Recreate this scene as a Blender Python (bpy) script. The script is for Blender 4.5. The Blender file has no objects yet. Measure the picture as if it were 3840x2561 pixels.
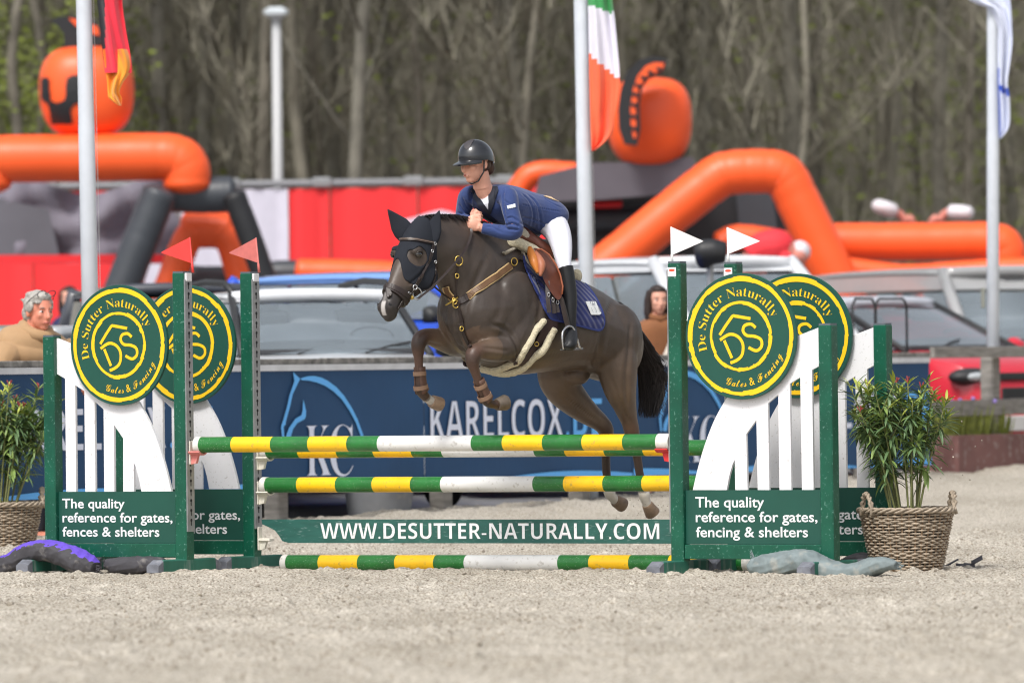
import bpy, bmesh, math, random
import numpy as np
from mathutils import Vector, Matrix
from mathutils.bvhtree import BVHTree
R = math.radians
SC = bpy.context.scene
COL = SC.collection
random.seed(7); RNG = np.random.default_rng(11)

# ------------------------------------------------------------------ camera
FPX = 29100.0; CW, CH = 3840.0, 2561.0; CAMZ = 1.30
PITCH = math.atan(90.5/FPX); ROLL = R(0.70)
K = CW/2351.0                      # photo measured on a 2351 px wide view
fwd = Vector((0, math.cos(PITCH), math.sin(PITCH)))
up0 = Vector((0, -math.sin(PITCH), math.cos(PITCH)))
Xv = Vector((1, 0, 0))
RV = Xv*math.cos(ROLL) - up0*math.sin(ROLL)
UV = Xv*math.sin(ROLL) + up0*math.cos(ROLL)
EYE = Vector((0, 0, CAMZ))
cd = bpy.data.cameras.new('camera'); cam = bpy.data.objects.new('camera', cd); COL.objects.link(cam)
M = Matrix((RV, UV, -fwd)).transposed().to_4x4(); M.translation = EYE; cam.matrix_world = M
cd.sensor_width = 36.0; cd.sensor_fit = 'HORIZONTAL'; cd.lens = 36.0*FPX/CW
cd.clip_start = 0.5; cd.clip_end = 3000
cd.dof.use_dof = True; cd.dof.focus_distance = 48.9; cd.dof.aperture_fstop = 3.2
SC.camera = cam

# ------------------------------------------------------------------ light: bright overcast
SUN_EL, SUN_AZ = 52.0, 205.0       # azimuth from +Y clockwise: behind the camera, a little to its left
w = bpy.data.worlds.new('World'); SC.world = w; w.use_nodes = True
nt = w.node_tree; nt.nodes.clear()
sky = nt.nodes.new('ShaderNodeTexSky'); sky.sky_type = 'NISHITA'; sky.sun_disc = False
sky.sun_elevation = R(SUN_EL); sky.sun_rotation = R(SUN_AZ); sky.dust_density = 4.0; sky.air_density = 1.0
hs = nt.nodes.new('ShaderNodeHueSaturation'); hs.inputs['Saturation'].default_value = 0.32
bg = nt.nodes.new('ShaderNodeBackground'); bg.inputs[1].default_value = 0.105
wo = nt.nodes.new('ShaderNodeOutputWorld')
nt.links.new(sky.outputs[0], hs.inputs['Color']); nt.links.new(hs.outputs[0], bg.inputs[0]); nt.links.new(bg.outputs[0], wo.inputs[0])
sl = bpy.data.lights.new('sun', 'SUN'); sl.energy = 1.5; sl.angle = R(12); sl.color = (1, .965, .91)
so = bpy.data.objects.new('sun', sl); COL.objects.link(so)
a_, e_ = R(SUN_AZ), R(SUN_EL)
sdir = Vector((math.sin(a_)*math.cos(e_), math.cos(a_)*math.cos(e_), math.sin(e_)))
so.rotation_euler = sdir.to_track_quat('Z', 'Y').to_euler()
SC.view_settings.view_transform = 'Standard'; SC.view_settings.look = 'None'
SC.view_settings.exposure = 0.71; SC.view_settings.gamma = 1.0; SC.view_settings.use_curve_mapping = False
SC.render.engine = 'CYCLES'; SC.cycles.max_bounces = 6; SC.cycles.use_denoising = True; SC.cycles.filter_width = 1.15

# ------------------------------------------------------------------ photo measurements -> places
def ray(u, v):
    return fwd + RV*((u*K-CW/2)/FPX) - UV*((v*K-CH/2)/FPX)
def P(u, v, Y):
    d = ray(u, v); return EYE + d*(Y/d.y)
def PZ(u, v, z=0.0):
    d = ray(u, v); return EYE + d*((z-CAMZ)/d.z)
class Plane:
    """vertical plane through o, along horizontal direction at angle (deg from +X towards +Y)"""
    def __init__(s, o, ang):
        s.o = Vector((o[0], o[1], 0)); s.d = Vector((math.cos(R(ang)), math.sin(R(ang)), 0))
        s.n = Vector((s.d.y, -s.d.x, 0))            # faces the camera
    def az(s, u, v):
        d = ray(u, v); t = (s.o-EYE).dot(s.n)/d.dot(s.n); p = EYE + d*t
        return ((p-s.o).dot(s.d), p.z)
    def pt(s, a, z, off=0.0):
        p = s.o + s.d*a + s.n*off; return Vector((p.x, p.y, z))
    def at(s, u, v, off=0.0):
        a, z = s.az(u, v); return s.pt(a, z, off)

# ------------------------------------------------------------------ materials
MATS = {}
def lin(c):
    return tuple(x/12.92 if x <= .04045 else ((x+.055)/1.055)**2.4 for x in c)
def rgb(r, g, b): return lin((r/255, g/255, b/255))
def mat(name, col, rough=.5, metal=0, var=0, vscale=8, bump=0, bscale=60, spec=.5, dirt=0, dscale=14, dcol=(.5, .46, .4), coat=0, trans=0, attr=None, stretch=None, sheen=0):
    if name in MATS: return MATS[name]
    m = bpy.data.materials.new(name); m.use_nodes = True; n = m.node_tree; N, Lk = n.nodes, n.links
    b = N['Principled BSDF']; b.inputs['Roughness'].default_value = rough; b.inputs['Metallic'].default_value = metal
    b.inputs['Specular IOR Level'].default_value = spec; b.inputs['Coat Weight'].default_value = coat
    if sheen: b.inputs['Sheen Weight'].default_value = sheen
    if trans: b.inputs['Transmission Weight'].default_value = trans
    tc = N.new('ShaderNodeTexCoord'); src = tc.outputs['Object']
    if stretch:
        mp = N.new('ShaderNodeMapping'); mp.inputs['Scale'].default_value = stretch; Lk.new(src, mp.inputs[0]); src = mp.outputs[0]
    def noise(sc, det=4):
        t = N.new('ShaderNodeTexNoise'); t.inputs['Scale'].default_value = sc; t.inputs['Detail'].default_value = det
        Lk.new(src, t.inputs['Vector']); return t.outputs['Fac']
    def ramp(fac, p0, p1):
        r = N.new('ShaderNodeMapRange'); r.inputs[1].default_value = p0; r.inputs[2].default_value = p1; Lk.new(fac, r.inputs[0]); return r.outputs[0]
    def mix(fac, A, B):
        x = N.new('ShaderNodeMix'); x.data_type = 'RGBA'
        if isinstance(fac, float): x.inputs[0].default_value = fac
        else: Lk.new(fac, x.inputs[0])
        for i, c in ((6, A), (7, B)):
            if isinstance(c, tuple): x.inputs[i].default_value = (*c[:3], 1)
            else: Lk.new(c, x.inputs[i])
        return x.outputs[2]
    c = tuple(col)
    if attr:
        at = N.new('ShaderNodeVertexColor'); at.layer_name = attr; c = at.outputs[0]
    if var:
        f = ramp(noise(vscale), .3, .7)
        if attr:
            g = N.new('ShaderNodeHueSaturation'); vr = N.new('ShaderNodeMapRange'); vr.inputs[3].default_value = 1-var; vr.inputs[4].default_value = 1+var
            Lk.new(f, vr.inputs[0]); Lk.new(vr.outputs[0], g.inputs['Value']); Lk.new(c, g.inputs['Color']); c = g.outputs[0]
        else:
            c = mix(f, tuple(x*(1-var) for x in col), tuple(min(1, x*(1+var)) for x in col))
    if dirt:
        c = mix(ramp(noise(dscale, 8), .62-dirt*.25, .80), c, tuple(dcol))
    if isinstance(c, tuple): b.inputs['Base Color'].default_value = (*c[:3], 1)
    else: Lk.new(c, b.inputs['Base Color'])
    if bump:
        bp = N.new('ShaderNodeBump'); bp.inputs['Strength'].default_value = bump; bp.inputs['Distance'].default_value = .01
        Lk.new(noise(bscale, 6), bp.inputs['Height']); Lk.new(bp.outputs[0], b.inputs['Normal'])
    MATS[name] = m; return m

# ------------------------------------------------------------------ mesh helpers
def frame(d, hint=Vector((0, 0, 1))):
    d = d.normalized()
    if abs(d.dot(hint)) > .97: hint = Vector((0, 1, 0)) if abs(d.y) < .9 else Vector((1, 0, 0))
    x = d.cross(hint).normalized(); y = x.cross(d).normalized(); return x, y, d
class MB:
    def __init__(s): s.v = []; s.f = []; s.m = []
    def add(s, vs, fs, mi=0):
        n = len(s.v); s.v += [Vector(q) for q in vs]; s.f += [tuple(n+i for i in f) for f in fs]; s.m += [mi]*len(fs); return s
    def box(s, c, ex, ey, ez, hx, hy, hz, bev=0, mi=0):
        c = Vector(c); ex, ey, ez = Vector(ex).normalized(), Vector(ey).normalized(), Vector(ez).normalized()
        if bev <= 0:
            vs = [c+ex*(hx*i)+ey*(hy*j)+ez*(hz*k) for k in (-1, 1) for j in (-1, 1) for i in (-1, 1)]
            return s.add(vs, [(0, 2, 3, 1), (4, 5, 7, 6), (0, 1, 5, 4), (2, 6, 7, 3), (0, 4, 6, 2), (1, 3, 7, 5)], mi)
        b = bev; rings = []
        for (k, q) in ((-1, b), (-1+b/hz, 0), (1-b/hz, 0), (1, b)):
            r = []
            X, Y = hx-q, hy-q
            for (i, j) in ((X-b, -Y), (X, -Y+b), (X, Y-b), (X-b, Y), (-X+b, Y), (-X, Y-b), (-X, -Y+b), (-X+b, -Y)):
                r.append(c+ex*i+ey*j+ez*(hz*k))
            rings.append(r)
        return s.loft(rings, mi=mi)
    def loft(s, rings, closed=True, caps=True, mi=0):
        n = len(rings[0]); vs = [q for r in rings for q in r]; fs = []
        for i in range(len(rings)-1):
            for j in range(n if closed else n-1):
                k = (j+1) % n; fs.append((i*n+j, i*n+k, (i+1)*n+k, (i+1)*n+j))
        if caps and closed: fs += [tuple(range(n-1, -1, -1)), tuple((len(rings)-1)*n+j for j in range(n))]
        return s.add(vs, fs, mi)
    def tube(s, pts, rad, n=10, flat=None, hint=Vector((0, 0, 1)), cap=True, mi=0):
        pts = [Vector(p) for p in pts]; N = len(pts)
        rad = [rad]*N if isinstance(rad, (int, float)) else list(rad)
        px = None; rings = []
        for i, p in enumerate(pts):
            t = (pts[min(i+1, N-1)]-pts[max(i-1, 0)])
            if t.length < 1e-9: t = Vector((0, 0, 1))
            t.normalize()
            if px is None: px, py, _ = frame(t, hint)
            else:
                px = (px - t*px.dot(t)).normalized()
            py = px.cross(t).normalized()
            ra, rb = (rad[i], rad[i]) if flat is None else (rad[i], rad[i]*flat)
            rings.append([p+px*(ra*math.cos(2*math.pi*j/n))+py*(rb*math.sin(2*math.pi*j/n)) for j in range(n)])
        return s.loft(rings, caps=cap, mi=mi)
    def ball(s, c, rx, ry=None, rz=None, ax=None, n=14, mi=0):
        ry = ry or rx; rz = rz or rx; c = Vector(c); ax = ax or (Vector((1, 0, 0)), Vector((0, 1, 0)), Vector((0, 0, 1)))
        rings = []
        for i in range(1, n):
            t = math.pi*i/n
            rings.append([c+ax[0]*(rx*math.sin(t)*math.cos(2*math.pi*j/(2*n)))+ax[1]*(ry*math.sin(t)*math.sin(2*math.pi*j/(2*n)))-ax[2]*(rz*math.cos(t)) for j in range(2*n)])
        k = len(s.v); s.loft(rings, caps=False, mi=mi)
        m = 2*n; b = len(s.v); s.v += [c-ax[2]*rz, c+ax[2]*rz]
        for j in range(m):
            s.f.append((k+(j+1) % m, k+j, b)); s.f.append((k+(n-2)*m+j, k+(n-2)*m+(j+1) % m, b+1)); s.m += [mi, mi]
        return s
    def prism(s, poly, fn, t0, t1, mi=0):
        """poly: list of (a,z); fn(a,z,off)->point; extruded between offsets"""
        n = len(poly)
        area = sum(poly[i][0]*poly[(i+1) % n][1]-poly[(i+1) % n][0]*poly[i][1] for i in range(n))
        if area < 0: poly = poly[::-1]
        vs = [fn(a, z, t0) for a, z in poly]+[fn(a, z, t1) for a, z in poly]
        fs = [tuple(range(n-1, -1, -1)), tuple(range(n, 2*n))]+[(i, (i+1) % n, n+(i+1) % n, n+i) for i in range(n)]
        return s.add(vs, fs, mi)
    def build(s, name, m, parent=None, smooth=False, angle=None, **props):
        me = bpy.data.meshes.new(name); vs = s.v
        off = Vector((0, 0, 0))
        if parent is not None:
            q = parent
            while q is not None: off += q.location; q = q.parent
        elif vs:
            A = np.array([tuple(q) for q in vs]); lo, hi = A.min(0), A.max(0); off = Vector(((lo[0]+hi[0])/2, (lo[1]+hi[1])/2, lo[2]))
        me.from_pydata([tuple(q-off) for q in vs], [], s.f)
        ms = m if isinstance(m, (list, tuple)) else [m]
        for q in ms: me.materials.append(q)
        if len(ms) > 1: me.polygons.foreach_set('material_index', s.m)
        bm = bmesh.new(); bm.from_mesh(me); bmesh.ops.recalc_face_normals(bm, faces=bm.faces); bm.to_mesh(me); bm.free()
        if smooth:
            me.polygons.foreach_set('use_smooth', [True]*len(me.polygons))
            if angle: me.set_sharp_from_angle(angle=R(angle))
        me.update()
        o = bpy.data.objects.new(name, me); COL.objects.link(o)
        if parent is not None: o.parent = parent
        else: o.location = off
        for k_, v_ in props.items(): o[k_] = v_
        return o
def thing(name, loc, label, cat, group=None):
    o = bpy.data.objects.new(name, None); COL.objects.link(o); o.location = loc; o.empty_display_size = .1
    o['label'] = label; o['category'] = cat
    if group: o['group'] = group
    return o
def tag(o, label, cat, group=None, kind=None):
    o['label'] = label; o['category'] = cat
    if group: o['group'] = group
    if kind: o['kind'] = kind
    return o
def copy_tree(o, parent=None):
    c = o.copy(); COL.objects.link(c); c.parent = parent
    for ch in list(o.children): copy_tree(ch, c)
    return c
def mesh_obj(name, me, m, parent=None):
    o = bpy.data.objects.new(name, me); COL.objects.link(o); me.materials.clear(); me.materials.append(m)
    if parent is not None:
        o.parent = parent; q = parent; off = Vector((0, 0, 0))
        while q is not None: off += q.location; q = q.parent
        me.transform(Matrix.Translation(-off))
    return o
TMPS = bpy.data.scenes.new('workbench')      # scratch scene for evaluating modifiers and lettering
def evald(o):
    TMPS.collection.objects.link(o); vl = TMPS.view_layers[0]; vl.update(); dg = vl.depsgraph; dg.update()
    return bpy.data.meshes.new_from_object(o.evaluated_get(dg))
def fuse(mb, voxel=.01, smooth=6, factor=.5, flat=False):
    """union of closed shapes as one continuous skin (world coordinates)"""
    me = bpy.data.meshes.new('tmp'); me.from_pydata([tuple(q) for q in mb.v], [], mb.f)
    bm = bmesh.new(); bm.from_mesh(me); bmesh.ops.recalc_face_normals(bm, faces=bm.faces); bm.to_mesh(me); bm.free()
    o = bpy.data.objects.new('tmp', me)
    r = o.modifiers.new('r', 'REMESH'); r.mode = 'VOXEL'; r.voxel_size = voxel
    if smooth:
        s_ = o.modifiers.new('s', 'SMOOTH'); s_.iterations = smooth; s_.factor = factor
    res = evald(o)
    bpy.data.objects.remove(o); bpy.data.meshes.remove(me)
    res.polygons.foreach_set('use_smooth', [True]*len(res.polygons)); return res
def puff(me, fn_):
    """push every vertex along its normal by fn_(x, y, z arrays)"""
    n = len(me.vertices); co = np.empty(n*3); me.vertices.foreach_get('co', co); nr = np.empty(n*3); me.vertex_normals.foreach_get('vector', nr)
    co = co.reshape(-1, 3); co += nr.reshape(-1, 3)*fn_(co[:, 0], co[:, 1], co[:, 2])[:, None]; me.vertices.foreach_set('co', co.ravel()); me.update()
from mathutils.kdtree import KDTree
def groove(me, lines, depth, width):
    """press soft creases into a skin along surface lines (lists of points)"""
    n = len(me.vertices); co = np.empty(n*3); me.vertices.foreach_get('co', co); nr = np.empty(n*3); me.vertex_normals.foreach_get('vector', nr)
    co = co.reshape(-1, 3); nr = nr.reshape(-1, 3)
    for pts, dp, wd in lines:
        P_ = np.array([tuple(p) for p in pts]); N_ = len(P_); kd = KDTree(N_)
        for i, p in enumerate(pts): kd.insert(p, i)
        kd.balance(); lo, hi = P_.min(0)-wd*3.2, P_.max(0)+wd*3.2
        for i in np.nonzero(((co > lo) & (co < hi)).all(1))[0]:
            _, j, d = kd.find(co[i])
            if d < wd*3: co[i] += nr[i]*depth*dp*(-math.exp(-(d/wd)**2)+.35*math.exp(-((d-1.7*wd)/wd)**2))*min(1, 6*(j+1)/N_, 6*(N_-j)/N_)
    me.vertices.foreach_set('co', co.ravel()); me.update()
def bvh_of(me):
    bm = bmesh.new(); bm.from_mesh(me); t = BVHTree.FromBMesh(bm); bm.free(); return t
def cr(pts, n=8, closed=False):
    """catmull-rom through points (any tuple length)"""
    pts = [np.array(p, float) for p in pts]; out = []; N = len(pts)
    for i in range(N if closed else N-1):
        g = (lambda j: pts[j % N]) if closed else (lambda j: pts[min(max(j, 0), N-1)])
        p0, p1, p2, p3 = g(i-1), g(i), g(i+1), g(i+2)
        for k in range(n):
            t = k/n
            out.append(.5*((2*p1)+(p2-p0)*t+(2*p0-5*p1+4*p2-p3)*t*t+(3*p1-p0-3*p2+p3)*t**3))
    if not closed: out.append(pts[-1])
    return out
# lettering: the built-in font; serif, script and bold faces are its mathematical alphabets
def face(s, kind):
    U, L = dict(serif=(0x1D400, 0x1D41A), script=(0x1D4D0, 0x1D4EA), bold=(0x1D5D4, 0x1D5EE), ital=(0x1D468, 0x1D482))[kind]
    return ''.join(chr(U+ord(c)-65) if 'A' <= c <= 'Z' else chr(L+ord(c)-97) if 'a' <= c <= 'z' else c for c in s)
_tc = {}
def glyphs(s, off=0.0):
    """2-D triangles of a line of lettering, baseline at 0, size 1: (verts, faces)"""
    k_ = (s, off)
    if k_ in _tc: return _tc[k_]
    c = bpy.data.curves.new('tmp', 'FONT'); c.body = s; c.offset = off; c.resolution_u = 4; c.fill_mode = 'FRONT'
    o = bpy.data.objects.new('tmp', c); me = evald(o)
    vs = [(q.co.x, q.co.y) for q in me.vertices]; fs = [tuple(p.vertices) for p in me.polygons]
    bpy.data.objects.remove(o); bpy.data.curves.remove(c); bpy.data.meshes.remove(me)
    _tc[k_] = (vs, fs); return _tc[k_]
def line_text(mb, s, fn, a0, a1, zb, zt, off=0.0, lift=.003, mi=0, ref='H'):
    """fit string into a0..a1 with baseline zb and cap height zt"""
    vs, fs = glyphs(s, off)
    x0, x1 = min(q[0] for q in vs), max(q[0] for q in vs)
    rv, _ = glyphs(ref, off); h = max(q[1] for q in rv)-min(q[1] for q in rv)
    sx = (a1-a0)/(x1-x0); sz = (zt-zb)/h
    mb.add([fn(a0+(x-x0)*sx, zb+y*sz, lift) for x, y in vs], fs, mi)

# ================================================================== ground
FEN_A, FEN_B = P(50, 900, 55.0), P(2120, 900, 67.5)
FEN = Plane(FEN_A, math.degrees(math.atan2(FEN_B.y-FEN_A.y, FEN_B.x-FEN_A.x)))
_VN = {}
def rise(y):                      # the ground climbs a little towards the fence
    y = np.asarray(y, float); t = np.clip((y-50.5)/18.5, 0, 1); return .30*t*(1-.35*(1-t))
def vnoise(x, y, seed):
    n = 512
    if seed not in _VN: _VN[seed] = np.random.default_rng(seed).random((n, n))
    g = _VN[seed]
    xi = np.floor(x).astype(int); yi = np.floor(y).astype(int); fx = x-xi; fy = y-yi
    fx = fx*fx*(3-2*fx); fy = fy*fy*(3-2*fy)
    a, b, c, d = g[xi % n, yi % n], g[(xi+1) % n, yi % n], g[xi % n, (yi+1) % n], g[(xi+1) % n, (yi+1) % n]
    return (a*(1-fx)+b*fx)*(1-fy)+(c*(1-fx)+d*fx)*fy
def sand_h(x, y):
    big = (vnoise(x*1.1+40, y*.9, 1)-.5)*.022 + (vnoise(x*3.7, y*3.1+9, 2)-.5)*.020
    n1 = vnoise(x*24, y*16+3, 3); n2 = vnoise(x*52+7, y*34, 4); n3 = vnoise(x*11+70, y*8, 5)
    clump = np.maximum(0, n1-.50)*.027 + np.maximum(0, n2-.48)*.018 + np.maximum(0, n3-.5)*.028
    dist = (x-FEN.o.x)*FEN.n.x + (y-FEN.o.y)*FEN.n.y
    rim = np.exp(-(dist/1.1)**2)*.06*(.4+vnoise(x*2.2, y*2.2, 6))
    return big + clump - .012 + rim + rise(y)
xs = np.concatenate([np.linspace(-60, -6, 12), np.linspace(-5, 5, 660), np.linspace(6, 60, 12)])
ys = np.concatenate([np.linspace(-12, 27, 14), np.linspace(28.5, 56, 560), np.linspace(56.2, 86, 130)])
gx, gy = np.meshgrid(xs, ys, indexing='ij'); gz = sand_h(gx, gy)
nx, ny = gx.shape
rp = np.random.default_rng(77)
for k in range(520):               # hoof prints
    py = 31+23*rp.random(); px = rp.uniform(-.07, .07)*py; i0, i1 = np.searchsorted(xs, [px-.2, px+.2]); j0, j1 = np.searchsorted(ys, [py-.25, py+.25])
    if i1 <= i0 or j1 <= j0: continue
    d = np.hypot((gx[i0:i1, j0:j1]-px)/1.0, (gy[i0:i1, j0:j1]-py)/1.15); dp = rp.uniform(.010, .026); rr0 = rp.uniform(.055, .075)
    gz[i0:i1, j0:j1] += -dp*np.exp(-(d/rr0)**4)+dp*.75*np.exp(-((d-rr0*1.5)/.03)**2)
ii, jj = np.meshgrid(np.arange(nx-1), np.arange(ny-1), indexing='ij'); i0 = (ii*ny+jj).ravel()
quad = np.stack([i0, i0+ny, i0+ny+1, i0+1], 1)
cx, cy = gx.ravel()[quad].mean(1), gy.ravel()[quad].mean(1)
quad = quad[((cx-FEN.o.x)*FEN.n.x+(cy-FEN.o.y)*FEN.n.y) > -.35]
me = bpy.data.meshes.new('arena_sand')
co = np.stack([gx.ravel(), gy.ravel(), gz.ravel()], 1)
used = np.unique(quad); remap = np.full(len(co), -1); remap[used] = np.arange(len(used)); co = co[used]; quad = remap[quad]
me.vertices.add(len(co)); me.vertices.foreach_set('co', co.ravel())
me.loops.add(len(quad)*4); me.loops.foreach_set('vertex_index', quad.ravel())
me.polygons.add(len(quad)); me.polygons.foreach_set('loop_start', np.arange(len(quad))*4); me.polygons.foreach_set('loop_total', np.full(len(quad), 4))
me.update(); me.validate(); me.polygons.foreach_set('use_smooth', [True]*len(quad))
def sand_mat():
    m = bpy.data.materials.new('sand'); m.use_nodes = True; N, Lk = m.node_tree.nodes, m.node_tree.links
    b = N['Principled BSDF']; b.inputs['Roughness'].default_value = .95; b.inputs['Specular IOR Level'].default_value = .15
    ge = N.new('ShaderNodeNewGeometry')
    def noise(sc, det=5, st=(1, 1, 1)):
        mp = N.new('ShaderNodeMapping'); mp.inputs['Scale'].default_value = st; Lk.new(ge.outputs['Position'], mp.inputs[0])
        t = N.new('ShaderNodeTexNoise'); t.inputs['Scale'].default_value = sc; t.inputs['Detail'].default_value = det; Lk.new(mp.outputs[0], t.inputs['Vector']); return t.outputs['Fac']
    def rmp(f, stops):
        r = N.new('ShaderNodeValToRGB'); e = r.color_ramp.elements
        while len(e) < len(stops): e.new(.5)
        for q, (p, c) in zip(e, stops): q.position = p; q.color = (*c, 1)
        Lk.new(f, r.inputs[0]); return r.outputs[0]
    c1 = rmp(noise(70, 6, (1, .55, 1)), [(.31, (.15, .125, .10)), (.43, (.37, .335, .285)), (.56, (.50, .465, .405)), (.72, (.68, .65, .60))])
    c2 = rmp(noise(1.4, 4, (1, .35, 1)), [(.3, (.84, .82, .78)), (.7, (1.10, 1.09, 1.07))])
    mx = N.new('ShaderNodeMix'); mx.data_type = 'RGBA'; mx.blend_type = 'MULTIPLY'; mx.inputs[0].default_value = 1
    Lk.new(c1, mx.inputs[6]); Lk.new(c2, mx.inputs[7]); Lk.new(mx.outputs[2], b.inputs['Base Color'])
    bp = N.new('ShaderNodeBump'); bp.inputs['Strength'].default_value = .7; bp.inputs['Distance'].default_value = .012
    Lk.new(noise(130, 6, (1, .6, 1)), bp.inputs['Height']); Lk.new(bp.outputs[0], b.inputs['Normal'])
    return m
SAND = sand_mat(); me.materials.append(SAND)
sand = bpy.data.objects.new('arena_sand', me); COL.objects.link(sand); sand['kind'] = 'structure'
# loose clods thrown up by hooves
def ico():
    bm = bmesh.new(); bmesh.ops.create_icosphere(bm, subdivisions=1, radius=1); v = [q.co.copy() for q in bm.verts]; f = [tuple(x.index for x in p.verts) for p in bm.faces]; bm.free(); return v, f
IV, IF = ico()
mb = MB()
CY = 30+26*RNG.random(5200)**.9; CX = RNG.uniform(-.072, .072, 5200)*CY; CZ = sand_h(CX, CY)
for i in range(5200):
    x, y, z = float(CX[i]), float(CY[i]), float(CZ[i]); r = .0045+.011*random.random()**3.5
    q = Matrix.Rotation(random.random()*6, 3, 'Z') @ Matrix.Rotation(random.random()*6, 3, 'X')
    sc = Vector((random.uniform(.7, 1.5), random.uniform(.7, 1.4), random.uniform(.5, .9)))
    mb.add([Vector((x, y, z+r*.35))+q@Vector((k.x*sc.x, k.y*sc.y, k.z*sc.z))*(r*random.uniform(.8, 1.15)) for k in IV], IF)
CLOD = mat('clod', (.33, .295, .245), .95, var=.35, vscale=9, spec=.1)
mb.build('sand_clods', CLOD, kind='stuff', label='loose clods of sand lying all over the arena', category='sand')
ASPH = mat('asphalt', (.16, .16, .165), .9, var=.2, vscale=3, bump=.3, bscale=200)
gy_ = [-300, 20, 50, 52, 54, 56, 58, 60, 62, 64, 66, 68, 70, 100, 300, 1500]
MB().add([(x, y, float(rise(y))-.06) for y in gy_ for x in (-900, 900)], [(2*i, 2*i+1, 2*i+3, 2*i+2) for i in range(len(gy_)-1)]).build('ground', ASPH, kind='structure')

# ================================================================== the oxer
FP = Plane(P(998, 1018, 49.0), -31.0)
def shifted(pl, d): return Plane(pl.o-pl.n*d, -31.0)
PLF = FP.at(425, 1300); PRF = FP.at(1563, 1300)
BL, BR = shifted(FP, .77), shifted(FP, .72)
PLB = BL.at(580, 1300); PRB = BR.at(1692, 1300)
BP = Plane(PLB, math.degrees(math.atan2(PRB.y-PLB.y, PRB.x-PLB.x)))
W_RF, W_LF = Plane(PRF, -30.0), Plane(PLF, -33.5)
W_RB, W_LB = Plane(PRB, -30.0), Plane(PLB, -33.5)
G_POST = mat('green_paint_post', rgb(11, 82, 62), .36, var=.22, vscale=5, dirt=.06, dscale=60, dcol=(.20, .38, .32), bump=.05, bscale=40)
G_PANEL = mat('green_paint_panel', rgb(24, 78, 66), .45, var=.06, vscale=5, dirt=.0, dscale=30, dcol=(.3, .42, .38))
G_FOOT = mat('green_paint_worn', rgb(40, 104, 88), .6, var=.2, vscale=10, dirt=.30, dscale=16, dcol=(.26, .31, .29), stretch=(1, 1, .25))
CAPGREY = mat('grey_rubber_cap', (.16, .17, .20), .7, var=.25, vscale=20, dirt=.2, dcol=(.3, .3, .31))
WHITE = mat('white_board', (.80, .80, .83), .4, var=.03, vscale=4, dirt=.02, dscale=60, dcol=(.35, .33, .3))
YEL = mat('yellow_print', rgb(250, 200, 24), .5, var=.05)
WTXT = mat('white_print', (.84, .85, .87), .5, dirt=.03, dscale=40, dcol=(.2, .35, .3))
METAL = mat('galvanised', (.36, .37, .38), .45, metal=.7, var=.15, vscale=15)
DARK = mat('dark_hole', (.012, .012, .014), .8)
BLKCAP = mat('post_cap', (.10, .12, .14), .5)
RED_ST = mat('sticker_red', rgb(222, 80, 50), .5)
def r5(x, y): return (1469.4+.3125*x, 489.8+.3125*y)
def r6(x, y): return (1469.4+.3125*x, 918.4+.3125*y)
def r4(x, y): return (.28646*x, 949.0+.28646*y)
FAN = [W_RF.az(*r5(x, y)) for x, y in [tuple(q) for q in cr([(393, 2031), (430, 1871), (480, 1701), (545, 1531), (620, 1391), (700, 1270), (850, 1100), (1000, 990), (1170, 897)], 4)] +
       [(1336, 832), (1336, 1112), (1268, 1150), (1280, 2031), (1195, 2031), (1182, 1203), (1105, 1250), (1117, 2031), (1030, 2031), (1020, 1330), (945, 1395), (955, 2031), (870, 2031), (860, 1516), (785, 1621), (795, 2031), (705, 2031), (701, 1808), (685, 1840), (660, 1930), (642, 2031)]]
DC = W_RF.az(1710, 772); DR = (W_RF.az(1710, 627)[1]-W_RF.az(1710, 917)[1])/2
A_END = W_RF.az(1903.5, 1000)[0]; Z_IN = W_RF.az(1563, 603.9)[1]; Z_END = W_RF.az(1903, 746)[1]
Z_P0, Z_P1 = W_RF.az(1740, 1249.7)[1], W_RF.az(1740, 1124.6)[1]; Z_R0 = W_RF.az(1740, 1283)[1]
def stroke(mb, pts, wd, fn, lift, mi=0):
    pts = [Vector((p[0], p[1])) for p in pts]; L_, R_ = [], []
    for i, p in enumerate(pts):
        t = (pts[min(i+1, len(pts)-1)]-pts[max(i-1, 0)]).normalized(); n = Vector((-t.y, t.x))
        ww = wd[i] if isinstance(wd, (list, tuple)) else wd
        L_.append(p+n*ww/2); R_.append(p-n*ww/2)
    k = len(pts); mb.add([fn(q.x, q.y, lift) for q in L_+R_], [(i, i+1, k+i+1, k+i) for i in range(k-1)], mi)
def arc_text(mb, s, kind, ang0, ang1, rb, h, fn, off, lift, cw=True):
    adv = []; full = face(s, kind) if kind else s
    ws = []
    for c, g in zip(s, full):
        if c == ' ': ws.append((None, .28)); continue
        vs, fs = glyphs(g, off); ws.append(((vs, fs), max(q[0] for q in vs)-min(q[0] for q in vs)+.075))
    tot = sum(q[1] for q in ws); cur = 0; H = glyphs(face('H', kind) if kind else 'H', off)[0]; hh = max(q[1] for q in H)
    sc = h/hh
    for g, wd in ws:
        mid = cur+wd/2; cur += wd
        if g is None: continue
        a = R(ang0+(ang1-ang0)*mid/tot); vs, fs = g; xm = (max(q[0] for q in vs)+min(q[0] for q in vs))/2
        span = abs(R(ang1-ang0))*(rb+h*.4 if cw else rb-h*.4)/tot
        out = []
        for x, y in vs:
            lx, ly = (x-xm)*span, y*sc
            if cw: q = (math.cos(a)*(rb+ly)+math.sin(a)*lx, math.sin(a)*(rb+ly)-math.cos(a)*lx)
            else: q = (math.cos(a)*(rb-ly)-math.sin(a)*lx, math.sin(a)*(rb-ly)+math.cos(a)*lx)
            out.append(fn(q[0], q[1], lift))
        mb.add(out, fs)
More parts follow.
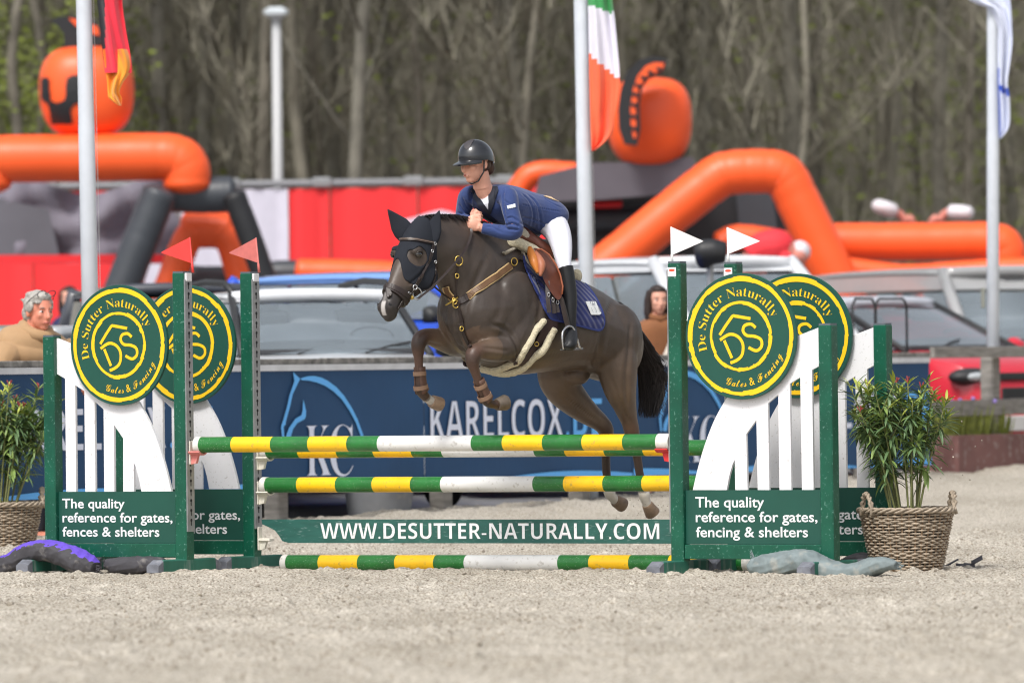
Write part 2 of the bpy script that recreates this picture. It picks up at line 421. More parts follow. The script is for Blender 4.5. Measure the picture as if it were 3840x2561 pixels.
def make_wing(pl, sg, lines, label, seed):
    rnd = random.Random(seed)
    fn = lambda a, z, o=0.0: pl.pt(sg*a, z, o)
    ex, ey, ez = pl.d, pl.n, Vector((0, 0, 1))
    root = thing('jump_wing', fn(.4, 0), label, 'jump wing', 'four green wings of the jump')
    hw = .045
    def post(a, z0, z1):
        o = MB().box(fn(a, (z0+z1)/2), ex, ey, ez, hw, hw, (z1-z0)/2, bev=.006).build('post', G_POST, root)
        MB().box(fn(a, z1+.004), ex, ey, ez, hw-.004, hw-.004, .006).build('post_cap', BLKCAP, o); return o
    ip = post(0, .07, Z_IN); post(A_END, .07, Z_END)
    MB().box(fn(A_END/2, (Z_R0+Z_P0)/2), ex, ey, ez, A_END/2-hw-.001, .035, (Z_P0-Z_R0)/2, bev=.004).build('bottom_rail', G_POST, root)
    pn = MB().box(fn(A_END/2, (Z_P0+Z_P1)/2+.001), ex, ey, ez, A_END/2-hw-.002, .012, (Z_P1-Z_P0)/2-.001).build('base_panel', G_PANEL, root)
    mb = MB()
    for s, a0, a1, zb, zt in lines: line_text(mb, s, lambda a, z, o=0: pl.pt(a, z, o), a0, a1, zb, zt, off=.012, lift=.0145)
    mb.build('lettering', WTXT, pn)
    mb = MB(); mb.prism(FAN, fn, -.011, .009); mb.build('fan_board', WHITE, root)
    # disc
    dd = lambda x, y, o=0.0: pl.pt(sg*DC[0]+x*DR, DC[1]+y*DR, o)
    N = 96; mb = MB(); circ = [(math.cos(2*math.pi*i/N), math.sin(2*math.pi*i/N)) for i in range(N)]
    mb.loft([[dd(x*s, y*s, o) for x, y in circ] for s, o in ((.99, .030), (1, .034), (1, .048), (.994, .052))])
    disc = mb.build('disc', G_PANEL, root, smooth=True, angle=40)
    for r0, r1 in ((.872, .945), (.502, .562)):
        mb = MB(); n = 260; o_, i_ = [], []
        j0 = j1 = 0
        for i in range(n):
            if rnd.random() < .12: j0 = rnd.uniform(-.012, .010)
            if rnd.random() < .12: j1 = rnd.uniform(-.010, .012)
            t = -2*math.pi*i/n; o_.append(dd((r1+j0)*math.cos(t), (r1+j0)*math.sin(t), .0545)); i_.append(dd((r0+j1)*math.cos(t), (r0+j1)*math.sin(t), .0545))
        mb.add(o_+i_, [(i, (i+1) % n, n+(i+1) % n, n+i) for i in range(n)]); mb.build('painted_ring', YEL, disc)
    mb = MB()
    arc_text(mb, 'De Sutter Naturally', 'serif', 200, 26, .635, .145, dd, -.015, .0545)
    arc_text(mb, 'Gates & Fencing', 'script', 249, 338, .80, .115, dd, -.002, .0545, cw=False)
    f = lambda x, y: ((x-770)/398, -(y-903)/463)
    for pts in ([f(620, 892), f(668, 818), f(712, 756), f(718, 752), f(842, 775)], [f(*q) for q in cr([(622, 928), (690, 888), (750, 905), (785, 960), (780, 1035), (745, 1075), (695, 1097)], 5)],
                [f(652, 932), f(706, 1062)], [f(*q) for q in cr([(878, 842), (845, 815), (800, 825), (788, 865), (815, 898), (870, 905), (915, 930), (918, 980), (880, 1010), (825, 985)], 5)]):
        stroke(mb, pts, .050, dd, .0546)
    mb.build('lettering', YEL, disc)
    # keyhole track on the side that faces the poles
    z0, z1 = Z_IN-.60*0-1.665, Z_IN-.04
    s_ = -sg
    tc = fn(-(hw+.004), (z0+z1)/2)
    tr = MB().box(tc, ex, ey, ez, .005, .040, (z1-z0)/2, bev=.002).build('track', METAL, root)
    mb = MB(); z = z0+.06
    xo = ex*s_*.0056
    while z < z1-.03:
        c = fn(-(hw+.004), z)+xo
        ring = [c+ey*(.011*math.cos(t))+ez*(.014+.011*math.sin(t)) for t in [2*math.pi*k/10 for k in range(10)]]
        mb.add(ring, [tuple(range(10))]); b_ = c-ez*.006
        mb.add([b_-ey*.005-ez*.014, b_+ey*.005-ez*.014, b_+ey*.005+ez*.012, b_-ey*.005+ez*.012], [(0, 1, 2, 3)])
        z += .0633
    mb.build('keyholes', DARK, tr)
    if sg < 0: MB().box(fn(-(hw+.007), Z_IN-.028), ex, ey, ez, .008, .03, .026, bev=.002).build('flag_socket', WHITE, root)
    else:
        st = MB().box(fn(-.012, Z_IN-.055, hw+.0015), ex, ey, ez, .029, .0012, .028).build('sticker', WHITE, root)
        mb = MB(); mb.add([fn(-.012+.022*math.cos(t), Z_IN-.045+.008*math.sin(t), hw+.0032) for t in [k*.5236 for k in range(12)]], [tuple(range(12))]); mb.build('logo', RED_ST, st)
    # feet across the wing
    for a in (0, A_END):
        lo, hi = -.30, .28
        ft = MB().box(fn(a, .042, -(lo+hi)/2), ex, ey, ez, .046, (hi-lo)/2, .040, bev=.006).build('foot', G_FOOT, root)
        for e in (lo, hi):
            mb = MB(); q = fn(a, 0, -e); sgn = -1 if e == lo else 1; dirn = -ey*sgn
            mb.loft([[q+ex*x*s+ez*z+dirn*t for x, z in ((-.047, .002), (.047, .002), (.047, .075), (.035, .0835), (-.035, .0835), (-.047, .075))] for s, t in ((1, 0.0),)] +
                    [[q+ex*x+ez*z+dirn*.055 for x, z in ((-.047, .002), (.047, .002), (.047, .045), (.035, .055), (-.035, .055), (-.047, .045))]])
            mb.build('end_cap', CAPGREY, ft)
    return root
def lines_from(pl, rows, cvt):
    out = []
    for s, x0, x1, yb, yt in rows:
        a0, z0 = pl.az(*cvt(x0, yb)); a1, z1 = pl.az(*cvt(x1, yb)); _, zt = pl.az(*cvt((x0+x1)/2, yt))
        out.append((s, a0, a1, (z0+z1)/2, zt))
    return out
LR = lines_from(W_RF, [('The quality', 415, 920, 785, 708), ('reference for gates,', 418, 1312, 893, 817), ('fencing & shelters', 420, 1242, 1004, 928)], r6)
LL = lines_from(W_LF, [('The quality', 510, 1010, 757, 680), ('reference for gates,', 512, 1393, 870, 792), ('fences & shelters', 512, 1288, 984, 906)], r4)
make_wing(W_RF, 1, LR, 'front right green wing with whole round disc and fencing & shelters lettering', 1)
make_wing(W_RB, 1, LR, 'rear right green wing with disc half hidden behind the front disc', 2)
make_wing(W_LF, -1, LL, 'front left green wing with whole round disc and fences & shelters lettering', 3)
make_wing(W_LB, -1, LL, 'rear left green wing with disc cut by the front post', 4)

# ------------------------------------------------------------------ poles
PG_ = mat('pole_green', rgb(34, 112, 48), .32, var=.16, vscale=9, dirt=.06, dscale=130, dcol=(.45, .55, .42), coat=.2)
PY_ = mat('pole_yellow', rgb(250, 196, 22), .35, var=.07, vscale=8, dirt=.11, dscale=36, dcol=(.42, .3, .08), coat=.2)
PW_ = mat('pole_white', (.78, .78, .77), .38, var=.05, vscale=8, dirt=.12, dscale=30, dcol=(.4, .37, .33), coat=.2)
CAPW = mat('pole_end_cap', (.74, .73, .69), .5, var=.1, vscale=20, dirt=.15, dscale=30, dcol=(.42, .38, .3))
US = [450, 464, 538.6, 629, 714.7, 804, 874.6, 1089.8, 1161.3, 1252.9, 1344, 1437, 1513.6, 1541]
AS = [FP.az(x, 1018)[0] for x in US]; FR = [(a-AS[0])/(AS[-1]-AS[0]) for a in AS]; PLEN = AS[-1]-AS[0]
PATT = [2, 0, 1, 0, 1, 0, 2, 0, 1, 0, 1, 0, 2]
def make_pole(A, B, label, r=.0505):
    A, B = Vector(A), Vector(B); ax = (B-A).normalized(); x, y, _ = frame(ax); L_ = (B-A).length; n = 28
    q = thing('jump_pole', (A+B)/2-Vector((0, 0, r)), label, 'jump pole', 'striped poles of the jump')
    mb = MB(); ph = random.random()*6
    for k in range(1, 12):
        mb.loft([[A+ax*(FR[i]*L_)+x*(r*math.cos(ph+2*math.pi*j/n))+y*(r*math.sin(ph+2*math.pi*j/n)) for j in range(n)] for i in (k, k+1)], caps=False, mi=PATT[k])
    mb.build('striped_pole', [PG_, PY_, PW_], q, smooth=True)
    for s, E_, D_ in ((0, A, ax), (1, B, -ax)):
        ln = (FR[1]-FR[0] if s == 0 else FR[13]-FR[12])*L_
        ring = lambda t, rr: [E_+D_*t+x*(rr*math.cos(2*math.pi*j/n))+y*(rr*math.sin(2*math.pi*j/n)) for j in range(n)]
        mb = MB(); mb.loft([ring(.006, .030), ring(.004, .036), ring(0, .042), ring(0, r*.93), ring(.008, r+.0022), ring(ln, r+.0022), ring(ln+.001, r-.004)]); mb.build('end_cap', CAPW, q, smooth=True, angle=35)
        mb = MB()
        for k in range(5):
            t = k*1.2566; c = E_+D_*.0035+x*(.02*math.cos(t))+y*(.02*math.sin(t))
            mb.ball(c, .004, n=5)
        mb.build('screw', METAL, q)
    return q
def pole_by(pl, u0, v0, v1, label, ln=PLEN, u1=None):
    a0, z0 = pl.az(u0, v0); a1, z1 = pl.az(u1 or 1500, v1)
    sl_ = (z1-z0)/(a1-a0); make_pole(pl.pt(a0, z0), pl.pt(a0+math.sqrt(ln**2/(1+sl_**2)), z0+sl_*ln), label); return a0, z0
pole_by(FP, 450, 1021.0, 1014.3, 'highest striped pole in front, held by a pink and a red cup', u1=1541)
pole_by(BP, 604, 1034.5, 1028.5, 'upper striped pole of the rear wings, mostly hidden by the front pole')
pole_by(BP, 602, 1113.5, 1109.5, 'lower striped pole hanging above the lettered plank')
G0 = Plane(PLB+BP.n*.10, -31.0)
a0 = G0.az(650, 1297)[0]; make_pole(G0.pt(a0, .040), G0.pt(a0+PLEN, .048), 'striped pole lying on the sand under the plank')
# plank with web address
r7 = lambda x, y: (581.6+.45575*x, 795.9+.45575*y)
PLK = lambda a, z, o=0.0: BP.pt(a, z, o)
aL, zT = BP.az(*r7(48, 869)); aR = BP.az(1655, 1190)[0]-.004; zTR = BP.az(*r7(2115, 864))[1]; zB = BP.az(*r7(1000, 988))[1]
zB_ = zT-.150
edge = [BP.az(*r7(x, y)) for x, y in ((48, 869), (50, 893), (85, 908), (115, 925), (135, 950), (152, 978), (185, 987))]
mir = [(aL+aR-a, z) for a, z in edge[::-1]]
PLANK = mat('plank_green', rgb(40, 92, 84), .55, var=.15, vscale=7, dirt=.10, dscale=20, dcol=(.2, .3, .28), stretch=(1, 1, 4))
pk = MB(); pk.prism(edge+mir, PLK, -.014, .014); pk = tag(pk.build('jump_plank', PLANK), 'dark green plank lettered with a web address in white', 'plank')
mb = MB(); a0, zb0 = BP.az(*r7(345, 969)); a1, _ = BP.az(*r7(2052, 964)); zt0 = BP.az(*r7(1200, 889))[1]; zb1 = BP.az(*r7(1200, 967))[1]
line_text(mb, face('WWW.DESUTTER-NATURALLY.COM', 'bold'), PLK, a0, a1, zb1, zt0, off=-.008, lift=.0165, ref=face('H', 'bold'))
mb.build('lettering', WTXT, pk)
# cups
CUP = dict(pink=mat('cup_pink', rgb(214, 128, 122), .5, dirt=.2, dcol=(.6, .5, .45)), red=mat('cup_red', rgb(205, 45, 48), .45), white=mat('cup_white', rgb(222, 218, 205), .5, dirt=.15, dcol=(.5, .45, .35)))
def cup(pl, a, z, side, col, label, flat=False):
    """side: direction (+1/-1 along the plane) from the post to the pole; z: pole centre height"""
    f = lambda x, y, o: pl.pt(a+side*x, z+y, o)
    q = thing('jump_cup', f(.02, -.12, 0), label, 'jump cup', 'cups that carry the poles')
    MB().box(f(.004, -.05, 0), pl.d, pl.n, Vector((0, 0, 1)), .0045, .024, .075, bev=.002).build('back_plate', CUP['white'], q)
    mb = MB(); rr = .058; rings = []
    for x in (.008, .095):
        ring = []; dep = .62 if not flat else .30
        for k in range(9):
            t = -math.pi/2+(k-4)*.25*dep*1.3; ring.append(f(x, rr*math.sin(t)+(.0 if not flat else .006), rr*math.cos(t)))
        for k in range(8, -1, -1):
            t = -math.pi/2+(k-4)*.25*dep*1.3; ring.append(f(x, (rr+.010)*math.sin(t), (rr+.010)*math.cos(t)))
        rings.append(ring)
    mb.loft(rings); mb.build('dish', CUP[col], q)
    mb = MB(); mb.loft([[f(x, y, s*.012) for x, y in ((.008, -.058), (.06, -.066), (.045, -.118), (.008, -.125))] for s in (-1, 1)]); mb.build('bracket', CUP[col], q)
def track_a(W, pl):     # where a wing's track meets the pole plane
    return 0
zf = FP.az(998, 1018)[1]
aLf, aRf = 0, 0
def post_a(pl, p): return (Vector((p.x, p.y, 0))-pl.o).dot(pl.d)
cup(FP, post_a(FP, PLF)+.056, FP.az(450, 1021)[1], 1, 'pink', 'faded pink cup under the left end of the top front pole')
cup(FP, post_a(FP, PRF)-.056, FP.az(1541, 1014.3)[1], -1, 'red', 'bright red cup under the right end of the top front pole')
cup(BP, .056, BP.az(604, 1034.5)[1], 1, 'white', 'dirty white cup just below the pink one on the rear left post')
cup(BP, .056, BP.az(602, 1113.5)[1], 1, 'white', 'dirty white cup carrying the lower striped pole on the left')
cup(BP, .056, zT-.075, 1, 'white', 'dirty white flat cup carrying the left end of the plank', True)
# flags
def pennant(pts, sa, sb, col, label, tmat):
    A, B = sa, sb; q = thing('flag', A, label, 'flag', 'small pennants on the jump')
    mb = MB(); mb.tube([A, A.lerp(B, .25), A.lerp(B, .26), B], [.009, .008, .006, .005], n=8); mb.build('flag_stick', tmat, q, smooth=True)
    o0 = (pts[0]-A); n = Vector((0, -1, 0)); poly = []
    for i, p in enumerate(pts): poly.append(p)
    mb = MB(); mb.loft([[p+n*s for p in poly] for s in (-.002, .002)]); mb.build('pennant', col, q)
RD = mat('flag_red', rgb(236, 66, 62), .5, var=.06); RDF = mat('flag_faded_red', rgb(205, 112, 106), .6, var=.12, vscale=12); WF = mat('flag_white', (.80, .79, .78), .5, var=.04)
def tri(pl, a, b, c):
    a, b, c = [Vector(q) for q in (a, b, c)]; rt = [b+(a-b).normalized()*6, b+((a-b).normalized()+(c-b).normalized()).normalized()*1.2, b+(c-b).normalized()*6]
    return [pl.at(*q) for q in [a]+rt+[c]]
pennant(tri(W_LF, (436, 545), (368, 580), (441, 605)), W_LF.at(443, 626), W_LF.at(435.5, 545), RD, 'bright red pennant on the front left post', RD)
pennant(tri(W_LB, (588, 546), (524, 581), (593, 604)), W_LB.at(595, 626), W_LB.at(587.5, 546), RDF, 'faded red pennant on the rear left post', RDF)
pennant(tri(W_RF, (1541, 521), (1616, 554), (1545, 585)), W_RF.at(1543, 605), W_RF.at(1541, 521), WF, 'white pennant on the front right post', WF)
pennant(tri(W_RB, (1670, 522), (1746, 554), (1673, 583)), W_RB.at(1672, 605), W_RB.at(1670, 522), WF, 'white pennant on the rear right post', WF)

# ================================================================== boundary fence with banners
ZF = lambda a: float(rise((FEN.o+FEN.d*a).y))
WOOD = mat('grey_wood', (.25, .235, .215), .85, var=.3, vscale=5, bump=.5, bscale=30, stretch=(1, 1, 6))
WOODT = mat('mossy_wood', (.20, .19, .175), .9, var=.55, vscale=14, bump=.5, bscale=40)
NAVY = mat('banner_navy', rgb(40, 74, 112), .7, var=.14, vscale=1.2, spec=.3)
LBLU = mat('banner_light_blue', rgb(96, 180, 250), .5)
BWHT = mat('banner_white', rgb(226, 232, 250), .5)
STRIP = mat('banner_hem', (.62, .63, .66), .5, var=.1)
aB0, aB1 = FEN.az(-120, 900)[0], FEN.az(2127.6, 900)[0]
zrt = FEN.az(640, 823)[1]; zrb = FEN.az(640, 838)[1]; zsb = FEN.az(640, 851)[1]
zbot = lambda a: zrt-.985
root = thing('arena_fence', FEN.pt(4, ZF(4), 0), 'grey wooden post and rail fence round the arena, behind the navy banner', 'fence')
fn = lambda a, z, o=0.0: FEN.pt(a, z, o)
aE = FEN.az(2560, 900)[0]
def rail(a0, a1, z0, z1, o, th, m, name='rail', segs=1):
    for i in range(segs):
        b0 = a0+(a1-a0)*i/segs+.003; b1 = a0+(a1-a0)*(i+1)/segs-.003
        MB().box(fn((b0+b1)/2, (z0+z1)/2+random.uniform(-.004, .004), o), FEN.d, FEN.n, Vector((0, 0, 1)), (b1-b0)/2, th/2, (z1-z0)/2, bev=.006).build(name, m, root)
rail(aB0-.5, aE, zrb, zrt, -.02, .07, WOODT, segs=7)
pz0, pz1 = FEN.az(2200, 955)[1], FEN.az(2200, 918)[1]
rail(aB1-.3, aE, pz0, pz1, -.05, .05, WOOD, segs=2)
rail(aB1+.02, aE, FEN.az(2200, 821)[1], FEN.az(2200, 796)[1], .045, .05, WOOD, segs=2)
for u in (-60, 300, 662, 1040, 1357, 1690, 2010, 2302, 2560):
    a = FEN.az(u, 900)[0]; MB().box(fn(a, (ZF(a)-.2+zrb)/2-.003, -.12), FEN.d, FEN.n, Vector((0, 0, 1)), .075, .065, (zrb-.006-ZF(a)+.2)/2, bev=.01).build('post', WOOD, root)
def banner(a0, a1, label):
    b = MB(); n = 40; top, bot = [], []
    for i in range(n+1):
        a = a0+(a1-a0)*i/n; wv = .006*math.sin(a*3.1)+.004*math.sin(a*7.7+1)
        top.append(fn(a, zsb, .030+wv*.3)); bot.append(fn(a, zbot(a), .034+wv))
    b.add(top+bot, [(i, i+1, n+2+i, n+1+i) for i in range(n)]); o = b.build('banner', NAVY)
    tag(o, label, 'banner', 'navy banners along the fence')
    MB().box(fn((a0+a1)/2, (zrb+zsb)/2, .034), FEN.d, FEN.n, Vector((0, 0, 1)), (a1-a0)/2-.002, .006, (zrb-zsb)/2+.002).build('hem', STRIP, o)
    return o
def kc(mb_b, mb_w, da):
    g = lambda x, y: FEN.az(612.24+.19523*x, 826.5+.19523*y)
    sh = lambda pts: [(a+da, z) for a, z in (g(*p) for p in pts)]
    L_ = .046
    for pts in ([(250, 143), (333, 222), (320, 245), (245, 400), (215, 540), (165, 720), (160, 765), (145, 770), (138, 790), (145, 900), (152, 960), (125, 960), (118, 890), (108, 800), (112, 765), (130, 715), (180, 540), (205, 420), (265, 245)],
                [(340, 213), (420, 192), (500, 188), (580, 205), (660, 245), (760, 320), (850, 420), (940, 560), (1010, 700), (1075, 880), (1088, 960), (1062, 960), (1040, 880), (985, 730), (910, 590), (820, 460), (720, 365), (620, 300), (520, 262), (430, 242), (345, 237)],
                [(370, 465), (385, 520), (403, 600), (400, 660), (385, 695), (300, 740), (250, 810), (225, 890), (215, 960), (165, 960), (170, 880), (200, 800), (275, 690), (345, 650), (360, 600), (365, 520)]):
        q = sh(pts); mb_b.add([fn(a, z, L_) for a, z in q], [tuple(range(len(q)))])
    for ch, x0, x1 in (('K', 412, 700), ('C', 685, 958)):
        a0, zb = g(x0, 1370); a1, _ = g(x1, 1370); zt = g((x0+x1)/2, 782)[1]
        mq = MB(); line_text(mq, face(ch, 'serif'), fn, a0+da, a1+da, zb, zt, off=-.012, lift=L_, ref=face('K', 'serif')); mq.build('letter', BWHT, mb_w)
def karel(mb_b, mb_w, da):
    a0, _ = FEN.az(977, 1000); a1, _ = FEN.az(1281, 1000); zb = FEN.az(1130, 1007)[1]; zt = FEN.az(1130, 921)[1]
    line_text(mb_w, face('KARELCOX', 'bold'), fn, a0+da, a1+da, zb, zt, off=-.012, lift=.046, ref=face('K', 'bold'))
    b0, _ = FEN.az(1289, 1000); b1, _ = FEN.az(1371, 1000)
    line_text(mb_b, face('.BE', 'bold'), fn, b0+da, b1+da, zb, zt, off=-.012, lift=.046, ref=face('B', 'bold'))
dK = FEN.az(186, 1000)[0]-FEN.az(1128, 1000)[0]; dL = FEN.az(1525, 845)[0]-FEN.az(661, 854)[0]
cuts = [aB0, FEN.az(430, 900)[0], FEN.az(965, 900)[0], FEN.az(1440, 900)[0], aB1]
LAB = ['navy banner behind the left wings and basket with white letters', 'navy banner with light blue horse head and white KC letters, left of the white lettering', 'navy banner lettered KARELCOX.BE behind the horse legs', 'navy banner running behind the right wings and oleander with a second blue horse head']
for i in range(4):
    o = banner(cuts[i]+.004, cuts[i+1]-.004, LAB[i]); bb, bw = MB(), MB()
    if i == 0: karel(bb, bw, dK)
    if i == 1: kc(bb, o, 0)
    if i == 2: karel(bb, bw, 0)
    if i == 3: kc(bb, o, dL); karel(bb, bw, dL)
    n = 24; a0, a1 = cuts[i]+.01, cuts[i+1]-.01
    def sw(t, k): return zbot(0)+.004 if k == 0 else zbot(0)+.012+.055*abs(math.sin(t*1.15+.7+(1.2 if i == 2 else 0)))
    tp = [(a0+(a1-a0)*k/n) for k in range(n+1)]
    bb.add([fn(t, sw(t, 1), .046) for t in tp]+[fn(t, sw(t, 0), .046) for t in tp], [(k, k+1, n+2+k, n+1+k) for k in range(n)])
    bb.build('blue_print', LBLU, o)
    if bw.v: bw.build('lettering', BWHT, o)
# tub and planter
TUB = mat('tub_grey', (.24, .25, .27), .6, var=.1, dirt=.2, dcol=(.4, .38, .34))
q = P(871, 1183, (FEN.at(871, 1100)).y+.75); zg = float(rise(q.y))
mb = MB(); c = Vector((q.x, q.y, zg)); ring = lambda r, z: [c+Vector((r*math.cos(t), r*math.sin(t), z)) for t in [k*math.pi/14 for k in range(28)]]
mb.loft([ring(.235, 0), ring(.245, .04), ring(.285, .36), ring(.30, .365), ring(.30, .40), ring(.27, .40), ring(.24, .10)]); tag(mb.build('tub', TUB, smooth=True, angle=40), 'round grey plastic tub under the banner', 'tub')
CORT = mat('planter_brown', rgb(120, 84, 80), .8, var=.2, vscale=3, dirt=.2, dcol=(.35, .3, .28))
a0, a1 = FEN.az(2140, 1000)[0], FEN.az(2300, 1000)[0]; pc = P(2222, 1050, FEN.at(2222, 1050).y+.45); pc.z = 0; zg = float(rise(pc.y)); zt = FEN.az(2230, 1006)[1]
pr = thing('planter_box', (pc.x, pc.y, zg), 'rusty brown planter box at the end of the banner', 'planter')
ex, ey = FEN.d, FEN.n
for sx, sy, hx, hy in ((0, 1, (a1-a0)/2, .025), (0, -1, (a1-a0)/2, .025), (1, 0, .025, .20), (-1, 0, .025, .20)):
    MB().box(Vector((pc.x, pc.y, (zg+zt)/2))+ex*(sx*((a1-a0)/2-.025))+ey*(sy*.225), ex, ey, Vector((0, 0, 1)), hx, hy, (zt-zg)/2+.03, bev=.004).build('side_board', CORT, pr)
SOIL = mat('soil', (.05, .04, .03), .95); MB().box(Vector((pc.x, pc.y, zt-.08)), ex, ey, Vector((0, 0, 1)), (a1-a0)/2-.052, .198, .03).build('soil', SOIL, pr)
LIME = mat('lime_leaf', rgb(120, 128, 52), .6, var=.4, vscale=20); VIO = mat('violet_petal', rgb(150, 130, 200), .6)
mb = MB(); m2 = MB()
for i in range(700):
    b = Vector((pc.x, pc.y, zt-.06))+ex*random.uniform(-1, 1)*((a1-a0)/2-.08)+ey*random.uniform(-.16, .16); h = random.uniform(.12, .42)
    d = Vector((random.uniform(-.25, .25), random.uniform(-.25, .25), 1)).normalized(); s_ = frame(d)[0]*.006
    mb.add([b-s_, b+s_, b+d*h*.6+s_*1.6, b+d*h, b+d*h*.6-s_*1.6], [(0, 1, 2, 3, 4)])
    if i % 30 == 0: m2.ball(b+d*h, .02, n=5)
hp = thing('yellow_plant', (pc.x, pc.y, zt-.05), 'yellow green plant growing in the brown planter box', 'plant')
mb.build('foliage', LIME, hp); m2.build('blossoms', VIO, hp)
# thin black hoops of a railing before the red car
BLKM = mat('black_metal', (.02, .02, .022), .5)
hr = thing('hoop_railing', Vector((P(2010, 900, 67.4).x, 67.4, ZF(9))), 'thin black hoop railing behind the fence by the red car', 'railing')
mb0 = FEN
for u0, u1 in ((1957, 2009), (2010, 2081)):
    p0, p1 = P(u0, 686, FEN.at(u0, 686).y+.5), P(u1, 686, FEN.at(u1, 686).y+.5); zb = float(rise(p0.y))
    pts = [Vector((p0.x, p0.y, zb)), p0-Vector((0, 0, .06)), p0+Vector((.02, .02, -.015)), p0.lerp(p1, .12), p0.lerp(p1, .88), p1+Vector((-.02, -.02, -.015)), p1-Vector((0, 0, .06)), Vector((p1.x, p1.y, zb))]
    MB().tube(pts, .011, n=8).build('hoop', BLKM, hr, smooth=True)

# ================================================================== flags on poles
POLE = mat('flagpole_white', (.62, .66, .72), .4, var=.04); 
def flagpole(u, vv, off, r0, r1, lean, label):
    b = P(u, vv, FEN.at(u, vv).y-off); b.z = float(rise(b.y)); q = thing('flagpole', b, label, 'flagpole', 'white flagpoles along the fence')
    t = b+Vector((lean*9, 0, 9)); mb = MB(); mb.tube([b, b.lerp(t, .33), b.lerp(t, .34), b.lerp(t, .7), t], [r0, r0*.97, r0*.93, (r0+r1)/2, r1], n=18); mb.build('pole', POLE, q, smooth=True)
    MB().tube([b+Vector((r0+.004, .03, 1.2)), t+Vector((r1+.004, .03, -.1))], .0025, n=5).build('halyard', mat('rope', (.6, .6, .6), .8), q)
    MB().box(b+Vector((-r0-.015, -.02, 1.55)), (1, 0, 0), (0, 1, 0), (0, 0, 1), .018, .02, .09, bev=.006).build('cleat', mat('cleat_metal', (.3, .31, .27), .5, metal=.6), q)
    return b, t, b.y
f1 = flagpole(211.5, 700, -.35, .062, .052, -.0085, 'white flagpole on the left with a black, red and gold flag')
f2 = flagpole(1350, 640, -.35, .062, .052, -.0075, 'white flagpole in the middle with a green, white and orange flag')
f3 = flagpole(2276, 760, -.35, .057, .053, .012, 'white flagpole on the right with a white and blue flag')
def flag(Y, outl, bands, label, seed, ring_n=26):
    """outl: list of (v, uL, uR); hangs with folds; bands: fn(s,t)->material index"""
    rows = cr(outl, 6); W_ = 22; mb = MB(); vs = []; rnd = random.Random(seed); ph = rnd.random()*6
    for i, (v, l, r) in enumerate(rows):
        for j in range(W_+1):
            s = j/W_; u = l+(r-l)*s; fold = .05*math.sin(s*7+ph+i*.05)+.03*math.sin(s*15+ph*2-i*.09)
            p = P(u, v, Y); vs.append(p+Vector((0, fold*(.4+.6*s), 0)))
    fs, ms = [], []
    n = W_+1
    for i in range(len(rows)-1):
        for j in range(W_):
            fs.append((i*n+j, i*n+j+1, (i+1)*n+j+1, (i+1)*n+j)); ms.append(bands((j+.5)/W_, i/(len(rows)-1), rows[i]))
    mb.v = vs; mb.f = fs; mb.m = ms
    return mb
def cloth(name, c): return mat(name, c, .8, var=.05, vscale=5, sheen=.2)
mb = flag(f1[2]-.1, [(-90, 214, 300), (-40, 216, 285), (0, 222, 280), (60, 229, 287), (112, 234, 296), (145, 238, 301), (168, 241, 302)], lambda s, t, r: 0 if s < .52-.62*t else 1, '', 1)
fg = tag(mb.build('flag', [cloth('flag_black', (.018, .018, .025)), cloth('flag_crimson', rgb(232, 50, 72))], smooth=True), 'black, red and gold flag hanging limp from the left flagpole', 'flag', 'national flags')
mb = flag(f1[2]-.09, [(114, 236, 292), (140, 239, 300), (165, 243, 299), (190, 246, 282), (212, 247, 274), (226, 250, 279), (243, 272, 279)], lambda s, t, r: 0, '', 2)
mb.build('gold_band', cloth('flag_gold', rgb(250, 160, 52)), fg, smooth=True)
def irish(s, t, r):
    v = r[0]; return 0 if v < 8+s*22-(0 if s < .9 else 5) else (1 if v < 118+s*62 else 2)
mb = flag(f2[2]-.1, [(-140, 1346, 1400), (-60, 1348, 1404), (0, 1350, 1406), (40, 1351, 1411), (100, 1352, 1417), (170, 1353, 1423), (215, 1354, 1420), (260, 1355, 1412), (300, 1356, 1408), (325, 1357, 1392), (347, 1358, 1364)], irish, '', 3)
tag(mb.build('flag', [cloth('flag_green', rgb(60, 150, 84)), cloth('flag_white_cloth', (.72, .70, .80)), cloth('flag_orange', rgb(240, 104, 66))], smooth=True), 'green, white and orange flag hanging from the middle flagpole', 'flag', 'national flags')
mb = flag(f3[2]-.1, [(-60, 2200, 2312), (-10, 2215, 2318), (10, 2244, 2320), (22, 2272, 2321), (60, 2291, 2323), (100, 2291, 2324), (150, 2291, 2318), (190, 2291, 2313), (230, 2292, 2318), (290, 2293, 2317), (320, 2293, 2296)], lambda s, t, r: 1 if (188 < r[0]-s*14 < 205) or (r[0] > 150 and s < .12) else 0, '', 4)
tag(mb.build('flag', [cloth('flag_pale', (.62, .66, .80)), cloth('flag_blue', rgb(40, 80, 190))], smooth=True), 'white and blue flag hanging from the right flagpole', 'flag', 'national flags')

